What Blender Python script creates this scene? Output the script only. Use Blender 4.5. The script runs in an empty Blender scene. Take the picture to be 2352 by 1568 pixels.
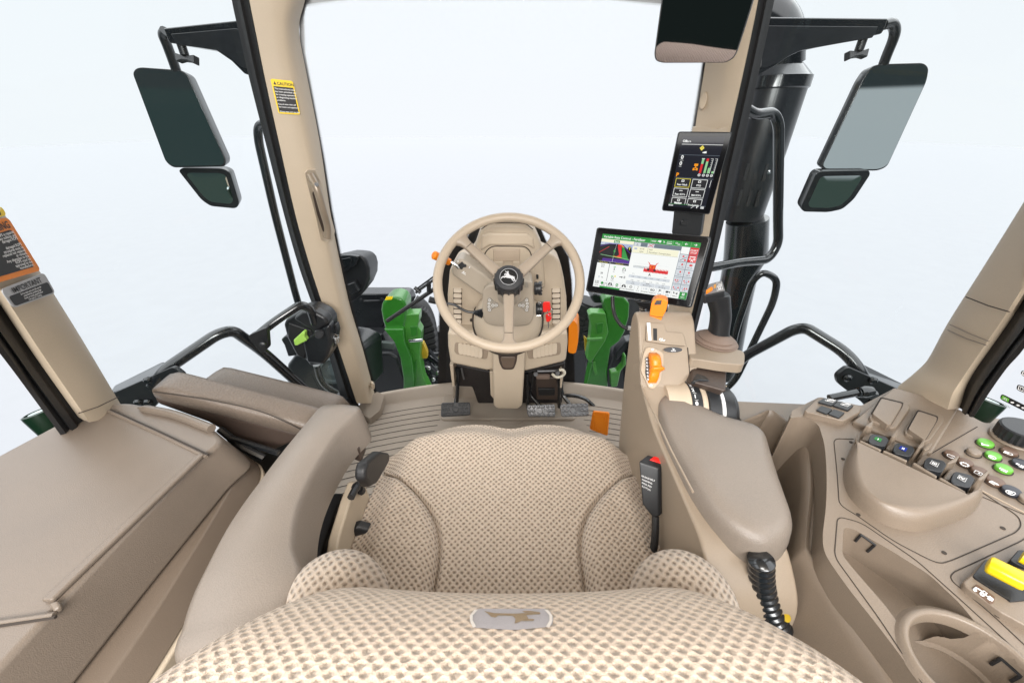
import bpy, bmesh, math, random
from mathutils import Vector, Matrix
random.seed(7)
S = bpy.context.scene
COL = S.collection
R = math.radians
PI = math.pi
V = Vector

# ---------------------------------------------------------------- camera
CAM_H = 1.18            # lens height above the cab floor (z = 0)
PITCH = R(30)
FPX = 868.0             # focal length for a picture 2352 wide
cam_d = bpy.data.cameras.new('camera')
cam = bpy.data.objects.new('camera', cam_d)
COL.objects.link(cam)
cam.location = (0, 0, CAM_H)
cam.rotation_euler = (PI / 2 - PITCH, 0, 0)
cam_d.sensor_width = 36
cam_d.lens = FPX / 2352 * 36
cam_d.clip_start = 0.02
cam_d.clip_end = 400
cam_d.dof.use_dof = True
cam_d.dof.focus_distance = 0.9
cam_d.dof.aperture_fstop = 16.0
S.camera = cam

# ---------------------------------------------------------------- world: a bright studio with a dark rear end
W = bpy.data.worlds.new('World')
S.world = W
W.use_nodes = True
nt = W.node_tree
nt.nodes.clear()


def nn(t, kind, **kw):
    n = t.nodes.new(kind)
    for k, v in kw.items():
        setattr(n, k, v)
    return n


def mth(t, op, a, b=None, c=None, clamp=False):
    n = nn(t, 'ShaderNodeMath', operation=op, use_clamp=clamp)
    for i, x in enumerate((a, b, c)):
        if x is None:
            continue
        if isinstance(x, (int, float)):
            n.inputs[i].default_value = x
        else:
            t.links.new(x, n.inputs[i])
    return n.outputs[0]


def mixc(t, fac, a, b, blend='MIX'):
    n = nn(t, 'ShaderNodeMix', data_type='RGBA', blend_type=blend)
    for s, x in ((n.inputs[0], fac), (n.inputs[6], a), (n.inputs[7], b)):
        if isinstance(x, (int, float)):
            s.default_value = x
        elif isinstance(x, tuple):
            s.default_value = x if len(x) == 4 else x + (1,)
        else:
            t.links.new(x, s)
    return n.outputs[2]


def sstep(t, x, lo, hi):
    n = nn(t, 'ShaderNodeMapRange', interpolation_type='SMOOTHSTEP')
    n.inputs[1].default_value = lo
    n.inputs[2].default_value = hi
    t.links.new(x, n.inputs[0])
    return n.outputs[0]


tc = nn(nt, 'ShaderNodeTexCoord')
sep = nn(nt, 'ShaderNodeSeparateXYZ')
nt.links.new(tc.outputs['Generated'], sep.inputs[0])
wx, wy, wz = sep.outputs
rear = sstep(nt, wy, -0.02, -0.25)                       # 1 behind the tractor
low = sstep(nt, wz, 0.056, 0.048)                        # 1 below the dark ceiling of the hall
right = sstep(nt, wx, 0.0, 0.03)                         # 1 on the right-hand side
front_col = mixc(nt, sstep(nt, wz, 0.0, 0.30), (0.935, 0.965, 1.0), (0.925, 0.96, 1.0))
rear_low = mixc(nt, right, (0.035, 0.055, 0.055), (0.42, 0.46, 0.48))
rear_low = mixc(nt, sstep(nt, wz, -0.16, -0.24), rear_low, (0.05, 0.075, 0.065))
rear_col = mixc(nt, low, (0.035, 0.045, 0.048), rear_low)
wcol = mixc(nt, rear, front_col, rear_col)
wcol = mixc(nt, sstep(nt, wz, 0.34, 0.44), wcol, (2.9, 2.95, 3.0))   # upper dome brightened as added light for floor and edges
bg = nn(nt, 'ShaderNodeBackground')
nt.links.new(wcol, bg.inputs['Color'])
bg.inputs['Strength'].default_value = 1.0
wo = nn(nt, 'ShaderNodeOutputWorld')
nt.links.new(bg.outputs[0], wo.inputs[0])

# ---------------------------------------------------------------- added fill lights, unseen


def area(name, loc, target, size, size_y, power, color):
    d = bpy.data.lights.new(name, 'AREA')
    d.shape = 'RECTANGLE'
    d.size, d.size_y, d.energy, d.color = size, size_y, power, color
    o = bpy.data.objects.new(name, d)
    COL.objects.link(o)
    o.location = loc
    o.rotation_euler = (V(target) - V(loc)).to_track_quat('-Z', 'Y').to_euler()
    return o


area('roof_fill', (0, 0.45, 1.53), (0, 0.45, 0), 1.2, 1.1, 0.5, (1.0, 0.985, 0.97))  # added fill under the roof, stands for no real lamp
area('rear_fill', (-0.15, -0.38, 1.50), (0.05, 0.8, 0.5), 0.45, 0.3, 9.0, (1.0, 0.985, 0.965))  # added fill from above and behind the lens
area('low_rear_fill', (0.0, -0.80, 1.40), (0, 1.3, 0.95), 1.2, 0.50, 37.0, (1.0, 0.985, 0.965))  # added low fill from behind, brightens pillars and console

S.view_settings.view_transform = 'Standard'
S.view_settings.look = 'None'
S.view_settings.exposure = 0.0
S.view_settings.gamma = 1.0
S.view_settings.use_curve_mapping = False
S.cycles.max_bounces = 10
S.cycles.transparent_max_bounces = 24
S.cycles.use_denoising = True
S.cycles.sample_clamp_indirect = 6.0

# ---------------------------------------------------------------- measuring: a point of the photo (2352 wide) on a known plane
ST, CT = math.sin(PITCH), math.cos(PITCH)


def ray(px, py):
    a = (px - 1176) / FPX
    b = (784 - py) / FPX
    return V((a, CT + ST * b, -ST + CT * b))


def U(px, py, Y=None, X=None, Z=None, d=None):
    r = ray(px, py)
    if d is None:
        d = Y / r.y if Y is not None else X / r.x if X is not None else (Z - CAM_H) / r.z
    return V((0, 0, CAM_H)) + r * d


def UP(px, py, pt, n):
    r = ray(px, py)
    c = V((0, 0, CAM_H))
    return c + r * ((V(pt) - c).dot(V(n)) / r.dot(V(n)))


# ---------------------------------------------------------------- curves and outlines


def spl(pts, n=6, closed=False):
    P = [V(p) for p in pts]
    out = []
    m = len(P)
    rng = m if closed else m - 1
    for i in range(rng):
        if closed:
            p0, p1, p2, p3 = P[(i - 1) % m], P[i], P[(i + 1) % m], P[(i + 2) % m]
        else:
            p1, p2 = P[i], P[i + 1]
            p0 = P[i - 1] if i > 0 else p1 * 2 - p2
            p3 = P[i + 2] if i + 2 < m else p2 * 2 - p1
        for k in range(n):
            t = k / n
            out.append(0.5 * ((2 * p1) + (p2 - p0) * t + (2 * p0 - 5 * p1 + 4 * p2 - p3) * t * t + (3 * p1 - p0 - 3 * p2 + p3) * t ** 3))
    if not closed:
        out.append(P[-1])
    return out


def fillet(pts, r, n=5, closed=False):
    """round the corners of a polyline (2D or 3D vectors)"""
    P = [V(p) for p in pts]
    m = len(P)
    out = []
    for i in range(m):
        if not closed and i in (0, m - 1):
            out.append(P[i])
            continue
        p, a, b = P[i], P[(i - 1) % m], P[(i + 1) % m]
        rr = r[i] if isinstance(r, (list, tuple)) else r
        la, lb = (a - p).length, (b - p).length
        k = min(rr, la * 0.49, lb * 0.49)
        if k < 1e-6:
            out.append(p)
            continue
        q0, q1 = p + (a - p).normalized() * k, p + (b - p).normalized() * k
        for j in range(n + 1):
            t = j / n
            out.append(q0 * (1 - t) ** 2 + p * 2 * t * (1 - t) + q1 * t * t)
    return out


def rrect(w, h, r, n=5):
    pts = []
    for cx, cy, a0 in ((w / 2 - r, h / 2 - r, 0), (-w / 2 + r, h / 2 - r, 90), (-w / 2 + r, -h / 2 + r, 180), (w / 2 - r, -h / 2 + r, 270)):
        for k in range(n + 1):
            a = R(a0 + 90 * k / n)
            pts.append((cx + r * math.cos(a), cy + r * math.sin(a)))
    return pts


def circ(r, n=20, cx=0, cy=0):
    return [(cx + r * math.cos(2 * PI * k / n), cy + r * math.sin(2 * PI * k / n)) for k in range(n)]


def basis(n, up=(0, 0, 1)):
    n = V(n).normalized()
    x = V(up).cross(n)
    if x.length < 1e-4:
        x = V((1, 0, 0))
    x.normalize()
    y = n.cross(x)
    return x, y, n


class Frame:
    """a local frame: x right, y up, n out"""

    def __init__(s, o, x, y, n=None):
        s.o, s.x, s.y = V(o), V(x).normalized(), V(y).normalized()
        s.n = V(n).normalized() if n is not None else s.x.cross(s.y).normalized()

    def __call__(s, u, v, h=0.0):
        return s.o + s.x * u + s.y * v + s.n * h


class Quad:
    """a flat four-cornered face; u to the right 0..1, v downwards 0..1"""

    def __init__(s, tl, tr, br, bl):
        s.c = [V(tl), V(tr), V(br), V(bl)]
        n = (s.c[1] - s.c[0]).cross(s.c[3] - s.c[0]).normalized()
        if n.dot(V((0, 0, CAM_H)) - s.c[0]) < 0:
            n = -n
        s.n = n
        s.w = ((s.c[1] - s.c[0]).length + (s.c[2] - s.c[3]).length) / 2
        s.h = ((s.c[3] - s.c[0]).length + (s.c[2] - s.c[1]).length) / 2

    def __call__(s, u, v, h=0.0):
        a = s.c[0].lerp(s.c[1], u)
        b = s.c[3].lerp(s.c[2], u)
        return a.lerp(b, v) + s.n * h


_txt = {}


def text_geo(st, bold=0.0):
    key = (st, bold)
    if key not in _txt:
        cu = bpy.data.curves.new('lettering', 'FONT')
        cu.body = st
        cu.size = 1.0
        cu.offset = bold
        cu.resolution_u = 3
        ob = bpy.data.objects.new('lettering', cu)
        COL.objects.link(ob)
        dg = bpy.context.evaluated_depsgraph_get()
        dg.update()
        me = ob.evaluated_get(dg).to_mesh()
        vs = [v.co.copy() for v in me.vertices]
        fs = [tuple(p.vertices) for p in me.polygons]
        ob.evaluated_get(dg).to_mesh_clear()
        bpy.data.objects.remove(ob)
        bpy.data.curves.remove(cu)
        if vs:
            x0 = min(v.x for v in vs)
            x1 = max(v.x for v in vs)
        else:
            x0 = x1 = 0
        _txt[key] = (vs, fs, x0, x1)
    return _txt[key]


# ---------------------------------------------------------------- mesh builder


class MB:
    def __init__(s):
        s.bm = bmesh.new()
        s.uv = None
        s.mi = 0

    def face(s, pts):
        vs = [s.bm.verts.new(p) for p in pts]
        try:
            f = s.bm.faces.new(vs)
            f.material_index = s.mi
            return f
        except ValueError:
            return None

    def prism(s, pts, vec, taper=1.0):
        """outline pts extruded by vec; the far outline is scaled by taper"""
        pts = [V(p) for p in pts]
        vec = V(vec)
        c = sum(pts, V((0, 0, 0))) / len(pts)
        a = [s.bm.verts.new(p) for p in pts]
        b = [s.bm.verts.new(c + (p - c) * taper + vec) for p in pts]
        n = len(pts)
        fs = [s.bm.faces.new(a), s.bm.faces.new(b[::-1])]
        for i in range(n):
            fs.append(s.bm.faces.new((a[i], b[i], b[(i + 1) % n], a[(i + 1) % n])))
        for f in fs:
            f.material_index = s.mi
        return s

    def loft(s, rings, closed=True, caps=True, uvscale=None):
        rows = [[s.bm.verts.new(p) for p in r] for r in rings]
        m = len(rows[0])
        for i in range(len(rows) - 1):
            for j in range(m if closed else m - 1):
                k = (j + 1) % m
                try:
                    f = s.bm.faces.new((rows[i][j], rows[i][k], rows[i + 1][k], rows[i + 1][j]))
                    f.material_index = s.mi
                except ValueError:
                    pass
        if closed and caps:
            for r in (rows[0][::-1], rows[-1]):
                try:
                    f = s.bm.faces.new(r)
                    f.material_index = s.mi
                except ValueError:
                    pass
        return s

    def grid(s, pts, uvs=None):
        rows = [[s.bm.verts.new(p) for p in r] for r in pts]
        if uvs is not None and s.uv is None:
            s.uv = s.bm.loops.layers.uv.new('UVMap')
        for i in range(len(rows) - 1):
            for j in range(len(rows[0]) - 1):
                f = s.bm.faces.new((rows[i][j], rows[i][j + 1], rows[i + 1][j + 1], rows[i + 1][j]))
                f.material_index = s.mi
                if uvs is not None:
                    for l, (a, b) in zip(f.loops, ((i, j), (i, j + 1), (i + 1, j + 1), (i + 1, j))):
                        l[s.uv].uv = uvs[a][b]
        return s

    def tube(s, path, r, seg=12, closed=False):
        P = [V(p) for p in path]
        n = len(P)
        rs = r if isinstance(r, (list, tuple)) else [r] * n
        tang = []
        for i in range(n):
            if closed:
                t = P[(i + 1) % n] - P[(i - 1) % n]
            else:
                t = P[min(i + 1, n - 1)] - P[max(i - 1, 0)]
            tang.append(t.normalized())
        ref = V((0, 0, 1)) if abs(tang[0].z) < 0.9 else V((1, 0, 0))
        x = ref.cross(tang[0]).normalized()
        rings = []
        for i in range(n):
            x = (x - tang[i] * x.dot(tang[i])).normalized()
            y = tang[i].cross(x)
            rings.append([P[i] + (x * math.cos(2 * PI * k / seg) + y * math.sin(2 * PI * k / seg)) * rs[i] for k in range(seg)])
        if closed:
            rows = [[s.bm.verts.new(p) for p in q] for q in rings]
            for i in range(n):
                for k in range(seg):
                    f = s.bm.faces.new((rows[i][k], rows[i][(k + 1) % seg], rows[(i + 1) % n][(k + 1) % seg], rows[(i + 1) % n][k]))
                    f.material_index = s.mi
        else:
            s.loft(rings)
        return s

    def lathe(s, prof, o, axis, seg=24, up=(0, 1, 0), caps=True):
        x, y, n = basis(axis, up)
        o = V(o)
        s.loft([[o + n * h + (x * math.cos(2 * PI * k / seg) + y * math.sin(2 * PI * k / seg)) * max(r, 1e-5) for k in range(seg)] for r, h in prof], caps=caps)
        return s

    def box(s, c, size, X=(1, 0, 0), Y=(0, 1, 0)):
        c, X, Y = V(c), V(X).normalized(), V(Y).normalized()
        Z = X.cross(Y).normalized()
        a, b, h = size[0] / 2, size[1] / 2, size[2] / 2
        s.prism([c - Z * h + X * i + Y * j for i, j in ((-a, -b), (a, -b), (a, b), (-a, b))], Z * h * 2)
        return s

    def slab(s, fr, pts2, h0, h1, taper=1.0):
        """2D outline in a Frame from height h0 to h1"""
        s.prism([fr(u, v, h0) for u, v in pts2], fr.n * (h1 - h0), taper)
        return s

    def text(s, q, st, u, v, cap, align='L', h=0.0006, bold=0.0, sx=1.0):
        """lettering on a Quad (cap height as a share of the quad's height) with its baseline at v"""
        vs, fs, x0, x1 = text_geo(st, bold)
        k = cap * q.h / 0.70
        wd = (x1 - x0) * k * sx
        off = 0 if align == 'L' else -wd / 2 if align == 'C' else -wd
        bv = [s.bm.verts.new(q(u + ((p.x - x0) * k * sx + off) / q.w, v - p.y * k / q.h, h)) for p in vs]
        for f in fs:
            try:
                g = s.bm.faces.new([bv[i] for i in f])
                g.material_index = s.mi
            except ValueError:
                pass
        return s

    def rect(s, q, u0, v0, u1, v1, h=0.0004):
        s.face([q(u0, v0, h), q(u1, v0, h), q(u1, v1, h), q(u0, v1, h)])
        return s

    def shape(s, q, pts, h=0.0005):
        s.face([q(u, v, h) for u, v in pts])
        return s

    def build(s, name, mat, parent=None, bevel=0.0, seg=2, sub=0, ang=35, smooth=True, recalc=True, label=None, blim=30):
        bm = s.bm
        if recalc:
            bmesh.ops.recalc_face_normals(bm, faces=bm.faces)
        me = bpy.data.meshes.new(name)
        vs = bm.verts
        if len(vs):
            lo = V((min(v.co.x for v in vs), min(v.co.y for v in vs), min(v.co.z for v in vs)))
            hi = V((max(v.co.x for v in vs), max(v.co.y for v in vs), max(v.co.z for v in vs)))
            c = (lo + hi) / 2
            c.z = lo.z if parent is None else c.z
        else:
            c = V((0, 0, 0))
        bmesh.ops.translate(bm, verts=bm.verts, vec=-c)
        bm.to_mesh(me)
        bm.free()
        for m in (mat if isinstance(mat, (list, tuple)) else [mat]):
            me.materials.append(m)
        if smooth:
            me.polygons.foreach_set('use_smooth', [True] * len(me.polygons))
            if not bevel and ang < 179:
                me.set_sharp_from_angle(angle=R(ang))
        o = bpy.data.objects.new(name, me)
        COL.objects.link(o)
        o.location = c
        if parent is not None:
            o.parent = parent
            o.matrix_parent_inverse = parent_inv(parent)
        if bevel:
            b = o.modifiers.new('bevel', 'BEVEL')
            b.width, b.segments, b.limit_method, b.angle_limit = bevel, seg, 'ANGLE', R(blim)
            b.harden_normals = smooth
            b.use_clamp_overlap = True
        if sub:
            m = o.modifiers.new('sub', 'SUBSURF')
            m.levels = m.render_levels = sub
        if label:
            o['label'] = label
        return o


def parent_inv(p):
    loc = p.location.copy()
    q = p.parent
    m = Matrix.Translation(loc)
    if q is not None:
        m = Matrix.Translation(q.location) @ q_inv(p) @ m
    return m.inverted()


def q_inv(p):
    return p.matrix_parent_inverse


def cut(o, cutters):
    """carve the builders in `cutters` out of o (the cutters do not stay in the scene)"""
    tmp = []
    for mb in cutters:
        t = mb.build('cutter', o.data.materials[0])
        tmp.append(t)
        m = o.modifiers.new('cut', 'BOOLEAN')
        m.operation, m.solver, m.object = 'DIFFERENCE', 'EXACT', t
    mods = [m for m in o.modifiers if m.type != 'BOOLEAN']
    keep = [(m.width, m.segments, m.angle_limit) for m in mods if m.type == 'BEVEL']
    for m in mods:
        o.modifiers.remove(m)
    dg = bpy.context.evaluated_depsgraph_get()
    dg.update()
    me = bpy.data.meshes.new_from_object(o.evaluated_get(dg))
    o.modifiers.clear()
    o.data = me
    me.polygons.foreach_set('use_smooth', [True] * len(me.polygons))
    for w, sg, al in keep:
        b = o.modifiers.new('bevel', 'BEVEL')
        b.width, b.segments, b.limit_method, b.angle_limit = w, sg, 'ANGLE', al
        b.harden_normals = True
    if not keep:
        me.set_sharp_from_angle(angle=R(35))
    for t in tmp:
        m = t.data
        bpy.data.objects.remove(t)
        bpy.data.meshes.remove(m)
    return o


def tag(o, label, cat, group=None, kind=None):
    if label:
        o['label'] = label
    if cat:
        o['category'] = cat
    if group:
        o['group'] = group
    if kind:
        o['kind'] = kind
    return o


def thing(name, label, cat, loc, group=None):
    o = bpy.data.objects.new(name, None)
    COL.objects.link(o)
    o.location = loc
    o.empty_display_size = 0.05
    return tag(o, label, cat, group)


# ---------------------------------------------------------------- materials
MATS = {}


def mat(name, col, rough=0.5, metal=0.0, grain=None, bump=0.0, var=0.0, coat=0.0, spec=0.5, emit=None):
    """Principled material; grain = noise scale (1/m) for bump and a small variation of colour and gloss"""
    m = bpy.data.materials.new(name)
    m.use_nodes = True
    t = m.node_tree
    b = t.nodes['Principled BSDF']
    b.inputs['Base Color'].default_value = col + (1,)
    b.inputs['Roughness'].default_value = rough
    b.inputs['Metallic'].default_value = metal
    b.inputs['Specular IOR Level'].default_value = spec
    if coat:
        b.inputs['Coat Weight'].default_value = coat
        b.inputs['Coat Roughness'].default_value = 0.08
    if emit:
        b.inputs['Emission Color'].default_value = emit[0] + (1,)
        b.inputs['Emission Strength'].default_value = emit[1]
    if grain:
        c = nn(t, 'ShaderNodeTexCoord')
        n1 = nn(t, 'ShaderNodeTexNoise')
        n1.inputs['Scale'].default_value = grain
        n1.inputs['Detail'].default_value = 3
        t.links.new(c.outputs['Object'], n1.inputs['Vector'])
        if bump:
            bp = nn(t, 'ShaderNodeBump')
            bp.inputs['Strength'].default_value = bump
            bp.inputs['Distance'].default_value = 0.002
            t.links.new(n1.outputs[0], bp.inputs['Height'])
            t.links.new(bp.outputs[0], b.inputs['Normal'])
        if var:
            n2 = nn(t, 'ShaderNodeTexNoise')
            n2.inputs['Scale'].default_value = 9.0
            n2.inputs['Detail'].default_value = 5
            t.links.new(c.outputs['Object'], n2.inputs['Vector'])
            s = mth(t, 'ADD', mth(t, 'MULTIPLY', n1.outputs[0], 0.55), mth(t, 'MULTIPLY', n2.outputs[0], 0.45))
            k = sstep(t, s, 0.3, 0.7)
            lo = tuple(x * (1 - var) for x in col)
            hi = tuple(min(1, x * (1 + var)) for x in col)
            t.links.new(mixc(t, k, lo, hi), b.inputs['Base Color'])
            t.links.new(mth(t, 'ADD', mth(t, 'MULTIPLY', n2.outputs[0], 0.16), rough - 0.08), b.inputs['Roughness'])
    MATS[name] = m
    return m


beige = mat('beige plastic', (0.478, 0.392, 0.295), 0.47, grain=700, bump=0.10, var=0.05)
pillar_m = mat('pillar trim beige', (0.485, 0.398, 0.297), 0.5, grain=500, bump=0.05, var=0.04)
shell_m = mat('console shell beige', (0.285, 0.226, 0.168), 0.40, grain=700, bump=0.12, var=0.05)
taupe = mat('taupe plastic', (0.198, 0.155, 0.117), 0.36, grain=800, bump=0.22, var=0.08)
lid_m = mat('lid plastic', (0.165, 0.131, 0.103), 0.36, grain=800, bump=0.25, var=0.09)
pad_m = mat('soft armrest skin', (0.212, 0.177, 0.147), 0.40, grain=520, bump=0.30, var=0.07)
floor_m = mat('rubber floor mat', (0.30, 0.25, 0.20), 0.55, grain=600, bump=0.12, var=0.08)
rail_m = mat('light beige panel', (0.46, 0.38, 0.285), 0.55, grain=500, bump=0.12, var=0.05)
brown_m = mat('brown leather vinyl', (0.140, 0.110, 0.087), 0.38, grain=260, bump=0.55, var=0.10)
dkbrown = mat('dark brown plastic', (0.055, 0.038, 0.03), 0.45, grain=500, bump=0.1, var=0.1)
boot_m = mat('brown rubber boot', (0.19, 0.135, 0.105), 0.6, grain=400, bump=0.1, var=0.06)
black = mat('black plastic', (0.014, 0.015, 0.017), 0.38, grain=600, bump=0.12, var=0.15)
black_g = mat('black gloss paint', (0.010, 0.0115, 0.0135), 0.20, grain=40, bump=0.01, var=0.15, coat=0.4)
black_r = mat('black rubber seal', (0.011, 0.011, 0.012), 0.5, grain=300, bump=0.08, var=0.2)
black_t = mat('tyre rubber', (0.022, 0.022, 0.023), 0.62, grain=120, bump=0.3, var=0.25)
steelgrey = mat('grey black enamel', (0.013, 0.0145, 0.017), 0.30, grain=80, bump=0.02, var=0.2, coat=0.2)
pedal_m = mat('worn pedal metal', (0.20, 0.20, 0.205), 0.42, metal=0.8, grain=300, bump=0.1, var=0.2)
chrome = mat('bright steel', (0.62, 0.62, 0.62), 0.2, metal=1.0, grain=200, bump=0.02, var=0.1)
green_m = mat('green enamel', (0.022, 0.155, 0.013), 0.32, grain=30, bump=0.01, var=0.10, coat=0.3)
green_l = mat('light green enamel', (0.047, 0.21, 0.026), 0.34, grain=30, bump=0.01, var=0.10, coat=0.3)
dkgreen = mat('dark green plastic', (0.004, 0.018, 0.008), 0.3, grain=100, var=0.1)
lime = mat('lime plastic', (0.33, 0.58, 0.10), 0.4, grain=500, bump=0.05, var=0.04)
orange = mat('orange plastic', (0.74, 0.205, 0.006), 0.38, grain=500, bump=0.06, var=0.04)
yellow = mat('yellow plastic', (0.72, 0.52, 0.008), 0.3, grain=400, bump=0.03, var=0.03)
ylabel = mat('yellow label', (0.88, 0.62, 0.015), 0.35)
red = mat('red plastic', (0.75, 0.02, 0.015), 0.35, grain=300, var=0.05)
white = mat('white print', (0.80, 0.80, 0.80), 0.5)
silver = mat('silver label', (0.42, 0.42, 0.43), 0.3, metal=0.3)
blk_p = mat('black print', (0.012, 0.012, 0.013), 0.5)
groove = mat('dark joint', (0.035, 0.026, 0.02), 0.8)
btn_green = mat('green button', (0.11, 0.36, 0.035), 0.35)
btn_brown = mat('brown button', (0.12, 0.072, 0.048), 0.4)
btn_navy = mat('dark button', (0.02, 0.022, 0.03), 0.35)
amber_l = mat('lens glass', (0.55, 0.62, 0.62), 0.15, metal=0.2)
mirror_m = mat('mirror silver', (0.80, 0.84, 0.84), 0.015, metal=1.0)


def emis(name, col, k=1.0):
    m = bpy.data.materials.new(name)
    m.use_nodes = True
    b = m.node_tree.nodes['Principled BSDF']
    b.inputs['Base Color'].default_value = (0.01, 0.01, 0.01, 1)
    b.inputs['Roughness'].default_value = 0.06
    b.inputs['Specular IOR Level'].default_value = 0.10
    b.inputs['Emission Color'].default_value = col + (1,)
    b.inputs['Emission Strength'].default_value = k
    return m


e_white = emis('screen white', (0.92, 0.94, 0.92))
e_grey = emis('screen pale grey', (0.66, 0.70, 0.74))
e_dgrey = emis('screen slate', (0.16, 0.20, 0.24))
e_black = emis('screen black', (0.004, 0.004, 0.006))
e_navy = emis('screen night', (0.008, 0.009, 0.018))
e_green = emis('screen green', (0.03, 0.30, 0.055))
e_lgreen = emis('screen light green', (0.30, 0.62, 0.30))
e_red = emis('screen red', (0.72, 0.025, 0.03))
e_dred = emis('screen dark red', (0.45, 0.01, 0.03))
e_purple = emis('screen purple', (0.075, 0.02, 0.25))
e_yellow = emis('screen yellow', (0.85, 0.72, 0.10))
e_cream = emis('screen cream', (0.92, 0.90, 0.68))
e_orange = emis('screen orange', (0.95, 0.33, 0.01))
e_sky = emis('screen sky', (0.42, 0.48, 0.66))
e_text = emis('screen ink', (0.02, 0.02, 0.025))
e_btn = emis('screen button', (0.022, 0.022, 0.026))


def glass_mat(name, tint, gloss, edge):
    m = bpy.data.materials.new(name)
    m.use_nodes = True
    t = m.node_tree
    t.nodes.clear()
    o = nn(t, 'ShaderNodeOutputMaterial')
    tr = nn(t, 'ShaderNodeBsdfTransparent')
    tr.inputs[0].default_value = tint + (1,)
    gl = nn(t, 'ShaderNodeBsdfGlossy')
    gl.inputs['Color'].default_value = (0.85, 1.0, 0.97, 1)
    gl.inputs['Roughness'].default_value = 0.01
    lw = nn(t, 'ShaderNodeLayerWeight')
    lw.inputs[0].default_value = 0.25
    f = mth(t, 'ADD', mth(t, 'MULTIPLY', lw.outputs['Fresnel'], edge), gloss)
    mx = nn(t, 'ShaderNodeMixShader')
    t.links.new(f, mx.inputs[0])
    t.links.new(tr.outputs[0], mx.inputs[1])
    t.links.new(gl.outputs[0], mx.inputs[2])
    t.links.new(mx.outputs[0], o.inputs[0])
    return m


glass_front = glass_mat('windscreen glass', (0.985, 0.995, 1.0), 0.0004, 0.004)
glass_side = glass_mat('side window glass', (0.955, 0.985, 0.985), 0.008, 0.08)


def fabric_mat(name, dot_lo, dot_hi, e0, e1, k_=1.0):
    m = bpy.data.materials.new(name)
    m.use_nodes = True
    t = m.node_tree
    b = t.nodes['Principled BSDF']
    b.inputs['Roughness'].default_value = 0.9
    b.inputs['Specular IOR Level'].default_value = 0.2
    b.inputs['Sheen Weight'].default_value = 0.25
    b.inputs['Sheen Roughness'].default_value = 0.5
    uv = nn(t, 'ShaderNodeUVMap')
    nz = nn(t, 'ShaderNodeTexNoise')
    nz.inputs['Scale'].default_value = 160
    nz.inputs['Detail'].default_value = 2
    t.links.new(uv.outputs[0], nz.inputs['Vector'])
    wob = nn(t, 'ShaderNodeVectorMath', operation='SCALE')
    sub = nn(t, 'ShaderNodeVectorMath', operation='SUBTRACT')
    sub.inputs[1].default_value = (0.5, 0.5, 0.5)
    t.links.new(nz.outputs['Color'], sub.inputs[0])
    t.links.new(sub.outputs[0], wob.inputs[0])
    wob.inputs['Scale'].default_value = 0.0042
    add = nn(t, 'ShaderNodeVectorMath', operation='ADD')
    t.links.new(uv.outputs[0], add.inputs[0])
    t.links.new(wob.outputs[0], add.inputs[1])
    mp = nn(t, 'ShaderNodeMapping')
    mp.inputs['Rotation'].default_value = (0, 0, R(45))
    mp.inputs['Scale'].default_value = (1, 1, 1)
    t.links.new(add.outputs[0], mp.inputs[0])
    vo = nn(t, 'ShaderNodeTexVoronoi', feature='F1', voronoi_dimensions='2D')
    vo.inputs['Scale'].default_value = 1 / 0.0089
    vo.inputs['Randomness'].default_value = 0.10
    t.links.new(mp.outputs[0], vo.inputs['Vector'])
    d = vo.outputs['Distance']
    fine = nn(t, 'ShaderNodeTexNoise')
    fine.inputs['Scale'].default_value = 900
    fine.inputs['Detail'].default_value = 2
    t.links.new(uv.outputs[0], fine.inputs['Vector'])
    dd = mth(t, 'ADD', d, mth(t, 'MULTIPLY', mth(t, 'SUBTRACT', fine.outputs[0], 0.5), 0.32))
    k = sstep(t, dd, e0, e1)
    k2 = sstep(t, dd, e1 - 0.12, 0.52)
    yarn = mixc(t, fine.outputs[0], (0.385 * k_, 0.302 * k_, 0.232 * k_), (0.64 * k_, 0.53 * k_, 0.428 * k_))
    halo = mixc(t, fine.outputs[0], (0.30 * k_, 0.232 * k_, 0.175 * k_), (0.50 * k_, 0.41 * k_, 0.322 * k_))
    dot = mixc(t, fine.outputs[0], dot_lo, dot_hi)
    t.links.new(mixc(t, k, dot, mixc(t, k2, halo, yarn)), b.inputs['Base Color'])
    bp = nn(t, 'ShaderNodeBump')
    bp.inputs['Strength'].default_value = 0.8
    bp.inputs['Distance'].default_value = 0.0028
    hh = mth(t, 'ADD', sstep(t, d, 0.05, 0.55), mth(t, 'MULTIPLY', fine.outputs[0], 0.35))
    t.links.new(hh, bp.inputs['Height'])
    t.links.new(bp.outputs[0], b.inputs['Normal'])
    return m


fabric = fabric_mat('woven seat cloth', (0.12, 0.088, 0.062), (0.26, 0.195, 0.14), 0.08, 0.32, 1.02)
fabric_lit = fabric_mat('brightened seat cloth', (0.24, 0.18, 0.135), (0.46, 0.37, 0.285), 0.03, 0.24, 1.30)  # same cloth, paler yarn and dots: the light on the backrest painted in


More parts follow.
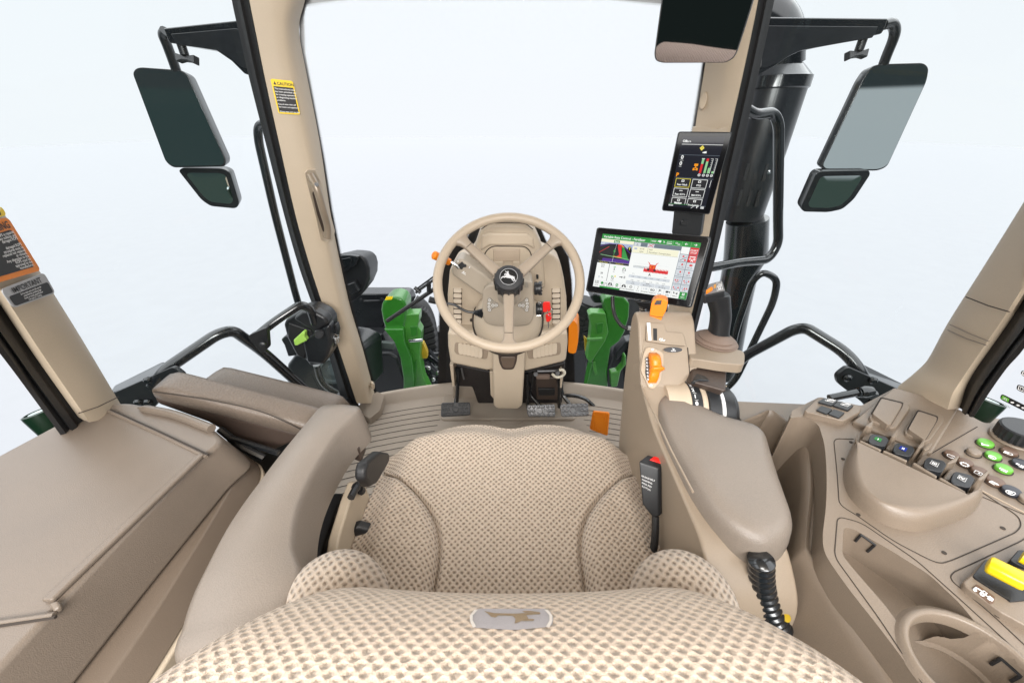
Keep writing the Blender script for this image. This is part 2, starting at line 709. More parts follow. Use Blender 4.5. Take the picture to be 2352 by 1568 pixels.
def frit_mat():
    """black enamel dots fired onto glass, shrinking towards v = 1 of the strip"""
    m = bpy.data.materials.new('enamel frit dots')
    m.use_nodes = True
    t = m.node_tree
    t.nodes.clear()
    o = nn(t, 'ShaderNodeOutputMaterial')
    tr = nn(t, 'ShaderNodeBsdfTransparent')
    df = nn(t, 'ShaderNodeBsdfPrincipled')
    df.inputs['Base Color'].default_value = (0.008, 0.008, 0.009, 1)
    df.inputs['Roughness'].default_value = 0.3
    uv = nn(t, 'ShaderNodeUVMap')
    sp = nn(t, 'ShaderNodeSeparateXYZ')
    t.links.new(uv.outputs[0], sp.inputs[0])
    mp = nn(t, 'ShaderNodeMapping')
    mp.inputs['Rotation'].default_value = (0, 0, R(45))
    t.links.new(uv.outputs[0], mp.inputs[0])
    vo = nn(t, 'ShaderNodeTexVoronoi', feature='F1', voronoi_dimensions='2D')
    vo.inputs['Scale'].default_value = 1 / 0.0034
    vo.inputs['Randomness'].default_value = 0
    t.links.new(mp.outputs[0], vo.inputs['Vector'])
    cr = nn(t, 'ShaderNodeVertexColor', layer_name='fade')
    s2 = nn(t, 'ShaderNodeSeparateColor')
    t.links.new(cr.outputs[0], s2.inputs[0])
    rad = mth(t, 'MULTIPLY', s2.outputs[0], 0.78)
    f = mth(t, 'LESS_THAN', vo.outputs['Distance'], rad)
    mx = nn(t, 'ShaderNodeMixShader')
    t.links.new(f, mx.inputs[0])
    t.links.new(tr.outputs[0], mx.inputs[1])
    t.links.new(df.outputs[0], mx.inputs[2])
    t.links.new(mx.outputs[0], o.inputs[0])
    return m


frit = frit_mat()

# ================================================================ the setting
mb = MB()
mb.face([(-60, 0.2, -1.35), (60, 0.2, -1.35), (60, 90, -1.35), (-60, 90, -1.35)])
sf_m = mat('white studio paint', (0.306, 0.311, 0.326), 0.6, grain=3, var=0.02)
tag(mb.build('studio_floor', sf_m, recalc=False), None, None, kind='structure')


def lerp(a, b, t):
    return a + (b - a) * t


def interp(tab, y):
    """piecewise linear table [(y, x), ...]"""
    for (y0, x0), (y1, x1) in zip(tab, tab[1:]):
        if y <= y1:
            return lerp(x0, x1, (y - y0) / (y1 - y0))
    return tab[-1][1]


# the cab floor: mat with moulded ridges, raised lip at the windscreen
FC = 0.27


def front_y(x):
    return 1.555 - FC * x * x


mb = MB()
xs = [-0.72 + 1.44 * i / 36 for i in range(37)]
rows = []
for t in range(3):
    rows.append([(x, lerp(0.0, front_y(x) - 0.03, t / 2), 0.0) for x in xs])
rows.append([(x, front_y(x) - 0.024, 0.006) for x in xs])
rows.append([(x, front_y(x) - 0.006, 0.045) for x in xs])
rows.append([(x, front_y(x) + 0.004, 0.052) for x in xs])
rows.append([(x, front_y(x) + 0.016, 0.05) for x in xs])
rows.append([(x, front_y(x) + 0.02, -0.03) for x in xs])
mb.grid(rows)
cab_floor = mb.build('cab_floor', floor_m, ang=50)
tag(cab_floor, None, None, kind='structure')
mb = MB()
for k in range(16):
    for sgn in (-1, 1):
        y0 = 1.46 - 0.036 * k
        x0 = 0.33 + 0.006 * (k % 3)
        pts = [(sgn * lerp(x0, 0.66, i / 14)) for i in range(15)]
        a = [V((x, y0 - FC * 1.0 * x * x, 0.0012)) for x in pts]
        b = [p + V((0, 0.0035, 0)) for p in a]
        mb.grid([a, b])
tag(mb.build('floor_grooves', groove, cab_floor), None, None)
mb = MB()        # moulded lozenge in the middle of the mat
c = U(1165, 965, Z=0.0)
o1 = fillet([c + V(p) for p in ((-0.075, 0, 0), (-0.035, 0.045, 0), (0.035, 0.045, 0), (0.075, 0, 0), (0.035, -0.045, 0), (-0.035, -0.045, 0))], 0.02, closed=True)
mb.tube([p + V((0, 0, 0.001)) for p in o1], 0.005, 6, closed=True)
mb.build('moulded_lozenge', floor_m, cab_floor)
mb = MB()        # raised centre plate under the column
mb.prism(fillet([U(1018, 905, Z=0.012), U(1305, 905, Z=0.012), U(1325, 962, Z=0.012), U(1010, 962, Z=0.012)], 0.03, closed=True), (0, 0, -0.02))
mb.build('centre_plate', floor_m, cab_floor, bevel=0.008, seg=3)

# the cab's headliner, just above the picture: light enters through the windows
mb = MB()
mb.prism([(-0.80, -0.75, 1.64), (0.80, -0.75, 1.64), (0.74, 1.22, 1.57), (0.66, 1.47, 1.54), (-0.66, 1.47, 1.54), (-0.74, 1.22, 1.57)], (0, 0, 0.06))
tag(mb.build('ceiling', rail_m, bevel=0.02), None, None, kind='structure')

# ================================================================ pillars


def pillar(name, label, L, M, Rr, YL, YM, YR, ys, side, mats=pillar_m):
    root = thing(name, label, 'pillar', (0.66 * side, 1.35, 0))
    rings = []
    for i, y in enumerate(ys):
        t = max(-0.12, (y + 100) / 1026)
        l = U(L[i], y, Y=lerp(YL[0], YL[1], t))
        m = U(M[i], y, Y=lerp(YM[0], YM[1], t))
        r = U(Rr[i], y, Y=lerp(YR[0], YR[1], t))
        rings.append((l, m, r))
    sm = [spl([q[k] for q in rings], 4) for k in range(3)]
    loops = []
    for l, m, r in zip(*sm):
        lm, mr = l.lerp(m, 0.5), m.lerp(r, 0.5)
        out = V((0.035 * side, 0.03, 0))
        # rounded ridge
        a, b = m.lerp(l, 0.16), m.lerp(r, 0.30)
        mid = (a + b) * 0.25 + m * 0.5
        loops.append([l, lm, a, mid, b, mr, r, r + V((0.02 * side, 0.022, 0)), l + V((0.03 * side, 0.05, 0))])
    mb = MB()
    mb.loft(loops)
    mb.build('trim', mats, root, ang=55)
    return root, rings, sm


YS_A = [-330, -100, 0, 70, 180, 330, 494, 610, 710, 800, 926]
LA = [517, 556, 573, 587, 609, 642, 679, 712, 745, 778, 820]
MA = [742, 690, 668, 658, 676, 708, 742, 762, 785, 812, 848]
RA = [778, 722, 701, 687, 706, 735, 760, 783, 806, 833, 866]
OA = [479, 518, 534, 549, 574, 612, 654, 687, 722, 752, 787]
pl_root, pl_rings, pl_sm = pillar('front_pillar', 'beige front pillar with a yellow caution sticker and a grab handle', LA, MA, RA, (1.20, 1.30), (1.235, 1.335), (1.31, 1.42), YS_A, -1)


def seal(root, O, L, ys, Y0, Y1, side, name='door_seal'):
    mb = MB()
    loops = []
    n = len(ys)
    for i, y in enumerate(ys):
        t = max(-0.12, (y + 100) / 1026)
        Yb = lerp(Y0, Y1, t)
        l = U(L[i] - 2 * side * -1, y, Y=Yb + 0.012)
        o = U(O[i], y, Y=Yb + 0.035)
        w = o - l
        up = V((0, -0.012, 0))
        loops.append([l, l + w * 0.30 + up * 0.2, l + w * 0.36 + up, l + w * 0.58 + up, l + w * 0.64 + up * 0.2, o + up * 0.3, o + V((0.0, 0.02, 0)), l + V((0, 0.035, 0))])
    sm = [spl([q[k] for q in loops], 4) for k in range(8)]
    mb.loft([list(q) for q in zip(*sm)])
    return mb.build(name, black_r, root, ang=25)


seal(pl_root, OA, LA, YS_A, 1.20, 1.30, -1)

YS_R = [-330, -100, 0, 146, 299, 420, 520, 620, 705, 800, 890]
LR = [1690, 1655, 1640, 1620, 1596, 1583, 1570, 1552, 1535, 1515, 1495]
MR = [1752, 1712, 1695, 1668, 1651, 1632, 1612, 1590, 1568, 1545, 1525]
RR = [1792, 1756, 1741, 1711, 1677, 1651, 1632, 1612, 1592, 1568, 1545]
ORR = [1846, 1798, 1777, 1746, 1712, 1682, 1659, 1635, 1612, 1588, 1565]
# for the right pillar the windscreen edge is the left one
pr_root, pr_rings, pr_sm = pillar('front_pillar', 'beige front pillar behind the two monitors and the inside mirror', RR, MR, LR, (1.20, 1.30), (1.235, 1.335), (1.31, 1.42), YS_R, 1)
seal(pr_root, ORR, RR, YS_R, 1.20, 1.30, 1)
# moulded steps on the right pillar and a push-in plug
mb = MB()
c = U(1616, 232, Y=1.325)
x, y, n = basis((-0.55, -0.83, 0.0))
mb.slab(Frame(c, x, y, n), [(0.012 * math.cos(a * PI / 10), 0.026 * math.sin(a * PI / 10)) for a in range(20)], -0.012, 0.006, 0.8)
mb.build('trim_plug', pillar_m, pr_root, bevel=0.002)
mb = MB()
mb.prism(fillet([U(1597, 290, Y=1.30), U(1652, 297, Y=1.23), U(1672, 292, Y=1.20), U(1668, 318, Y=1.20), U(1650, 320, Y=1.23), U(1592, 318, Y=1.30)], 0.006, closed=True), (0, 0.02, 0))
mb.build('lower_trim', pillar_m, pr_root, bevel=0.003)

# plug at the foot of the left pillar
mb = MB()
c = U(856, 886, Y=1.385)
x, y, n = basis((0.45, -0.88, 0.1))
mb.slab(Frame(c, x, y, n), [(0.010 * math.cos(a * PI / 10), 0.021 * math.sin(a * PI / 10)) for a in range(20)], -0.012, 0.007, 0.75)
mb.build('trim_plug', pillar_m, pl_root, bevel=0.002)
# dark foot under the left pillar
mb = MB()
mb.prism(fillet([U(815, 950, Z=0.0), U(852, 975, Z=0.0), U(876, 955, Z=0.0), U(886, 920, Z=0.03), U(868, 912, Z=0.05), U(845, 935, Z=0.05)], 0.012, closed=True), (0, 0, 0.035))
mb.build('floor_foot', floor_m, pl_root, bevel=0.008, seg=3)

# grab handle on the left pillar


def onA(px, py, off=0.0):
    """a point on the inboard trim of the left pillar"""
    l, m, r = (interp(list(zip(YS_A, T)), py) for T in (LA, MA, RA))
    t = (py + 100) / 1026
    if px < m:
        k = (px - l) / (m - l)
        Y = lerp(lerp(1.20, 1.30, t), lerp(1.235, 1.335, t), k)
    else:
        k = min(1.0, (px - m) / (r - m))
        Y = lerp(lerp(1.235, 1.335, t), lerp(1.31, 1.42, t), k)
    return U(px, py, Y=Y - off)


mb = MB()
o = [onA(*p, off=0.012) for p in ((698, 397), (706, 388), (722, 390), (737, 420), (752, 485), (766, 535), (763, 552), (748, 558), (735, 552), (722, 490), (706, 430))]
mb.prism(o, (-0.006, 0.03, 0))
hd = mb.build('grab_handle', pillar_m, pl_root, bevel=0.004, seg=3)
mb = MB()
o = [onA(*p, off=0.021) for p in ((716, 440), (730, 436), (744, 482), (756, 528), (742, 534), (728, 492))]
mb.prism(fillet(o, 0.01, closed=True), (0, 0.012, 0))
mb.build('recess', dkbrown, hd, bevel=0.002)
mb = MB()
path = spl([onA(712, 402, 0.02), onA(727, 432, 0.04), onA(741, 480, 0.046), onA(752, 520, 0.042), onA(752, 547, 0.022)], 5)
mb.tube(path, [0.0115] * len(path), 12)
mb.build('grip', mat('handle bronze', (0.27, 0.215, 0.16), 0.33, metal=0.25, grain=400, bump=0.05, var=0.05), hd)
mb = MB()
mb.lathe([(0.006, 0), (0.006, 0.002), (0.0, 0.002)], onA(727, 424, 0.055), (0.4, -0.9, 0.1), 12)
mb.build('screw', black, hd)

# caution sticker
q = Quad(*[onA(x, y, 0.004) for x, y in ((620.6, 181), (672.7, 186.5), (690, 264), (639.6, 261))])
st = thing('warning_sticker', 'yellow and black caution sticker on the left front pillar', 'sticker', q(0.5, 1))
mb = MB()
o = fillet([q(0, 0), q(1, 0), q(1, 1), q(0, 1)], 0.006, closed=True)
mb.prism(o, q.n * -0.001)
mb.build('backing', ylabel, st)
mb = MB()
mb.shape(q, [(0.06, 0.20), (0.94, 0.20), (0.94, 0.955), (0.06, 0.955)], 0.0006)
mb.build('text_field', blk_p, st)
mb = MB()
mb.text(q, 'CAUTION', 0.25, 0.155, 0.085, sx=0.92, bold=0.02, h=0.0008)
mb.shape(q, [(0.09, 0.155), (0.155, 0.055), (0.22, 0.155)], 0.0008)
mb.build('heading', blk_p, st)
mb = MB()
for i, s in enumerate(('This instructional seat', 'has been provided only', 'for training operators', 'or diagnosing machine', 'problems.')):
    mb.text(q, s, 0.085, 0.285 + i * 0.083, 0.046, sx=1.05 if i < 4 else 1, bold=0.015, h=0.001)
for i, s in enumerate(('Keep all other riders off', 'the tractor and equipment.', '', 'Always wear your seat belt.')):
    if s:
        mb.text(q, s, 0.085, 0.73 + i * 0.083 - (0.03 if i == 3 else 0), 0.042, sx=0.92, bold=0.015, h=0.001)
mb.build('lettering', white, st)

# ---------------------------------------------------------------- rear pillars


def strip_pillar(name, label, rows, mat_, back, seals, side):
    """rows: ((pxL, pyL, YL), (pxR, pyR, YR))"""
    root = thing(name, label, 'pillar', U(*rows[-1][0][:2], Y=rows[-1][0][2]))
    loops = []
    for (a, b) in rows:
        p, q_ = U(a[0], a[1], Y=a[2]), U(b[0], b[1], Y=b[2])
        bk = V(back)
        w = q_ - p
        fn = V((-0.012 * side, -0.010, 0.0))
        loops.append([p + bk * 0.3, p + w * 0.03, p + w * 0.13 + fn, p + w * 0.5 + fn * 1.5, p + w * 0.87 + fn, p + w * 0.97, q_ + bk * 0.3, q_ + bk, p + bk])
    loops.insert(0, [p + V((-0.05 * side, -0.04, 1.60 - loops[0][3].z)) for p in loops[0]])
    sm = [spl([q[k] for q in loops], 4) for k in range(9)]
    mb = MB()
    mb.loft([list(z) for z in zip(*sm)])
    mb.build('trim', mat_, root, ang=60)
    mb = MB()
    loops = []
    for (a, b) in seals:
        p, q_ = U(a[0], a[1], Y=a[2]), U(b[0], b[1], Y=b[2])
        w = q_ - p
        fn = V((-0.008 * side, -0.006, 0))
        loops.append([p, p + w * 0.25, p + w * 0.32 + fn, p + w * 0.55 + fn, p + w * 0.62, p + w * 0.8 + fn * 0.7, q_, q_ + V((0.03 * side, 0.02, 0)), p + V((0.03 * side, 0.02, 0))])
    loops.insert(0, [p + V((-0.05 * side, -0.04, 1.60 - loops[0][3].z)) for p in loops[0]])
    sm = [spl([q[k] for q in loops], 4) for k in range(9)]
    mb.loft([list(z) for z in zip(*sm)])
    mb.build('window_seal', black_r, root, ang=25)
    return root


bl_root = strip_pillar('rear_pillar', 'slanting beige rear pillar with orange and grey warning labels', [
    ((-150, 470, 0.47), (-45, 400, 0.57)), ((0, 691, 0.50), (104, 638, 0.60)), ((90, 826, 0.52), (190, 776, 0.62)), ((188, 965, 0.54), (286, 938, 0.64))],
    pillar_m, (-0.05, 0.03, 0), [((-150, 478, 0.49), (-170, 600, 0.45)), ((2, 696, 0.52), (0, 812, 0.48)), ((92, 831, 0.54), (70, 905, 0.505)), ((196, 970, 0.56), (140, 1000, 0.52))], -1)
br_root = strip_pillar('rear_pillar', 'slanting beige rear pillar with seams rising from the right console', [
    ((2430, 325, 0.58), (2440, 545, 0.47)), ((2352, 457, 0.59), (2352, 681, 0.48)), ((2260, 605, 0.60), (2315, 740, 0.49)), ((2174, 741, 0.61), (2276, 798, 0.50)),
    ((2128, 825, 0.62), (2228, 866, 0.51)), ((2093, 862, 0.62), (2206, 905, 0.51)), ((2057, 891, 0.63), (2199, 944, 0.52))],
    pillar_m, (0.05, 0.03, 0), [((2440, 552, 0.48), (2470, 620, 0.44)), ((2352, 686, 0.49), (2358, 792, 0.45)), ((2312, 748, 0.50), (2312, 846, 0.465)), ((2228, 868, 0.52), (2270, 905, 0.475)), ((2202, 935, 0.53), (2236, 958, 0.485))], 1)


def ribbon(root, name, pts, w, m=groove, r=None):
    mb = MB()
    mb.tube(pts, w, 6)
    return mb.build(name, m, root)


ribbon(bl_root, 'trim_joint', [U(180, 949, Y=0.532), U(225, 934, Y=0.555), U(272, 911, Y=0.603)], 0.0009)
ribbon(br_root, 'trim_joint', [U(2219, 682, Y=0.575), U(2270, 702, Y=0.515), U(2318, 716, Y=0.475)], 0.0009)
ribbon(br_root, 'trim_joint', [U(2182, 745, Y=0.585), U(2225, 765, Y=0.533), U(2272, 784, Y=0.492)], 0.0009, MATS['taupe plastic'])
ribbon(br_root, 'trim_joint', [U(2177, 758, Y=0.585), U(2221, 778, Y=0.533), U(2266, 793, Y=0.492)], 0.0009, MATS['taupe plastic'])

# sill under the left door
mb = MB()
mb.prism([(-0.70, 1.36, -0.03), (-0.78, 1.36, -0.03), (-0.92, 0.60, -0.03), (-0.84, 0.60, -0.03)], (0, 0, 0.17))
tag(mb.build('door_sill', black, bevel=0.01), 'black door sill at the foot of the left door', 'sill')

# labels on the left rear pillar


def onB(px, py):
    """plane of the left rear pillar's face"""
    a, b, c = U(0, 691, Y=0.488), U(286, 938, Y=0.618), U(104, 638, Y=0.588)
    n = (b - a).cross(c - a)
    return UP(px, py, a + V((0.014, -0.012, 0)), n)


def label_block(root_label, corners, base_m, field, head, head_m, lines, text_m, hcap, lcap, right=True, hv=0.17, lv=0.30, step=0.1, hu=0.93):
    q = Quad(*[onB(*c) for c in corners])
    st = thing('warning_label', root_label, 'label', q(0.5, 1))
    mb = MB()
    mb.prism(fillet([q(0, 0, 0.003), q(1, 0, 0.003), q(1, 1, 0.003), q(0, 1, 0.003)], 0.008, closed=True), q.n * -0.001)
    mb.build('backing', base_m, st)
    mb = MB()
    mb.prism(fillet([q(field[0], field[1], 0.0032), q(field[2], field[1], 0.0032), q(field[2], field[3], 0.0032), q(field[0], field[3], 0.0032)], 0.004, closed=True), q.n * 0.0004)
    mb.build('text_field', blk_p, st)
    mb = MB()
    mb.text(q, head, hu, hv, hcap, 'R' if right else 'C', h=0.004, bold=0.02)
    mb.build('heading', head_m, st)
    mb = MB()
    for i, s in enumerate(lines):
        if s:
            mb.text(q, s, (0.93 if right else 0.5), lv + step * i, lcap, 'R' if right else 'C', h=0.0042, bold=0.012)
    mb.build('lettering', text_m, st)
    return st


label_block('orange warning label with white writing on the left rear pillar', ((-139, 541), (11, 498), (88, 621), (-66, 665)), orange, (0.03, 0.20, 0.92, 0.90), 'WARNING', blk_p,
            ('a ROPS is repaired', 'any collision and', 'damaged ROPS', '', 'damaged ROPS', 'structures must be', 'replaced not repaired', 'or revised.', 'Any alteration to the', 'ROPS must be', 'approved by the', 'manufacturer.'), white, 0.115, 0.050, hv=0.165, lv=0.262, step=0.056)
label_block('grey important label below the orange warning label', ((-6, 665), (95, 626), (122, 673), (24, 708)), silver, (0.05, 0.42, 0.95, 0.93), 'IMPORTANT', blk_p,
            ('Drive train and tire life can be', 'extended by avoiding high', 'loads at travel speed below', '4.4 mph (7.1 km/h).'), white, 0.25, 0.082, right=False, hv=0.35, lv=0.54, step=0.115, hu=0.5)
label_block('yellow caution label cut by the photo edge above the orange label', ((-120, 500), (-3, 474), (9, 494), (-130, 530)), ylabel, (0.05, 0.2, 0.90, 0.85), '', blk_p, ('4',), white, 0.2, 0.2)

# ================================================================ windows


def WY(x, z):
    return 1.595 - 0.34 * x * x - 0.075 * z


def onW(px, py, off=0.0):
    Y = 1.5
    for _ in range(12):
        p = U(px, py, Y=Y)
        Y = WY(p.x, p.z) - off
    return U(px, py, Y=Y)


ws = thing('windscreen', 'large clear curved windscreen between the front pillars', 'window', (0, 1.58, 0))
mb = MB()
mb.grid([[(x, WY(x, z), z) for x in [-0.68 + 1.36 * i / 24 for i in range(25)]] for z in [0.03 + 1.6 * k / 8 for k in range(9)]])
mb.build('pane', glass_front, ws, ang=180)


def frit_strip(rows, fades, name='enamel_band', parent=None):
    """rows: list of point rows across the band; fades: one value per row"""
    mb = MB()
    acc = 0
    n = len(rows[0])
    us = [0.0]
    for i in range(1, n):
        us.append(us[-1] + (rows[0][i] - rows[0][i - 1]).length)
    uvs = []
    v = 0
    for k, r in enumerate(rows):
        if k:
            v += (rows[k][n // 2] - rows[k - 1][n // 2]).length
        uvs.append([(u, v) for u in us])
    mb.grid(rows, uvs)
    o = mb.build(name, frit, parent, recalc=False, ang=180)
    ca = o.data.color_attributes.new('fade', 'FLOAT_COLOR', 'POINT')
    i = 0
    for k, r in enumerate(rows):
        for _ in r:
            f = fades[k]
            ca.data[i].color = (f, f, f, 1)
            i += 1
    return o


yl = [-20, 40, 120, 240, 360, 480, 600, 720, 840, 925]
edgeL = [onW(interp(list(zip(YS_A, RA)), y) - 6, y, 0.006) for y in yl]
midL = [onW(interp(list(zip(YS_A, RA)), y) + 3, y, 0.006) for y in yl]
inL = [onW(interp(list(zip(YS_A, RA)), y) + 9, y, 0.006) for y in yl]
frit_strip([edgeL, midL, inL], [1.4, 0.75, 0.1], parent=ws)
yl = [-20, 146, 299, 420, 520, 620]
edgeR = [onW(interp(list(zip(YS_R, LR)), y) + 6, y, 0.006) for y in yl]
midR = [onW(interp(list(zip(YS_R, LR)), y) - 4, y, 0.006) for y in yl]
inR = [onW(interp(list(zip(YS_R, LR)), y) - 11, y, 0.006) for y in yl]
frit_strip([edgeR, midR, inR], [1.4, 0.8, 0.1], parent=ws)
top = [690, 800, 950, 1100, 1250, 1400, 1540]
frit_strip([[onW(x, -30, 0.006) for x in top], [onW(x, (8 if x < 760 else -6 if x < 1490 else 6), 0.006) for x in top], [onW(x, (24 if x < 760 else 4 if x < 1490 else 20), 0.006) for x in top]], [1.4, 0.9, 0.05], parent=ws)
# black enamel patch behind the steering column with a dotted rim
outl = [(1008, 900), (1011, 760), (1012, 640), (1020, 600), (1044, 566), (1072, 558), (1082, 530), (1092, 512), (1112, 504), (1165, 502), (1220, 504), (1236, 516), (1246, 540), (1254, 558), (1286, 562), (1304, 592), (1311, 650), (1314, 760), (1318, 900)]
cx, cy = 1165, 740
o0 = [onW(cx + (x - cx) * 0.90, cy + (y - cy) * 0.93, 0.004) for x, y in outl]
o1 = [onW(x, y, 0.004) for x, y in outl]
o2 = [onW(cx + (x - cx) * 1.035, cy + (y - cy) * 1.03, 0.004) for x, y in outl]
mb = MB()
mb.prism(o0, (0, -0.0008, 0))
mb.build('enamel_patch', blk_p, ws)
frit_strip([o0, o1, o2], [1.5, 0.95, 0.15], 'enamel_patch_rim', ws)

for s, nm, lb in ((-1, 'door_window', 'tinted door glass between the left front and rear pillars'), (1, 'side_window', 'tinted side glass between the right front and rear pillars')):
    mb = MB()
    pane = [(0.745, 1.33, 0.10), (0.745 + 0.15, 0.60, 0.56), (0.745 + 0.17, 0.56, 1.75), (0.68, 1.20, 1.75)]
    rows = []
    for k in range(9):
        t = k / 8
        a = V(pane[0]).lerp(V(pane[3]), t)
        b = V(pane[1]).lerp(V(pane[2]), t)
        rows.append([(s * lerp(a.x, b.x, i / 10) + s * 0.03 * math.sin(PI * i / 10), lerp(a.y, b.y, i / 10), lerp(a.z, b.z, i / 10)) for i in range(11)])
    mb.grid(rows)
    tag(mb.build(nm, glass_side, ang=180), lb, 'window')
for s, lb in ((-1, 'clear rear quarter glass left of the rear pillar with labels'), (1, 'clear rear quarter glass with white and black decals')):
    mb = MB()
    mb.grid([[(s * lerp(0.90, 1.0, i / 4), lerp(0.56, 0.1, i / 4), z) for i in range(5)] for z in (0.66, 1.0, 1.4, 1.8)])
    tag(mb.build('quarter_window', glass_front, ang=180), lb, 'window')

# ================================================================ outside the cab: mirrors, rails, exhaust, loader brackets


def plane_outline(px, pt, n):
    return [UP(x, y, pt, n) for x, y in px]


def door_mirror(name, label, loc_px, Y, n, glass, housing_shift, lower_glass, n2, arm, arm_Y, tube, knob_c, side):
    c = U(*loc_px, Y=Y)
    root = thing(name, label, 'mirror', c - V((0, 0, 0.25)))
    n = V(n).normalized()
    g = plane_outline(glass, c, n)
    g = fillet(g, 0.012, 3, closed=True)
    cen = sum(g, V((0, 0, 0))) / len(g)
    # housing: a shell around the glass, swelling backwards
    mb = MB()
    big = [cen + (p - cen) * 1.03 for p in g]
    mid = [cen + (p - cen) * 1.00 - n * 0.055 for p in g]
    bk = [cen + (p - cen) * 0.72 - n * 0.10 for p in g]
    mb.loft([[p + n * 0.002 for p in big], [p - n * 0.012 for p in big], mid, bk])
    mb.build('housing', steelgrey, root, bevel=0.004)
    mb = MB()
    mb.prism([p + n * 0.003 for p in g], n * 0.0015)
    mb.build('mirror_glass', mirror_m, root)
    n2 = V(n2).normalized()
    c2 = U(*lower_glass[0], Y=Y + 0.005)
    g2 = fillet(plane_outline(lower_glass, c2, n2), 0.012, 3, closed=True)
    cen2 = sum(g2, V((0, 0, 0))) / len(g2)
    mb = MB()
    big = [cen2 + (p - cen2) * 1.02 for p in g2]
    mid = [cen2 + (p - cen2) * 0.98 - n2 * 0.05 for p in g2]
    bk = [cen2 + (p - cen2) * 0.7 - n2 * 0.085 for p in g2]
    mb.loft([[p + n2 * 0.002 for p in big], [p - n2 * 0.012 for p in big], mid, bk])
    mb.build('lower_housing', steelgrey, root, bevel=0.004)
    g2 = [cen2 + (p - cen2) * 0.965 for p in g2]
    mb = MB()      # domed wide-angle glass
    rr = max((p - cen2).length for p in g2)
    rings = []
    for k in range(7):
        t = 1 - k / 6 * 0.995
        rings.append([cen2 + (p - cen2) * t + n2 * (0.001 + 0.003 * (1 - t * t)) for p in g2])
    mb.loft(rings)
    mb.build('wide_angle_glass', mirror_m, root, ang=180)
    a = [U(x, y, Y=arm_Y) for x, y in arm]
    mb = MB()
    mb.prism(a, (0, 0.055, 0))
    mb.build('arm', black_g, root, bevel=0.004)
    mb = MB()
    ins = plane_outline([(lerp(sum(p[0] for p in arm) / len(arm), x, 0.86), lerp(sum(p[1] for p in arm) / len(arm) + 4, y, 0.72)) for x, y in arm], (0, arm_Y - 0.002, 0), (0, 1, 0))
    mb.prism(ins, (0, 0.006, 0))
    mb.build('arm_cover', steelgrey, root, bevel=0.0015)
    mb = MB()
    mb.tube(spl([U(x, y, Y=Y_) for x, y, Y_ in tube], 5), 0.0135, 12)
    mb.build('tube', steelgrey, root)
    kc = U(*knob_c, Y=arm_Y + 0.02)
    mb = MB()
    mb.tube([kc + V((0, 0, 0.05)), kc], 0.012, 10)
    fr = Frame(kc - V((0, 0, 0.008)), (1, 0.35 * side, 0.12 * side), (0, 0.35, 1))
    mb.slab(fr, [(-0.036, -0.012), (-0.012, -0.006), (0.012, -0.006), (0.036, -0.012), (0.040, 0.012), (0.012, 0.008), (-0.012, 0.008), (-0.040, 0.012)], -0.012, 0.006)
    mb.build('wing_knob', black, root, bevel=0.003)
    return root


def zA(pts):      # crop 350..1000 x 0..620
    return [(278.9 + x * 0.315, y * 0.315) for x, y in pts]


def zB(pts):      # crop 1840..2720 x 0..640
    return [(1466 + x * 0.3252, y * 0.3252) for x, y in pts]


gl = zA([(92, 545), (112, 512), (150, 502), (435, 522), (480, 552), (755, 1160), (745, 1205), (375, 1212), (325, 1170)])
gl2 = zA([(422, 1248), (445, 1228), (735, 1232), (790, 1255), (858, 1480), (835, 1518), (650, 1500), (585, 1455)])
arm = zA([(300, 205), (850, 148), (960, 200), (960, 555), (895, 540), (800, 445), (690, 370), (345, 312)])
door_mirror('door_mirror', 'dark outside mirror on its arm left of the caution sticker pillar', (415, 270), 1.45, (0.26, -0.965, 0.0), gl, 0, gl2, (0.26, -0.93, -0.12), arm, 1.38,
            [(380, 72, 1.42), (376, 84, 1.43), (386, 110, 1.44), (404, 160, 1.465), (420, 210, 1.50)], (425, 128), -1)
gr = zB([(1300, 1165), (1320, 1190), (1690, 1195), (1755, 1168), (2025, 580), (2040, 490), (2005, 456), (1700, 464), (1645, 482), (1590, 560)])
gr2 = zB([(1152, 1462), (1168, 1492), (1340, 1496), (1440, 1475), (1520, 1405), (1632, 1235), (1626, 1205), (1285, 1212), (1255, 1232)])
armr = zB([(850, 120), (1768, 130), (1745, 200), (1722, 240), (1490, 287), (1150, 360), (1060, 402), (960, 472), (850, 532), (800, 532)])
door_mirror('door_mirror', 'outside mirror reflecting pale grey, right of the exhaust stack', (2010, 270), 1.45, (-0.27, -0.96, 0.0), gr, 0, gr2, (-0.20, -0.95, -0.12), armr, 1.38,
            [(2028, 58, 1.41), (2047, 55, 1.42), (2055, 68, 1.43), (2052, 90, 1.44), (2034, 135, 1.46), (2015, 190, 1.49)], (1972, 118), 1)

# inside mirror, hung from the roof at the top right
im = thing('interior_mirror', 'black rear-view mirror hanging at the top beside the right pillar', 'mirror', U(1610, 150, Y=0.95))
c = U(1605, 60, Y=0.95)
n = V((-0.385, -0.88, -0.25)).normalized()
o = fillet(plane_outline(zB([(205, -300), (112, 385), (122, 430), (170, 446), (620, 444), (672, 415), (700, 370), (800, 60), (905, -300)]), c, n), 0.008, 3, closed=True)
cen = sum(o, V((0, 0, 0))) / len(o)
mb = MB()
mb.loft([[cen + (p - cen) * 0.985 + n * 0.004 for p in o], [p for p in o], [cen + (p - cen) * 0.99 - n * 0.03 for p in o], [cen + (p - cen) * 0.7 - n * 0.05 for p in o]])
mb.build('housing', black, im, bevel=0.003)
mb = MB()
mb.prism([cen + (p - cen) * 0.965 + n * 0.0045 for p in o], n * 0.001)
mb.build('mirror_glass', mat('dark mirror', (0.16, 0.155, 0.17), 0.02, metal=1.0), im)
mb = MB()
mb.tube([cen + V((0, 0.04, 0.05)), cen + V((0.02, 0.1, 0.25))], 0.012, 10)
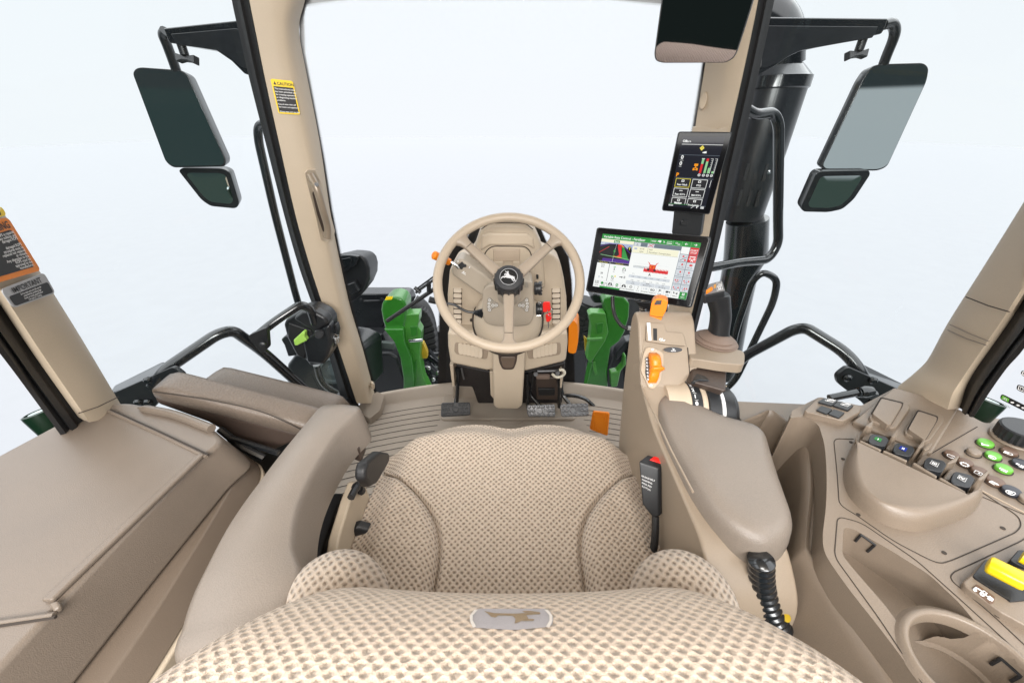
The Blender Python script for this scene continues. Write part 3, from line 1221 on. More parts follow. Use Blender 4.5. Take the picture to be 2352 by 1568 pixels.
mb.build('stem', black, im)

# ---------------------------------------------------------------- tube rails


def rail(name, label, cat, pts, r, m=black_g, rad=0.05, extra=None):
    P = [U(x, y, Y=Y) for x, y, Y in pts]
    path = fillet(P, rad, 6)
    lo = min(P, key=lambda p: p.z)
    if extra is None:
        mb = MB()
        mb.tube(path, r, 14)
        o = mb.build(name, m)
        return tag(o, label, cat)
    root = thing(name, label, cat, lo)
    mb = MB()
    mb.tube(path, r, 14)
    mb.build('tube', m, root)
    for nm, pp, rr in extra:
        mb = MB()
        mb.tube(fillet([U(x, y, Y=Y) for x, y, Y in pp], rad, 6), rr, 12)
        mb.build(nm, m, root)
    return root


rail('hand_rail', 'upright black hand rail outside the left front pillar', 'hand rail', [(625, 276, 1.27), (592, 290, 1.30), (594, 325, 1.31), (632, 494, 1.325), (679, 676, 1.33), (700, 745, 1.33)], 0.0125, rad=0.04)
hr = rail('grab_rail', 'bent black door rail running down to the left rear fender', 'hand rail',
          [(352, 888, 0.86), (378, 850, 0.88), (498, 768, 0.97), (535, 758, 1.0), (605, 808, 1.06), (690, 885, 1.10), (752, 936, 1.14)], 0.0165,
          extra=[('brace_tube', [(578, 782, 1.03), (625, 742, 1.06), (690, 699, 1.12), (712, 708, 1.14), (722, 742, 1.16)], 0.0135)])
mb = MB()
mb.prism(fillet([U(567, 772, Y=1.0), U(612, 752, Y=1.02), U(616, 800, Y=1.02), U(600, 812, Y=1.02)], 0.01, closed=True), (0, 0.018, 0))
mb.lathe([(0.009, 0), (0.009, 0.008), (0.004, 0.010)], U(604, 790, Y=1.005), (0.3, -1, 0.2), 8)
mb.build('gusset', black, hr, bevel=0.002)
rail('exhaust_guard', 'tall black guard tube in front of the exhaust stack', 'guard rail', [(1712, 250, 1.38), (1735, 264, 1.40), (1775, 258, 1.44), (1789, 285, 1.45), (1787, 510, 1.47), (1788, 560, 1.47), (1765, 597, 1.46), (1700, 602, 1.42), (1630, 615, 1.36)], 0.0165, rad=0.045)
rail('step_rail', 'looped black rail between joystick and right grab rail', 'hand rail', [(1660, 900, 1.30), (1690, 872, 1.30), (1778, 690, 1.34), (1786, 640, 1.35), (1752, 624, 1.36), (1728, 645, 1.37), (1690, 760, 1.38), (1672, 850, 1.38)], 0.0125, rad=0.05)
rail('grab_rail', 'bent black rail running down to the right rear fender', 'hand rail', [(1690, 838, 1.10), (1715, 815, 1.09), (1820, 758, 1.03), (1850, 752, 1.01), (1940, 808, 0.93), (1975, 850, 0.89), (1992, 895, 0.87)], 0.0165, rad=0.06)

# ---------------------------------------------------------------- rear fender tips with bracket plates
for side in (-1, 1):
    mx = (lambda x: x) if side < 0 else (lambda x: 2345 - x)
    root = thing('fender_bracket', 'black fender bracket with bolts beside the left rear pillar' if side < 0 else 'black fender bracket with gas strut beside the right rear pillar', 'bracket', U(mx(330), 935, Y=0.85))
    mb = MB()
    mb.prism(fillet([U(mx(x), y, Y=0.86) for x, y in ((255, 905), (398, 842), (424, 862), (421, 880), (362, 926), (350, 940), (285, 950))], 0.012, closed=True), (0, 0.012, 0))
    mb.build('plate', black, root, bevel=0.002)
    mb = MB()
    mb.prism([U(mx(250), 905, Y=0.865), U(mx(262), 886, Y=0.95), U(mx(372), 831, Y=1.0), U(mx(402), 838, Y=0.99), U(mx(398), 845, Y=0.87)], (0, 0.01, -0.01))
    mb.build('fender_edge', steelgrey, root, bevel=0.003)
    for bx, by in ((342, 872), (401, 866), (320, 922), (342, 922)):
        mb = MB()
        mb.lathe([(0.011, 0), (0.011, 0.007), (0.006, 0.012), (0.0, 0.012)], U(mx(bx), by, Y=0.858), (0.2 * -side, -1, 0.1), 10)
        mb.build('bolt', black_g, root)
    if side > 0:
        mb = MB()
        mb.tube(spl([U(1905, 914, Y=0.80), U(1950, 905, Y=0.80), U(1968, 901, Y=0.80)], 4), 0.010, 10)
        mb.lathe([(0.013, 0), (0.016, 0.012), (0.013, 0.03)], U(1975, 900, Y=0.80), (1, 0, 0.1), 12)
        mb.tube([U(1968, 901, Y=0.80), U(2008, 906, Y=0.80)], 0.012, 10)
        mb.build('gas_strut', black_g, root)

# ---------------------------------------------------------------- rear marker lamps
for side, lb in ((-1, 'dark green lamp left of the left rear pillar'), (1, 'dark green lamp behind the foot of the right rear pillar')):
    px = (106, 972) if side < 0 else (2252, 945)
    c = U(*px, Y=0.62)
    root = thing('marker_lamp', lb, 'lamp', c - V((0, 0, 0.06)))
    ax = V((0.25 * side, 0.1, 1)).normalized()
    mb = MB()
    mb.lathe([(0.012, -0.08), (0.021, -0.03), (0.024, 0.02), (0.024, 0.028), (0.019, 0.03), (0.019, 0.022), (0.0, 0.022)], c, ax, 20)
    mb.build('body', dkgreen, root)
    mb = MB()
    mb.lathe([(0.016, 0.023), (0.013, 0.029), (0.009, 0.029), (0.007, 0.025), (0.0, 0.025)], c, ax, 20)
    mb.build('lens', amber_l, root)

# ---------------------------------------------------------------- exhaust stack
ex = thing('exhaust_stack', 'black exhaust stack with elbow and clamp band behind the right pillar', 'exhaust', U(1680, 800, Y=1.95))
EY = 1.95
p0, p1 = U(1782, 178, Y=EY), U(1694, 500, Y=EY)
mb = MB()
mb.tube([p0, p0.lerp(p1, 0.45), p1], [0.128, 0.122, 0.108], 28)
mb.build('heat_shield', steelgrey, ex)
ax = (p0 - p1).normalized()
mb = MB()
mb.lathe([(0.128, -0.045), (0.134, -0.04), (0.134, 0.0), (0.128, 0.004), (0.085, 0.045), (0.0, 0.045)], p0, ax, 28)
mb.build('clamp_band', black_g, ex, ang=30)
mb = MB()
e = fillet([p0 + ax * 0.03, U(1788, 60, Y=EY), U(1700, 22, Y=EY + 0.05)], 0.14, 8)
mb.tube(e, 0.092, 24)
mb.build('elbow', black_g, ex)
mb = MB()
p2 = U(1716, 505, Y=EY - 0.05)
mb.tube([p2, U(1712, 590, Y=EY - 0.05), U(1700, 620, Y=EY - 0.05), U(1680, 720, Y=EY - 0.05), U(1660, 860, Y=EY - 0.05)], [0.092, 0.10, 0.085, 0.085, 0.08], 24)
mb.build('lower_pipe', black_g, ex)
x, y, n = basis((-0.3, -1, 0), ax)
for k, (dx, dz) in enumerate(((-0.04, 0.0), (0.0, 0.0), (0.035, 0.0), (-0.04, -0.11), (0.0, -0.11), (0.035, -0.11))):
    fr = Frame(p0.lerp(p1, 0.62), x, ax, n)
    mb = MB()
    mb.slab(fr, [(dx - 0.006, dz - 0.035), (dx + 0.006, dz - 0.035), (dx + 0.006, dz + 0.035), (dx - 0.006, dz + 0.035)], 0.106, 0.117)
    mb.build('vent_slot', blk_p, ex)
for px, py in ((1822, 194), (1764, 396)):
    mb = MB()
    mb.lathe([(0.009, 0), (0.009, 0.006), (0, 0.009)], U(px, py, Y=EY - 0.118), (0.1, -1, 0.1), 8)
    mb.build('screw', chrome, ex)
mb = MB()
mb.tube(spl([U(1656, 470, Y=1.7), U(1668, 468, Y=1.7), U(1655, 500, Y=1.7), U(1640, 540, Y=1.7), U(1625, 610, Y=1.65)], 5), 0.011, 8)
tag(mb.build('wiring_hose', steelgrey), 'thin dark hose hanging beside the right pillar below the portrait monitor', 'hose')

# ---------------------------------------------------------------- loader brackets, bonnet sides, lamp, tyres


def zC(pts):      # crop 780..1300 x 650..1250
    return [(621.5 + x * 0.3049, 517.9 + y * 0.3049) for x, y in pts]


def zD(pts):      # crop 1640..2200 x 780..1280
    return [(1306.6 + x * 0.254, 621.5 + y * 0.254) for x, y in pts]


def plate(mbm, pts, Y, th, m, name, root, bevel=0.008):
    mb = MB()
    mb.prism([U(x, y, Y=Y) for x, y in pts], (0, th, 0))
    return mb.build(name, m, root, bevel=bevel, seg=3)


lbk = thing('loader_bracket', 'green loader mounting post left of the steering column with a small label', 'bracket', U(960, 905, Y=2.0))
plate(None, zC([(828, 640), (835, 585), (880, 545), (935, 535), (990, 548), (1020, 590), (1022, 700), (1000, 830), (945, 865), (870, 800), (845, 730)]), 1.93, 0.14, green_m, 'head', lbk, 0.02)
plate(None, zC([(850, 780), (1000, 780), (1010, 880), (1060, 1000), (1080, 1150), (1075, 1300), (1000, 1310), (1000, 1150), (975, 1000), (930, 880)]), 1.90, 0.10, green_m, 'side_plate', lbk)
plate(None, zC([(1000, 670), (1118, 665), (1118, 720), (1108, 760), (1135, 800), (1130, 900), (1125, 1000), (1150, 1150), (1200, 1250), (1260, 1330), (1070, 1320), (1078, 1130), (1055, 980), (1000, 850)]), 1.94, 0.08, green_l, 'front_plate', lbk)
plate(None, zC([(1050, 760), (1105, 760), (1100, 830), (1060, 835)]), 1.935, 0.02, green_m, 'pocket', lbk, 0.003)
plate(None, zC([(1075, 1030), (1100, 1010), (1102, 1090), (1088, 1140), (1072, 1090)]), 1.935, 0.02, green_m, 'slot', lbk, 0.003)
mb = MB()
mb.tube([U(*zC([(1045, 868)])[0], Y=1.93), U(*zC([(1142, 860)])[0], Y=1.92)], 0.010, 10)
mb.build('pin', chrome, lbk)
q = Quad(*[U(x, y, Y=1.925) for x, y in zC([(872, 535), (922, 532), (915, 556), (862, 560)])])
mb = MB()
mb.prism([q(0, 0), q(1, 0), q(1, 1), q(0, 1)], q.n * 0.002)
mb.build('label', ylabel, lbk)
plate(None, zC([(1125, 880), (1150, 890), (1180, 960), (1180, 1000), (1120, 1005)]), 2.0, 0.04, mat('dull yellow paint', (0.42, 0.28, 0.01), 0.5, grain=30, var=0.1), 'yellow_tag', lbk, 0.003)

rbk = thing('loader_bracket', 'green loader mounting post right of the steering column under the wide monitor', 'bracket', U(1380, 905, Y=2.0))
plate(None, zD([(308, 285), (335, 240), (420, 228), (490, 235), (552, 300), (545, 420), (505, 560), (460, 640), (380, 700), (350, 900), (358, 1120), (150, 1120), (180, 950), (220, 800), (280, 640), (345, 560), (335, 400)]), 1.95, 0.10, green_m, 'side_plate', rbk, 0.012)
plate(None, zD([(178, 400), (210, 380), (335, 385), (360, 560), (330, 640), (250, 760), (200, 840), (160, 800), (190, 620), (200, 500)]), 1.92, 0.07, green_l, 'front_plate', rbk)
plate(None, zD([(245, 480), (312, 470), (308, 560), (255, 575)]), 1.915, 0.02, green_m, 'pocket', rbk, 0.003)
plate(None, zD([(500, 780), (520, 770), (520, 850), (470, 910), (440, 1050), (385, 1055), (375, 925), (440, 910), (490, 855)]), 1.92, 0.05, green_l, 'foot_hook', rbk)
plate(None, zD([(215, 830), (240, 820), (258, 930), (240, 950), (220, 890)]), 1.93, 0.02, green_l, 'rib', rbk, 0.003)
mb = MB()
mb.tube([U(*zD([(165, 620)])[0], Y=1.90), U(*zD([(300, 612)])[0], Y=1.90)], 0.010, 10)
mb.build('pin', green_l, rbk)
plate(None, zD([(140, 600), (185, 640), (200, 720), (180, 780), (150, 740)]), 1.99, 0.03, MATS['dull yellow paint'], 'yellow_tag', rbk, 0.003)

# bonnet flanks and fenders in black
fd = thing('front_fender', 'black front fender behind the left loader post', 'fender', U(880, 900, Y=2.3))
plate(None, zC([(560, 640), (640, 520), (690, 513), (1020, 513), (1050, 530), (1070, 580), (1000, 700), (860, 740), (830, 830), (660, 830), (600, 700)]), 2.25, 0.12, steelgrey, 'top_shell', fd, 0.02)
plate(None, zC([(660, 815), (845, 815), (860, 860), (930, 900), (930, 960), (900, 960), (780, 1000), (680, 900)]), 2.15, 0.1, black, 'inner_liner', fd)
plate(None, zC([(690, 900), (780, 905), (810, 960), (900, 960), (960, 1000), (1010, 1150), (1020, 1330), (800, 1330), (740, 1150)]), 2.05, 0.3, black, 'lower_body', fd, 0.02)
mb = MB()
P = [U(*p, Y=2.235) for p in zC([(685, 562), (700, 568), (820, 566), (840, 558)])]
mb.tube(P, 0.006, 8)
for p in (P[0], P[-1]):
    mb.lathe([(0.014, 0), (0.014, 0.01), (0, 0.012)], p, (0, -1, 0.2), 10)
mb.build('grip_bar', black, fd)
plate(None, zC([(830, 880), (930, 890), (935, 930), (900, 955), (845, 955)]), 2.1, 0.03, mat('smoked lens', (0.10, 0.12, 0.11), 0.15, grain=20, var=0.1), 'lens', fd, 0.004)

fr_ = thing('bonnet_side', 'grey bonnet side panel below the wide monitor', 'panel', U(1480, 800, Y=2.2))
plate(None, zD([(540, 250), (900, 260), (900, 620), (500, 640), (480, 560)]), 2.25, 0.2, mat('grey panel paint', (0.055, 0.055, 0.058), 0.4, grain=40, var=0.1), 'panel', fr_, 0.01)
plate(None, zD([(190, 240), (230, 200), (330, 240), (330, 300), (230, 300)]), 2.1, 0.15, steelgrey, 'lamp_pod', fr_, 0.015)
plate(None, zD([(360, 900), (400, 780), (600, 620), (680, 640), (620, 1140), (360, 1110)]), 2.15, 0.3, black, 'frame_side', fr_, 0.02)
plate(None, zD([(420, 800), (430, 740), (520, 640), (600, 620), (625, 650), (560, 680), (500, 740), (440, 810)]), 2.05, 0.08, steelgrey, 'hose_arch', fr_, 0.01)
plate(None, zD([(545, 700), (600, 660), (610, 800), (570, 1000), (520, 1060), (510, 880)]), 2.02, 0.08, black_g, 'valve_block', fr_, 0.01)

# work lamp beside the left pillar
wl = thing('work_lamp', 'rounded black work lamp housing beside the left front pillar', 'lamp', U(800, 700, Y=1.9))
mb = MB()
o = [U(x, y, Y=1.95) for x, y in zC([(470, 230), (540, 208), (600, 210), (690, 222), (728, 270), (744, 330), (742, 410), (705, 500), (650, 560), (600, 590), (520, 620), (470, 500)])]
mb.prism(o, (0.02, 0.16, 0), 0.8)
mb.build('housing', black, wl, bevel=0.02, seg=4)
mb = MB()
o = [U(x, y, Y=1.93) for x, y in zC([(500, 240), (540, 222), (600, 222), (668, 232), (640, 300), (560, 352), (500, 380)])]
mb.prism(o, (0, 0.03, 0), 0.95)
mb.build('bezel', steelgrey, wl, bevel=0.006)
mb = MB()
o = [U(x, y, Y=1.925) for x, y in zC([(520, 255), (600, 240), (615, 262), (590, 300), (540, 330)])]
mb.prism(o, (0, 0.02, 0))
mb.build('lens', black_g, wl, bevel=0.003)
plate(None, zC([(560, 450), (630, 425), (665, 500), (600, 520)]), 1.91, 0.05, black, 'clip', wl, 0.008)

# chassis and hydraulics between the posts and the column
cy_ = thing('front_axle', 'dark front axle with lugged wheels and hydraulic hoses beyond the loader posts', 'axle', U(1010, 900, Y=2.2))
# front wheels: only the lugged tread shows


def tyre(pts, Y):
    P = spl([U(x, y, Y=Y) for x, y in pts], 5)
    mb = MB()
    mb.tube(P, [0.085] * len(P), 12)
    root = mb.build('front_wheel', black_t, cy_)
    for i in range(1, len(P) - 1, 2):
        t = (P[i + 1] - P[i - 1]).normalized()
        for s in (-1, 1):
            mb = MB()
            c = P[i] + V((s * 0.045, -0.06, 0))
            mb.box(c, (0.085, 0.06, 0.035), (1, 0, 0.35 * s), (0, 1, 0))
            mb.build('lug', black_t, root, bevel=0.006)
    return root


tyre(zC([(1060, 610), (1110, 640), (1150, 720), (1170, 830), (1180, 930)]), 2.3)
tyre([(1352, 690), (1342, 715), (1332, 745), (1326, 790)], 2.3)
plate(None, zC([(1120, 1000), (1300, 1010), (1330, 1100), (1330, 1330), (1200, 1330), (1150, 1150)]), 2.35, 0.2, black, 'housing', cy_, 0.015)
plate(None, [(940, 800), (1400, 800), (1420, 930), (930, 930)], 2.6, 0.3, black, 'gearbox', cy_, 0.02)
plate(None, [(1000, 760), (1040, 770), (1040, 930), (1000, 930)], 2.42, 0.1, black_g, 'bracket', cy_, 0.01)
plate(None, [(1290, 770), (1345, 750), (1350, 930), (1290, 930)], 2.42, 0.1, black_g, 'bracket', cy_, 0.01)
plate(None, zC([(1160, 1080), (1320, 1070), (1330, 1250), (1190, 1250)]), 2.28, 0.05, dkgreen, 'casting', cy_, 0.015)
rr = random.Random(4)
for k in range(7):
    a = zC([(1150 + rr.random() * 40, 880 + k * 45), (1210 + rr.random() * 60, 960 + k * 45), (1290 + rr.random() * 50, 950 + k * 50 + rr.random() * 40)])
    mb = MB()
    mb.tube(spl([U(x, y, Y=2.15 + 0.03 * rr.random()) for x, y in a], 5), 0.014, 8)
    mb.build('hose', black_g, cy_)
for x, y in zC([(1145, 1115), (1260, 1105), (1225, 1155), (1310, 1240), (1190, 1070), (1275, 990)]):
    mb = MB()
    mb.lathe([(0.014, 0), (0.014, 0.02), (0.008, 0.024), (0, 0.024)], U(x, y, Y=2.1), (0.3, -1, 0.4), 8)
    mb.build('fitting', chrome, cy_)

# lower left: black fuel tank shell and door latch
ft = thing('fuel_tank', 'large black tank shell with round cap low outside the left door', 'tank', U(720, 920, Y=1.55))
mb = MB()
o = [U(x, y, Y=1.62) for x, y in zC([(100, 1170), (108, 1050), (170, 970), (330, 930), (480, 950), (600, 1000), (640, 1370), (300, 1370), (160, 1270)])]
mb.prism(o, (0.1, 0.3, 0), 0.9)
mb.build('shell', steelgrey, ft, bevel=0.03, seg=4)
mb = MB()
c = U(*zC([(475, 1090)])[0], Y=1.60)
mb.lathe([(0.075, -0.02), (0.075, 0.0), (0.06, 0.004), (0.055, -0.01), (0.03, -0.01), (0.028, 0.004), (0.0, 0.004)], c, (0.4, -1, 0.2), 28)
mb.build('cap_ring', mat('grey rubber', (0.10, 0.125, 0.13), 0.4, grain=100, var=0.1), ft)
mb = MB()
mb.tube(fillet([U(x, y, Y=1.52) for x, y in zC([(345, 1050), (365, 1140), (410, 1210), (480, 1250), (560, 1290)])], 0.05, 4), 0.016, 10)
mb.build('guard_tube', black_g, ft)
mb = MB()
o = [U(x, y, Y=1.66) for x, y in zC([(75, 860), (110, 830), (180, 850), (200, 980), (130, 990), (100, 900)])]
mb.prism(o, (0, 0.1, 0))
mb.build('filler_block', black, ft, bevel=0.008)

dl = thing('door_latch', 'black door latch box with a light green lever beside the left pillar', 'latch', U(705, 830, Y=1.16))
Yd = 1.17


def latch(pts, Y, th, m, name, bev=0.006, taper=1.0):
    mb = MB()
    mb.prism([U(x, y, Y=Y) for x, y in zC(pts)], (0, th, 0), taper)
    return mb.build(name, m, dl, bevel=bev, seg=3)


latch([(92, 745), (110, 715), (225, 640), (300, 630), (400, 680), (440, 730), (455, 900), (440, 985), (400, 1050), (290, 1062), (270, 1020), (190, 985), (120, 850)], Yd, 0.08, black, 'case', 0.012)
latch([(135, 735), (300, 790), (320, 830), (290, 860), (250, 1010), (200, 975), (130, 840)], Yd - 0.004, 0.02, blk_p, 'recess', 0.004)
latch([(160, 705), (230, 650), (310, 640), (405, 690), (435, 740), (330, 810)], Yd - 0.018, 0.05, black, 'top_cover', 0.012)
latch([(300, 830), (360, 785), (440, 745), (455, 900), (430, 990), (385, 1050), (270, 1040), (235, 880)], Yd - 0.012, 0.05, steelgrey, 'side_cover', 0.012)
latch([(170, 865), (240, 800), (258, 808), (255, 840), (272, 868), (200, 905), (180, 905)], Yd - 0.035, 0.022, lime, 'lever', 0.005)
mb = MB()
mb.lathe([(0.016, 0.0), (0.017, 0.006), (0.013, 0.010), (0, 0.010)], U(*zC([(370, 815)])[0], Y=Yd - 0.015), (0.1, -1, 0.3), 20)
mb.build('lock_button', black, dl)
mb = MB()
c = U(*zC([(492, 855)])[0], Y=1.19)
mb.lathe([(0.010, -0.012), (0.0115, -0.012), (0.0115, 0.008), (0.0085, 0.012), (0.0, 0.012)], c, (0.3, -0.3, 1), 16)
mb.tube([c + V((-0.02, 0.01, 0.015)), c + V((0.0, 0.0, 0.018)), c + V((0.012, -0.002, 0.012))], 0.005, 8)
st = mb.build('striker', chrome, dl)
mb = MB()
mb.prism([U(x, y, Y=1.20) for x, y in zC([(450, 750), (490, 745), (505, 800), (480, 920), (455, 920)])], (0, 0.03, 0))
mb.build('striker_plate', black, dl, bevel=0.003)

# wiper resting across the lower windscreen
wp = thing('wiper', 'black windscreen wiper resting left of the steering wheel', 'wiper', U(895, 738, Y=1.62))
mb = MB()
mb.tube([U(889, 737, Y=1.60), U(1000, 662, Y=1.61), U(1060, 620, Y=1.61)], 0.010, 8)
mb.build('blade', black_r, wp)
mb = MB()
mb.tube([U(955, 672, Y=1.58), U(963, 666, Y=1.58), U(1000, 640, Y=1.585), U(1060, 600, Y=1.59)], 0.006, 8)
mb.tube([U(955, 665, Y=1.58), U(1000, 632, Y=1.585), U(1050, 600, Y=1.59)], 0.004, 8)
mb.tube([U(952, 660, Y=1.58), U(966, 672, Y=1.58)], 0.009, 8)
mb.tube([U(985, 648, Y=1.59), U(985, 668, Y=1.60)], 0.010, 8)
mb.build('arm', black, wp)

# ================================================================ operator's seat
seat = thing('operator_seat', 'beige woven operator seat with a low backrest', 'seat', (0, 0.45, 0.0))


def smooth01(x):
    x = max(0.0, min(1.0, x))
    return x * x * (3 - 2 * x)


# cushion: pillow on a rounded plan, with raised side bolsters and a stitched crease
SX = -0.004
CY0, CY1 = 0.22, 0.785
CW = 0.300


def cushion_pt(s, v):
    """s in -1..1 around the cross-section (|s| > 0.8 is the flank), v in 0..1 rear to front (v > 0.9 is the front flank)"""
    vv = min(v / 0.88, 1.0)
    fl = max(0.0, (v - 0.88) / 0.12)
    # half width along the length: widest near the middle, narrowing to the front with round corners
    y = lerp(CY0, CY1, vv)
    k = max(0.0, (y - 0.50) / (CY1 - 0.50))
    hw = CW - 0.012 * k - 0.030 * k ** 6
    a = min(abs(s) / 0.84, 1.0)
    sd = max(0.0, (abs(s) - 0.84) / 0.16)
    sg = 1 if s >= 0 else -1
    x = hw * a
    # front outline: two soft lobes with a shallow notch
    yy = y
    if vv > 0.6:
        t = (vv - 0.6) / 0.4
        yy = y - t * (0.014 * math.exp(-(x / 0.05) ** 2)) - 0.112 * t ** 1.5 * (x / hw) ** 4.0
    z = 0.492 + 0.012 * vv
    z -= 0.026 * (1 - (x / CW) ** 2) * (1 - 0.5 * vv)            # dish
    # bolster crease: an arc from the rear at x=.155 running out to the flank at y~.66
    xc = 0.132 + 0.148 * max(0.0, (yy - 0.385) / 0.214) ** 2.6
    dd = x - xc
    z += 0.017 * smooth01(dd / 0.030) * smooth01((0.66 - yy) / 0.07)
    z -= 0.015 * math.exp(-((dd - 0.001) / 0.0045) ** 2) * smooth01((0.66 - yy) / 0.06)
    z += 0.012 * math.exp(-((vv - 0.86) / 0.13) ** 2) * (1 - 0.75 * math.exp(-(x / 0.055) ** 2))
    # edges roll over
    e = smooth01((a - 0.80) / 0.20)
    z -= 0.026 * e
    f = smooth01((vv - 0.86) / 0.14)
    z -= 0.030 * f
    x2 = x + 0.012 * math.sin(sd * PI / 2) - 0.02 * sd * sd
    z -= 0.085 * sd ** 1.2
    y2 = yy + 0.014 * math.sin(fl * PI / 2) - 0.02 * fl * fl
    z -= 0.10 * fl ** 1.2
    return V((SX + sg * x2, y2, z))


def uvgrid(P):
    """arc-length texture coordinates measured from the middle column"""
    n, m = len(P), len(P[0])
    uv = [[None] * m for _ in range(n)]
    mid = m // 2
    v = 0.0
    for i in range(n):
        if i:
            v += (P[i][mid] - P[i - 1][mid]).length
        u = 0.0
        uv[i][mid] = (0.0, v)
        for j in range(mid + 1, m):
            u += (P[i][j] - P[i][j - 1]).length
            uv[i][j] = (u, v)
        u = 0.0
        for j in range(mid - 1, -1, -1):
            u -= (P[i][j] - P[i][j + 1]).length
            uv[i][j] = (u, v)
    return uv


NS, NV = 220, 170
P = [[cushion_pt(-1 + 2 * j / NS, i / NV) for j in range(NS + 1)] for i in range(NV + 1)]
mb = MB()
mb.grid(P, uvgrid(P))
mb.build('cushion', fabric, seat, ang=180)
mb = MB()     # seat pan under the cushion
mb.prism(fillet([(-0.27, 0.22, 0.33), (0.27, 0.22, 0.33), (0.26, 0.64, 0.33), (0.18, 0.75, 0.33), (-0.18, 0.75, 0.33), (-0.26, 0.64, 0.33)], 0.06, closed=True), (0, 0, 0.09))
mb.build('seat_pan', black, seat, bevel=0.02)
mb = MB()
mb.prism(fillet([(-0.22, 0.18, 0.0), (0.22, 0.18, 0.0), (0.22, 0.62, 0.0), (-0.22, 0.62, 0.0)], 0.05, closed=True), (0, 0, 0.33))
mb.build('suspension', dkbrown, seat, bevel=0.02)

# backrest: the camera looks over its crest
# cross-sections from low on the front face, over the crest, and back down; each row is a smooth arch across


def back_pt(s, v):
    """v 0..1 : from the lower front face up over the top to the rear; s -1..1 across"""
    a = abs(s)
    sg = 1 if s >= 0 else -1
    keys = [(0.0, 0.262, 0.40, 0.262), (0.16, 0.268, 0.52, 0.262), (0.30, 0.262, 0.63, 0.255), (0.42, 0.240, 0.712, 0.247), (0.52, 0.213, 0.764, 0.241), (0.62, 0.174, 0.805, 0.258),
            (0.74, 0.120, 0.842, 0.284), (0.88, 0.040, 0.868, 0.318), (1.0, -0.06, 0.872, 0.33)]
    for k0, k1 in zip(keys, keys[1:]):
        if v <= k1[0]:
            break
    t = (v - k0[0]) / (k1[0] - k0[0])
    i = keys.index(k0)
    km = keys[i - 1] if i > 0 else k0
    kn = keys[i + 2] if i + 2 < len(keys) else k1

    def cr(c):
        p0, p1, p2, p3 = km[c], k0[c], k1[c], kn[c]
        return 0.5 * (2 * p1 + (p2 - p0) * t + (2 * p0 - 5 * p1 + 4 * p2 - p3) * t * t + (3 * p1 - p0 - 3 * p2 + p3) * t ** 3)
    y, z, hw = cr(1), cr(2), cr(3)
    w = smooth01((v - 0.30) / 0.4)
    rr_ = 0.060
    if a <= 0.72:
        x, drop = (hw - rr_) * a / 0.72, 0.0
    else:
        th = (a - 0.72) / 0.28 * R(100)
        x, drop = hw - rr_ + rr_ * math.sin(th), rr_ * (1 - math.cos(th))
    # the crest faces up, the front face faces forward: roll down or backwards accordingly
    drop += 0.010 * (x / hw) ** 2
    z -= drop * w
    y -= drop * (1 - w)
    # concave middle
    y -= 0.016 * (1 - min(1, x / 0.16) ** 2) * (1 - w)
    z -= 0.004 * (1 - min(1, x / 0.14) ** 2) * w
    return V((SX + sg * x, y, z))


NS, NV = 130, 120
P = [[back_pt(-1 + 2 * j / NS, i / NV) for j in range(NS + 1)] for i in range(NV + 1)]
mb = MB()
mb.grid(P, uvgrid(P))
backrest = mb.build('backrest', fabric_lit, seat, ang=180)

# woven badge sewn on the crest: grey lozenge with a worn leaping stag
patch_grey = mat('grey woven patch', (0.46, 0.43, 0.44), 0.85, grain=1500, bump=0.5, var=0.10)
patch_cream = mat('cream stitching', (0.80, 0.74, 0.68), 0.8, grain=1500, bump=0.3, var=0.05)
patch_tan = mat('tan stitching', (0.34, 0.25, 0.155), 0.85, grain=1500, bump=0.5, var=0.2)


from mathutils.bvhtree import BVHTree


def bvh_of(rows):
    vs = [p for r in rows for p in r]
    m = len(rows[0])
    fs = [(i * m + j, i * m + j + 1, (i + 1) * m + j + 1, (i + 1) * m + j) for i in range(len(rows) - 1) for j in range(m - 1)]
    return BVHTree.FromPolygons(vs, fs)


def patch_on(bvh, name, pts, m, off, parent, cuts=4):
    """a flat outline of the photo sewn onto a curved skin"""
    bm = bmesh.new()
    f = bm.faces.new([bm.verts.new((x, y, 0)) for x, y in pts])
    bmesh.ops.triangulate(bm, faces=[f])
    bmesh.ops.subdivide_edges(bm, edges=bm.edges[:], cuts=cuts, use_grid_fill=True)
    c = V((0, 0, CAM_H))
    for v in bm.verts:
        r = ray(v.co.x, v.co.y).normalized()
        hit = bvh.ray_cast(c, r)
        v.co = (hit[0] if hit[0] is not None else c + r * 0.38) - r * off
    mb = MB()
    mb.bm.free()
    mb.bm = bm
    return mb.build(name, m, parent, ang=180)


back_bvh = bvh_of(P)
lz = fillet([V((x, y, 0)) for x, y in ((1078, 1418), (1092, 1397), (1258, 1397), (1272, 1416), (1268, 1438), (1180, 1446), (1084, 1440))], 10, 4, closed=True)
badge = patch_on(back_bvh, 'badge', [(p.x, p.y) for p in lz], patch_grey, 0.0012, backrest, 6)
for s in (-1, 1):
    pts = [(1174 + s * x, y) for x, y in ((76, 1399), (84, 1399), (95, 1413), (95, 1424), (88, 1440), (80, 1438), (88, 1424), (88, 1412))]
    patch_on(back_bvh, 'border', pts, patch_cream, 0.0022, badge)
for pts in ([(1112, 1402), (1136, 1407), (1186, 1408), (1240, 1405), (1242, 1409), (1186, 1413), (1136, 1412), (1122, 1409)], [(1122, 1409), (1146, 1411), (1138, 1417), (1128, 1415)],
            [(1176, 1411), (1208, 1410), (1214, 1420), (1200, 1424), (1182, 1431), (1184, 1420)], [(1198, 1402), (1220, 1402), (1240, 1405), (1206, 1406)], [(1206, 1419), (1228, 1421), (1226, 1424), (1200, 1425)]):
    patch_on(back_bvh, 'stag', pts, patch_tan, 0.0022, badge)

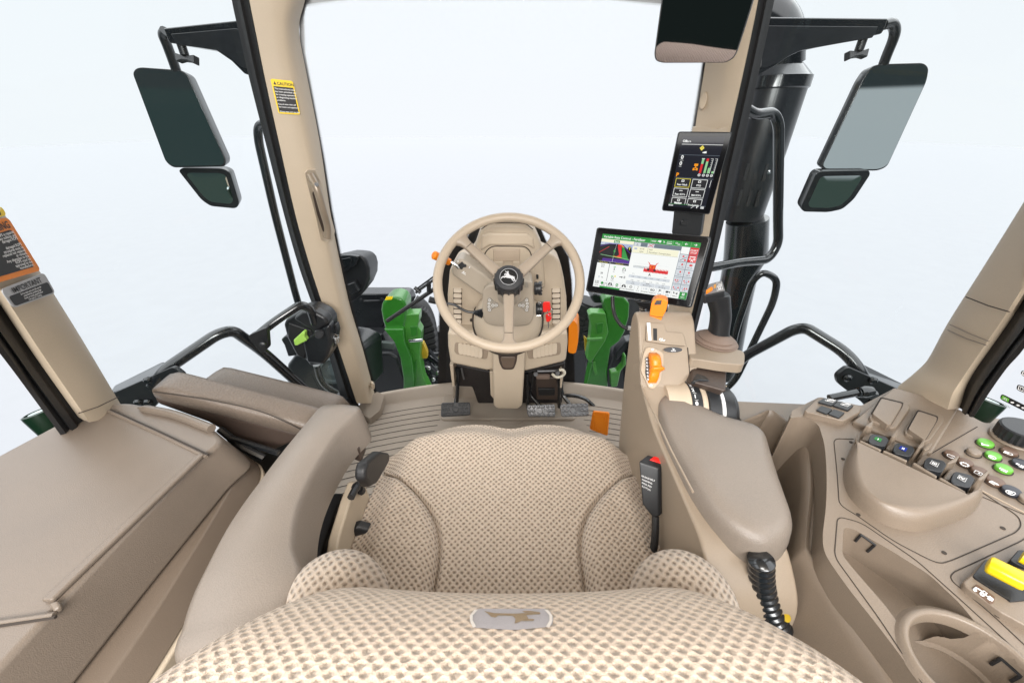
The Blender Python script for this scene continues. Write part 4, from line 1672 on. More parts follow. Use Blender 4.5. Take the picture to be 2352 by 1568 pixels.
# rounded side bolsters at the foot of the backrest
for s in (-1, 1):
    bc_ = V((SX + s * 0.257, 0.282, 0.550))
    rows = []
    for i in range(41):
        ph = -PI / 2 + PI * i / 40
        row = []
        for j in range(61):
            th = 2 * PI * j / 60
            k = math.cos(ph)
            row.append(bc_ + V((s * -0.030 * math.sin(ph) + 0.078 * k * math.cos(th), 0.072 * k * math.sin(th) - 0.015 * math.sin(ph), 0.140 * math.sin(ph))))
        rows.append(row)
    bu, bv, bn_ = basis((-s * 0.25, -0.35, 0.9), (0, 1, 0.3))
    uv = [[(q.dot(bu) * 1.05, q.dot(bv) * 1.05) for q in row] for row in rows]
    mb = MB()
    mb.grid(rows, uv)
    mb.build('side_bolster', fabric, seat, ang=180)

# left armrest pad of the seat
mb = MB()
AZ = 0.665
keys = [  # (px left, px right, py) of the top face, and its height
    ((404, 1446), (662, 1385), 0.655), ((424, 1380), (692, 1312), 0.660), ((458, 1310), (674, 1238), 0.664), ((525, 1190), (690, 1145), 0.667), ((610, 1075), (730, 1060), 0.669), ((672, 998), (775, 992), 0.669), ((722, 938), (822, 946), 0.664)]
loops = []
for i, (a, b, z) in enumerate(keys):
    p, q = U(*a, Z=z), U(*b, Z=z)
    x = (q - p)
    th = 0.085
    e = 0.014
    up = V((0, 0, 1))
    ring = []
    for (u, h) in ((0.02, -th), (-0.015, -th * 0.5), (-0.005, -0.020), (0.03, -0.006), (0.09, 0.0), (0.5, 0.003), (0.93, 0.0), (0.975, -0.004), (1.005, -0.014), (1.05, -th * 0.5), (1.10, -th)):
        ring.append(p + x * u + up * h)
    loops.append(ring)
sm = [spl([q[k] for q in loops], 6) for k in range(len(loops[0]))]
rings = [list(z) for z in zip(*sm)]
# round off both ends
f = rings[-1]
cen = sum(f, V((0, 0, 0))) / len(f)
fw = (rings[-1][5] - rings[-3][5]).normalized()
for k in range(1, 7):
    a = k / 6 * PI / 2
    rings.append([cen + (p - cen) * (0.40 + 0.60 * math.cos(a) ** 0.8 if k < 6 else 0.40) + fw * 0.032 * math.sin(a) for p in f])
f = rings[0]
cen = sum(f, V((0, 0, 0))) / len(f)
bw = V((0.1, -1, 0)).normalized()
pre = []
for k in range(6, 0, -1):
    a = k / 6 * PI / 2
    pre.append([cen + (p - cen) * (0.45 + 0.55 * math.cos(a) ** 0.6 if k < 6 else 0.45) + bw * 0.035 * math.sin(a) for p in f])
rings = pre + rings
mb.loft(rings)
arm_l = mb.build('armrest', pad_m, seat, ang=70)
# brown underside of the armrest nose
mb = MB()
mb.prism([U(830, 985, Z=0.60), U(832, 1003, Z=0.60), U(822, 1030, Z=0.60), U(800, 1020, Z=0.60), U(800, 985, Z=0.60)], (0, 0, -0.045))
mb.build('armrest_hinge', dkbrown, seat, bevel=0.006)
# height wheel / belt reel and belt parts on the left flank
mb = MB()
o = [U(x, y, X=-0.285) for x, y in ((812, 1078), (818, 1060), (850, 1036), (874, 1040), (872, 1062), (842, 1110), (826, 1118), (812, 1102))]
mb.prism(o, (0.022, 0, 0.0))
mb.build('belt_reel', black_r, seat, bevel=0.010, seg=3)
mb = MB()
mb.tube([U(825, 1110, X=-0.30), U(812, 1130, X=-0.30), U(806, 1142, X=-0.30)], 0.007, 8)
mb.lathe([(0.008, 0), (0.008, 0.01), (0, 0.012)], U(822, 1120, X=-0.30), (-0.3, -0.4, 1), 8)
mb.lathe([(0.008, 0), (0.008, 0.01), (0, 0.012)], U(832, 1128, X=-0.30), (-0.3, -0.4, 1), 8)
mb.build('belt_anchor', black, seat)
mb = MB()
mb.prism(fillet([U(762, 1195, X=-0.36), U(772, 1186, X=-0.36), U(798, 1210, X=-0.33), U(826, 1246, X=-0.31), U(812, 1252, X=-0.31), U(775, 1222, X=-0.35)], 0.004, closed=True), (0.01, 0, -0.004))
mb.build('bracket', dkbrown, seat, bevel=0.002)
mb = MB()
path = spl([U(790, 1285, X=-0.325), U(806, 1262, X=-0.32), U(815, 1225, X=-0.305), U(826, 1200, X=-0.30)], 4)
loops = []
for p in path:
    loops.append([p + V((-0.02, 0.0, 0.0)), p + V((0.004, 0, 0.01)), p + V((0.024, 0, 0.0)), p + V((0.004, 0, -0.02))])
mb.loft(loops)
mb.build('belt_webbing', black, seat, bevel=0.004)
# flank plate under the left armrest
mb = MB()
mb.prism([U(740, 1330, X=-0.325), U(752, 1240, X=-0.325), U(780, 1150, X=-0.325), U(798, 1105, X=-0.325), U(816, 1108, X=-0.325), U(834, 1150, X=-0.325), U(834, 1330, X=-0.325)], (0.02, 0, 0))
mb.build('side_panel', rail_m, seat, bevel=0.005)
mb = MB()
mb.prism([U(768, 1180, X=-0.350), U(786, 1132, X=-0.350), U(806, 1140, X=-0.350), U(806, 1330, X=-0.350), U(728, 1340, X=-0.350), U(742, 1255, X=-0.350)], (-0.02, 0, 0))
mb.build('gap_shade', black_r, seat, bevel=0.004)  # added black block, paints the shade in the gap beside the armrest
# belt buckle on the right
bk = []
mb = MB()
Yb = 0.50
o = [U(1466, 1058, Y=0.500), U(1514, 1074, Y=0.488), U(1514, 1188, Y=0.440), U(1500, 1190, Y=0.440), U(1474, 1158, Y=0.455)]
mb.prism(o, V((0.024, 0.020, -0.003)))
bko = mb.build('belt_buckle', black, seat, bevel=0.004, seg=3)
mb = MB()
A_, B_ = U(1466, 1058, Y=0.500), U(1514, 1074, Y=0.488)
vv = V((0.024, 0.020, -0.003))
up_ = V((0, 0, 0.0018))
mb.prism([A_.lerp(B_, 0.35) + vv * 0.45 + up_, A_.lerp(B_, 0.92) + vv * 0.45 + up_, A_.lerp(B_, 0.95) + vv * 0.95 + up_, A_.lerp(B_, 0.35) + vv * 0.95 + up_], V((0, 0, -0.008)))
mb.build('release_button', red, bko, bevel=0.001)
mb = MB()
q = Quad(U(1472, 1085, Y=0.486), U(1492, 1092, Y=0.481), U(1492, 1130, Y=0.464), U(1473, 1120, Y=0.470))
for i, s in enumerate(('RELEASE BELT', 'WARNING', 'PRESS RED', 'BUTTON')):
    mb.text(q, s, 0.05, 0.22 + 0.22 * i, 0.10, h=0.003)
mb.build('lettering', white, bko)
mb = MB()
mb.tube(spl([U(1506, 1185, Y=0.445), U(1504, 1240, Y=0.42), U(1496, 1300, Y=0.40)], 4), 0.007, 8)
mb.build('buckle_stalk', black, seat)

# ================================================================ left storage console
lc = thing('storage_console', 'wide taupe storage console with lid along the left window', 'console', (-0.7, 0.3, 0.0))
LZ = 0.68
out = [(-0.98, -0.02), (-0.545, -0.02), (-0.545, 0.30), (-0.540, 0.46), (-0.524, 0.505), (-0.60, 0.560), (-0.80, 0.618), (-0.86, 0.60), (-0.90, 0.45)]
outl = fillet([V((x, y, LZ)) for x, y in out], [0, 0.01, 0.05, 0.03, 0.05, 0.1, 0.03, 0.03, 0.05], 6, closed=True)
mb = MB()
cx_, cy__ = -0.74, 0.28
low_ = [V((p.x + (0.020 if p.x > -0.6 else 0.0), p.y + (0.016 if p.y > 0.4 else 0), LZ - 0.085)) for p in outl]
mb.loft([low_, [V((p.x, p.y, LZ)) for p in outl]])
lid = mb.build('lid', lid_m, lc, bevel=0.012, seg=4, blim=40)
# lower ledge and wall
out2 = [(-0.98, -0.02), (-0.470, -0.02), (-0.468, 0.25), (-0.49, 0.42), (-0.515, 0.56), (-0.62, 0.60), (-0.82, 0.66), (-0.9, 0.6)]
o2 = fillet([V((x, y, 0.597)) for x, y in out2], [0, 0.01, 0.05, 0.05, 0.06, 0.1, 0.05, 0.03], 6, closed=True)
mb = MB()
mb.loft([[V((p.x, p.y, 0.555)) for p in o2], [V((p.x - (0.025 if p.x > -0.6 else 0), p.y, 0.592)) for p in o2]])
mb.build('ledge', mat('taupe ledge', (0.155, 0.119, 0.090), 0.36, grain=800, bump=0.16, var=0.06), lc, bevel=0.008, seg=3)
mb = MB()
o3 = [V((min(p.x + 0.005, -0.455), p.y, 0.553)) for p in o2]
mb.loft([[V((p.x, p.y, 0.0)) for p in o3], o3])
mb.build('side_wall', rail_m, lc, bevel=0.004)
# joints of the lid, the raised inner lip, the front ridge
onl = lambda x, y, z=LZ: U(x, y, Z=z)
mb = MB()
mb.tube([onl(255, 942, LZ + 0.0015), onl(365, 992, LZ + 0.0015), onl(478, 1045, LZ + 0.0015)], 0.0026, 6)
mb.build('joint', groove, lid)
mb = MB()
mb.tube([onl(250, 944, LZ + 0.001), onl(362, 995, LZ + 0.001), onl(474, 1049, LZ + 0.001)], 0.003, 8)
mb.build('joint_lip', lid_m, lid)
mb = MB()
mb.tube([onl(-20, 1432, LZ + 0.001), onl(125, 1411, LZ + 0.001)], 0.0034, 8)
mb.build('joint_lip', lid_m, lid)
mb = MB()
mb.tube([onl(-20, 1439, LZ + 0.0005), onl(128, 1416, LZ + 0.0005)], 0.0022, 6)
mb.build('joint', groove, lid)
mb = MB()
a0, a1 = onl(473, 1047, LZ), onl(126, 1385, LZ)
w = V((-0.010, 0, 0))
mb.prism([a0, a0 + w, a1 + w * 1.4, a1], (0, 0, 0.0075))
mb.build('lip', lid_m, lid, bevel=0.003, seg=3)
mb = MB()
mb.prism([onl(118, 1392, LZ), onl(142, 1384, LZ), onl(150, 1398, LZ - 0.004), onl(132, 1412, LZ - 0.004)], (0, 0, 0.008))
mb.build('latch_tab', lid_m, lid, bevel=0.003, seg=3)
mb = MB()
r0 = spl([onl(318, 936, LZ + 0.004), onl(400, 952, LZ + 0.006), onl(486, 984, LZ + 0.006)], 5)
mb.tube(r0, [0.002] + [0.008] * (len(r0) - 1), 10)
mb.build('front_ridge', lid_m, lid)

# ================================================================ folded instructor seat: two brown padded slabs


def slab_cushion(name, top, under, Zs, th, m, root, off):
    pass


isd = thing('instructor_seat', 'folded brown vinyl passenger seat behind the left armrest', 'seat', (-0.6, 0.68, 0.30))


def pad(name, A, B, wdir, width, th, n=10):
    """padded slab: axis A->B, width along wdir, thickness downwards, round edges"""
    A, B = V(A), V(B)
    ax = (B - A)
    wd = V(wdir).normalized() * width
    up = ax.cross(wd).normalized()
    if up.z < 0:
        up = -up
    mb = MB()
    rings = []
    N = 18
    for i in range(N + 1):
        t = i / N
        e = min(1, min(t, 1 - t) / 0.12)
        k = math.sqrt(max(0, 1 - (1 - e) ** 2))
        sc = 0.30 + 0.70 * k
        c = A + ax * t
        ring = []
        for (u, h) in ((0.0, -0.5), (-0.03, -0.35), (-0.035, 0.0), (-0.02, 0.3), (0.05, 0.46), (0.2, 0.5), (0.5, 0.53), (0.8, 0.5), (0.95, 0.46), (1.02, 0.3), (1.035, 0.0), (1.03, -0.35), (1.0, -0.5)):
            hh = h * th * (sc if h > 0 else 1)
            uu = 0.5 + (u - 0.5) * (0.86 + 0.14 * k)
            ring.append(c + wd * uu + up * hh)
        rings.append(ring)
    mb.loft(rings)
    o = mb.build(name, brown_m, isd, ang=70)
    return o, up, wd


# upper slab: folded backrest, lower slab: cushion; dark metal base between
A, B = U(341, 890, Y=0.615), U(705, 985, Y=0.60)
pad('seat_back', A + V((0, 0.0, -0.012)), B + V((0.02, 0.0, -0.015)), (0.10, 1, 0.15), 0.055, 0.04)
C_, D_ = U(440, 898, Y=0.735), U(748, 972, Y=0.72)
pad('seat_cushion', C_ + V((0, 0, -0.004)), D_ + V((0.02, 0, -0.01)), (0.10, 1, 0.02), 0.085, 0.065)
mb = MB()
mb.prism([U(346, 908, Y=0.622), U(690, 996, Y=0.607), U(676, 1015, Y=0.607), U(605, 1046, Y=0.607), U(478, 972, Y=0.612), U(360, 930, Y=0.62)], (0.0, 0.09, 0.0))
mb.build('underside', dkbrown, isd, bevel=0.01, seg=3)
mb = MB()
P0, P1 = U(352, 899, Y=0.610), U(700, 990, Y=0.594)
mb.tube(spl([P0, U(480, 918, Y=0.606), U(600, 945, Y=0.600), P1], 5), 0.0012, 6)
mb.build('seam', groove, isd)
mb = MB()
mb.prism([(-0.66, 0.64, 0.30), (-0.50, 0.64, 0.30), (-0.52, 0.76, 0.30), (-0.66, 0.76, 0.30)], (0, 0, 0.24))
mb.build('base', black, isd, bevel=0.01)
mb = MB()
mb.tube([U(505, 985, Y=0.60), U(560, 1030, Y=0.58), U(606, 1052, Y=0.575)], 0.008, 8)
mb.tube([U(530, 1005, Y=0.585), U(640, 1040, Y=0.57)], 0.006, 8)
mb.build('hinge_bar', black_g, isd)

# ================================================================ steering console


def zE(pts):      # crop 1220..1720 x 580..1250
    return [(972 + x * 0.3405, 462 + y * 0.3405) for x, y in pts]


sc = thing('steering_console', 'beige steering console with air vents, stalks and dark foot well', 'console', (0, 1.36, 0.0))


def PY(pts, Y):
    return [U(x, y, Y=Y) for x, y in zE(pts)]


def epl(pts, Y, th, m, name, root=None, bevel=0.008, seg=3, taper=1.0, rnd=0.0, lean=0.0):
    P = PY(pts, Y)
    if rnd:
        P = fillet(P, rnd, 4, closed=True)
    mb = MB()
    mb.prism(P, (0, th, lean), taper)
    return mb.build(name, m, root or sc, bevel=bevel, seg=seg)


body_pts = [(175, 905), (163, 640), (178, 470), (215, 405), (330, 345), (345, 310), (800, 330), (880, 365), (925, 410), (950, 520), (968, 650), (975, 905)]
epl(body_pts, 1.335, 0.13, beige, 'body', bevel=0.022, seg=4)
epl([(326, 600), (332, 380), (350, 290), (388, 180), (450, 142), (570, 136), (690, 145), (750, 190), (800, 300), (815, 380), (830, 600)], 1.32, 0.12, beige, 'cowl', bevel=0.02, seg=4)
epl([(395, 230), (440, 212), (700, 214), (745, 250), (752, 330), (700, 300), (450, 300), (385, 340)], 1.312, 0.03, beige, 'cowl_brow', bevel=0.008)
epl([(385, 420), (430, 330), (470, 306), (680, 308), (715, 335), (750, 420), (750, 600), (385, 600)], 1.314, 0.03, pillar_m, 'inner_dial_panel', bevel=0.004)
epl([(472, 324), (656, 324), (650, 408), (474, 408)], 1.309, 0.01, mat('taupe display blank', (0.40, 0.315, 0.235), 0.45, grain=700, bump=0.1, var=0.05), 'blank_panel', bevel=0.003)
epl([(474, 404), (542, 408), (548, 470), (598, 470), (606, 408), (654, 404), (650, 560), (480, 560)], 1.303, 0.015, beige, 'bezel', bevel=0.003)
mb = MB()
P = PY([(390, 190), (450, 152), (500, 148), (570, 146), (620, 148), (690, 154), (740, 190)], 1.314)
mb.tube(spl(P, 4), 0.0016, 6)
mb.build('cowl_joint', groove, sc)
mb = MB()
mb.tube(fillet(PY([(383, 430), (428, 330), (470, 303), (684, 305), (718, 332), (752, 430)], 1.312), 0.02, 4), 0.0018, 6)
mb.build('panel_joint', groove, sc)

# lower cross bar
epl([(163, 880), (975, 880), (978, 960), (965, 1085), (690, 1152), (650, 1140), (480, 1140), (430, 1148), (182, 1098), (165, 985)], 1.275, 0.16, beige, 'lower_bar', bevel=0.016, seg=4)
epl([(470, 985), (690, 985), (685, 1120), (668, 1380), (640, 1406), (500, 1403), (475, 1385), (468, 1130)], 1.235, 0.12, beige, 'column_foot', bevel=0.014, seg=4, lean=0.0)
epl([(448, 1150), (475, 1150), (480, 1340), (455, 1310)], 1.285, 0.08, beige, 'foot_flange', bevel=0.004)
epl([(500, 1005), (642, 1005), (630, 1090), (610, 1138), (535, 1138), (512, 1090)], 1.232, 0.02, dkbrown, 'cup_recess', bevel=0.004, rnd=0.012)
epl([(518, 1050), (626, 1050), (606, 1128), (540, 1128)], 1.228, 0.012, mat('brown tray', (0.12, 0.085, 0.062), 0.4, grain=500, bump=0.1, var=0.05), 'cup_tray', bevel=0.004, rnd=0.012)
# lower vents
for pts, sg in (([(222, 952), (432, 990), (440, 1010), (430, 1062), (412, 1066), (224, 1032), (210, 1015), (212, 965)], -1), ([(918, 952), (708, 990), (700, 1010), (708, 1062), (728, 1066), (920, 1036), (930, 1020), (928, 965)], 1)):
    epl(pts, 1.2715, 0.01, mat('vent tan', (0.30, 0.235, 0.175), 0.5, grain=700, var=0.04) if 'vent tan' not in MATS else MATS['vent tan'], 'vent_frame', bevel=0.003, rnd=0.006)  # lower vent frames in a darker tan than the console
    n = 6
    for k in range(n):
        t = (k + 0.35) / n
        x = lerp(245, 400, t) if sg < 0 else lerp(895, 740, t)
        yy = lerp(992, 1024, t)
        fr = Frame(U(*zE([(x, yy)])[0], Y=1.262), (1, 0, 0), (0, 0.25, 1))
        mb = MB()
        mb.slab(fr, [(u * 0.0105, v * 0.024) for u, v in [(math.copysign(abs(math.cos(a)) ** 0.6, math.cos(a)), math.copysign(abs(math.sin(a)) ** 0.6, math.sin(a))) for a in [2 * PI * i / 16 for i in range(16)]]], -0.006, 0.003)
        mb.build('vent_vane', beige, sc, bevel=0.002)
# upright vents
for x0, sg in ((232, -1), (897, 1)):
    epl([(x0 - 36, 583), (x0 + 34, 583), (x0 + 34, 815), (x0 + 20, 842), (x0 - 30, 842)], 1.333, 0.01, beige, 'vent_frame', bevel=0.004, rnd=0.008)
    epl([(x0 - 30, 590), (x0 + 29, 590), (x0 + 29, 822), (x0 - 26, 832)], 1.331, 0.01, groove, 'vent_slot', bevel=0.001)
    for k in range(7):
        y = 603 + k * 35
        fr = Frame(U(*zE([(x0, y)])[0], Y=1.326), (1, 0, 0.04 * sg), (0, 0.55, 1))
        mb = MB()
        mb.slab(fr, rrect(0.0305, 0.0170, 0.005, 4), -0.004, 0.003)
        mb.build('vent_vane', beige, sc, bevel=0.0015)
# dark foot well behind the column foot, side gussets
epl([(185, 1090), (470, 1150), (690, 1150), (960, 1085), (935, 1400), (380, 1400), (330, 1255), (205, 1250)], 1.43, 0.10, mat('foot well black', (0.018, 0.014, 0.013), 0.6, grain=80, bump=0.2, var=0.3), 'foot_well', bevel=0.01)  # near-black panel at the back of the foot well
epl([(178, 1100), (203, 1110), (212, 1250), (196, 1250)], 1.35, 0.08, beige, 'gusset', bevel=0.003)
epl([(925, 1190), (945, 1170), (935, 1260), (922, 1260)], 1.36, 0.08, beige, 'gusset', bevel=0.003)
epl([(760, 1190), (905, 1190), (912, 1340), (765, 1340)], 1.40, 0.03, dkbrown, 'pedal_box', bevel=0.006)
epl([(775, 1265), (890, 1265), (886, 1310), (780, 1310)], 1.39, 0.02, blk_p, 'pedal_box_slot', bevel=0.003)
epl([(760, 1180), (855, 1180), (852, 1202), (765, 1202)], 1.385, 0.02, MATS['brown rubber boot'], 'pad_strip', bevel=0.003)
epl([(200, 1250), (350, 1250), (388, 1390), (690, 1398), (690, 1420), (200, 1420)], 1.47, 0.03, floor_m, 'toe_board', bevel=0.004)
rr = random.Random(3)
for k, (x0, y0, x1, y1) in enumerate(((218, 1120, 240, 1240), (236, 1130, 228, 1350), (258, 1125, 275, 1200), (700, 1160, 705, 1390), (740, 1150, 728, 1280), (920, 1150, 918, 1390))):
    mb = MB()
    mb.tube(PY([(x0, y0), (x1, y1)], 1.37), 0.008 if k in (1, 3, 5) else 0.004, 8)
    mb.build('linkage', black_g if k != 2 else pedal_m, sc)
mb = MB()
mb.tube(fillet(PY([(870, 1165), (900, 1190), (940, 1180), (958, 1155), (940, 1135), (918, 1140)], 1.29), 0.012, 4), 0.006, 10)
mb.build('hook', mat('cream wire', (0.6, 0.55, 0.45), 0.4), sc)
mb = MB()
mb.tube(PY([(770, 1145), (910, 1142)], 1.33), 0.006, 8)
mb.lathe([(0.009, 0), (0.009, 0.012), (0, 0.012)], PY([(905, 1155)], 1.30)[0], (0, -1, 0.3), 10)
mb.lathe([(0.009, 0), (0.009, 0.012), (0, 0.012)], PY([(758, 1162)], 1.30)[0], (0, -1, 0.3), 10)
mb.build('linkage', pedal_m, sc)

# round skirt and steering pod
mb = MB()
c = U(*zE([(570, 790)])[0], Y=1.27)
ax = V((0, -0.80, 0.60)).normalized()
mb.lathe([(0.135, -0.06), (0.128, -0.01), (0.112, 0.03), (0.085, 0.052), (0.0, 0.055)], c, ax, 36)
mb.build('skirt', beige, sc, ang=180)
mb = MB()
mb.lathe([(0.138, -0.052), (0.139, -0.045), (0.134, -0.04)], c, ax, 36)
mb.build('skirt_joint', groove, sc, ang=180)
podm = mat('grey beige plastic', (0.34, 0.29, 0.23), 0.45, grain=700, bump=0.14, var=0.05)
pod = epl([(402, 600), (430, 570), (700, 540), (742, 548), (748, 780), (720, 835), (660, 845), (470, 842), (415, 820), (398, 770)], 1.165, 0.10, podm, 'pod', bevel=0.02, seg=4, rnd=0.012)
epl([(190, 455), (230, 392), (262, 388), (420, 500), (480, 560), (480, 640), (400, 640), (196, 500)], 1.19, 0.08, podm, 'stalk_arm', bevel=0.012, seg=4)
epl([(235, 430), (262, 410), (275, 425), (290, 430), (292, 445), (270, 448), (262, 462), (248, 458)], 1.186, 0.01, blk_p, 'gate_slot', bevel=0.001)
mb = MB()
qd = Quad(*PY([(225, 375), (345, 440), (300, 515), (185, 450)], 1.1885))
mb.rect(qd, 0.12, 0.22, 0.22, 0.28, 0.0008)
mb.rect(qd, 0.16, 0.14, 0.18, 0.36, 0.0008)
mb.rect(qd, 0.80, 0.15, 0.83, 0.30, 0.0008)
mb.rect(qd, 0.62, 0.76, 0.80, 0.80, 0.0008)
mb.rect(qd, 0.60, 0.86, 0.84, 0.90, 0.0008)
mb.rect(qd, 0.66, 0.68, 0.69, 0.90, 0.0008)
mb.build('gate_symbols', white, sc)
# key pads on the pod
for s, pts in ((-1, [(432, 655), (452, 650), (478, 680), (505, 690), (508, 712), (470, 726), (455, 748), (436, 748), (428, 720)]), (1, [(712, 655), (694, 650), (668, 680), (640, 690), (637, 712), (674, 726), (690, 748), (710, 748), (718, 720)])):
    epl(pts, 1.160, 0.012, mat('grey key pad', (0.27, 0.24, 0.20), 0.5, grain=400, var=0.06) if 'grey key pad' not in MATS else MATS['grey key pad'], 'key_pad', bevel=0.0025, rnd=0.004)
    mb = MB()
    x0 = 446 if s < 0 else 700
    for k in range(4):
        cpt = U(*zE([(x0 + (-2 if k in (1, 2) else 2) * s * -1, 668 + k * 22)])[0], Y=1.1588)
        mb.tube([cpt + V((math.cos(a) * 0.0035, 0, math.sin(a) * 0.0035)) for a in [2 * PI * i / 10 for i in range(10)]], 0.0008, 5, closed=True)
    for dx in (0, 22):
        cpt = U(*zE([((470 + dx) if s < 0 else (652 + dx), 703)])[0], Y=1.1588)
        mb.tube([cpt + V((math.cos(a) * 0.0042, 0, math.sin(a) * 0.0042)) for a in [2 * PI * i / 10 for i in range(10)]], 0.0008, 5, closed=True)
    mb.build('pad_symbols', white, sc)
epl([(690, 545), (708, 548), (712, 580), (694, 588), (680, 575)], 1.162, 0.01, MATS['grey key pad'], 'key_pad', bevel=0.002, rnd=0.004)
# black knobs on the right side of the pod
for (x, y), hgt in (((772, 588), 0.040), ((783, 727), 0.046)):
    c = U(*zE([(x - 22, y)])[0], Y=1.185)
    prof = [(0.020, 0), (0.022, 0.004), (0.022, 0.016), (0.019, 0.017), (0.019, 0.02), (0.0215, 0.022), (0.0215, hgt - 0.006), (0.017, hgt), (0.0, hgt)]
    mb = MB()
    mb.lathe([(r, h * 0.62) for r, h in prof], c, (1, -0.10, 0.05), 24)
    kn = mb.build('stalk_knob', black, sc, ang=40)
    mb = MB()
    for k in range(12):
        a = 2 * PI * k / 12
        p = c + V((0.022, 0, 0)) + V((0, math.cos(a), math.sin(a))) * 0.0215
        mb.tube([p - V((0.008, 0, 0)), p + V((0.004, 0, 0))], 0.0016, 5)
    mb.build('ribs', black_g, kn)
epl([(762, 500), (778, 500), (778, 526), (764, 526)], 1.31, 0.01, blk_p, 'slot', bevel=0.001)
mb = MB()
mb.lathe([(0.018, 0), (0.018, 0.004), (0.013, 0.004), (0.013, -0.006), (0, -0.006)], U(*zE([(688, 468)])[0], Y=1.305), (0, -1, 0.25), 20)
mb.build('dial_well', groove, sc)
mb = MB()
mb.lathe([(0.018, 0), (0.018, 0.004), (0.013, 0.004), (0.013, -0.006), (0, -0.006)], U(*zE([(440, 468)])[0], Y=1.305), (0, -1, 0.25), 20)
mb.build('dial_well', groove, sc)
mb = MB()
for x, y in ((325, 800), (345, 810)):
    mb.lathe([(0.006, 0), (0.006, 0.006), (0.003, 0.007), (0, 0.004)], U(*zE([(x, y)])[0], Y=1.322), (0, -1, 0.1), 12)
mb.build('screw_heads', groove, sc)

# turn lever with orange knob, shuttle lever with bellows
mb = MB()
mb.tube(fillet(PY([(240, 452), (222, 428), (172, 402)], 1.165), 0.01, 4), 0.0042, 10)
tl = mb.build('shuttle_lever', chrome, sc)
mb = MB()
a, b = PY([(180, 412)], 1.160)[0], PY([(66, 360)], 1.13)[0]
d = (a - b)
mb.tube([b, b + d * 0.06, b + d * 0.35, b + d * 0.62, b + d * 0.64, b + d * 0.96, a], [0.008, 0.0135, 0.0125, 0.0125, 0.011, 0.0115, 0.007], 16)
mb.build('lever_knob', orange, tl)
mb = MB()
p = PY([(345, 750), (300, 745), (255, 725), (215, 700), (160, 688)], 1.17)
mb.tube(spl(p, 5), 0.0045, 8)
ml = mb.build('indicator_lever', black, sc)
mb = MB()
a, b = PY([(85, 675)], 1.155)[0], PY([(38, 662)], 1.15)[0]
mb.tube([PY([(160, 690)], 1.165)[0], a], 0.005, 8)
mb.tube([b, b.lerp(a, 0.05), a, a.lerp(PY([(95, 677)], 1.16)[0], 1)], [0.006, 0.0115, 0.010, 0.006], 14)
mb.build('lever_knob', black, ml)
mb = MB()
p0, p1 = PY([(400, 757)], 1.178)[0], PY([(338, 750)], 1.17)[0]
pts, rs = [], []
for k in range(13):
    t = k / 12
    pts.append(p0.lerp(p1, t))
    rs.append(lerp(0.019, 0.007, t) * (1.0 if k % 2 else 0.72))
mb.tube(pts, rs, 14)
mb.build('bellows', black, ml)

# ignition key with two red fobs
key = thing('ignition_key', 'red ignition key with a second red key hanging from it', 'key', U(1222, 716, Y=1.15))
mb = MB()
mb.lathe([(0.020, 0), (0.020, 0.004), (0.012, 0.006), (0, 0.006)], U(*zE([(795, 715)])[0], Y=1.185), (0.5, -1, 0.2), 18)
mb.build('lock_barrel', pedal_m, key)
for pts, Y in (([(806, 682), (850, 680), (858, 735), (850, 746), (808, 750)], 1.150), ([(822, 765), (856, 752), (862, 800), (848, 815), (830, 815)], 1.145)):
    P = fillet(PY(pts, Y), 0.006, 4, closed=True)
    mb = MB()
    mb.prism(P, (0.004, 0.008, 0))
    o = mb.build('fob', red, key, bevel=0.002)
mb = MB()
mb.tube([V(PY([(855, 748)], 1.148)[0]) + V((math.cos(a) * 0.009, 0.004 * math.sin(a), math.sin(a) * 0.012)) for a in [2 * PI * i / 14 for i in range(14)]], 0.0011, 6, closed=True)
mb.build('key_ring', chrome, key)
mb = MB()
mb.prism(PY([(840, 812), (848, 812), (848, 860), (842, 850)], 1.147), (0, 0.002, 0))
mb.build('blade', pedal_m, key)
mb = MB()
mb.tube(fillet(PY([(764, 772), (800, 772), (806, 690), (775, 680)], 1.160), 0.01, 3), 0.0016, 6)
mb.build('wire_guard', chrome, key)

# orange parking lever beside the column on the right
mb = MB()
mb.prism(fillet([U(x, y, Y=1.33) for x, y in zE([(982, 830), (995, 808), (1018, 806), (1042, 835), (1046, 950), (1030, 1024), (1010, 1030), (976, 1022)])], 0.014, 4, closed=True), (0.02, 0.10, 0))
ol = mb.build('tilt_lever', orange, bevel=0.008, seg=3)
tag(ol, 'orange plastic lever handle on the right flank of the steering console', 'lever')

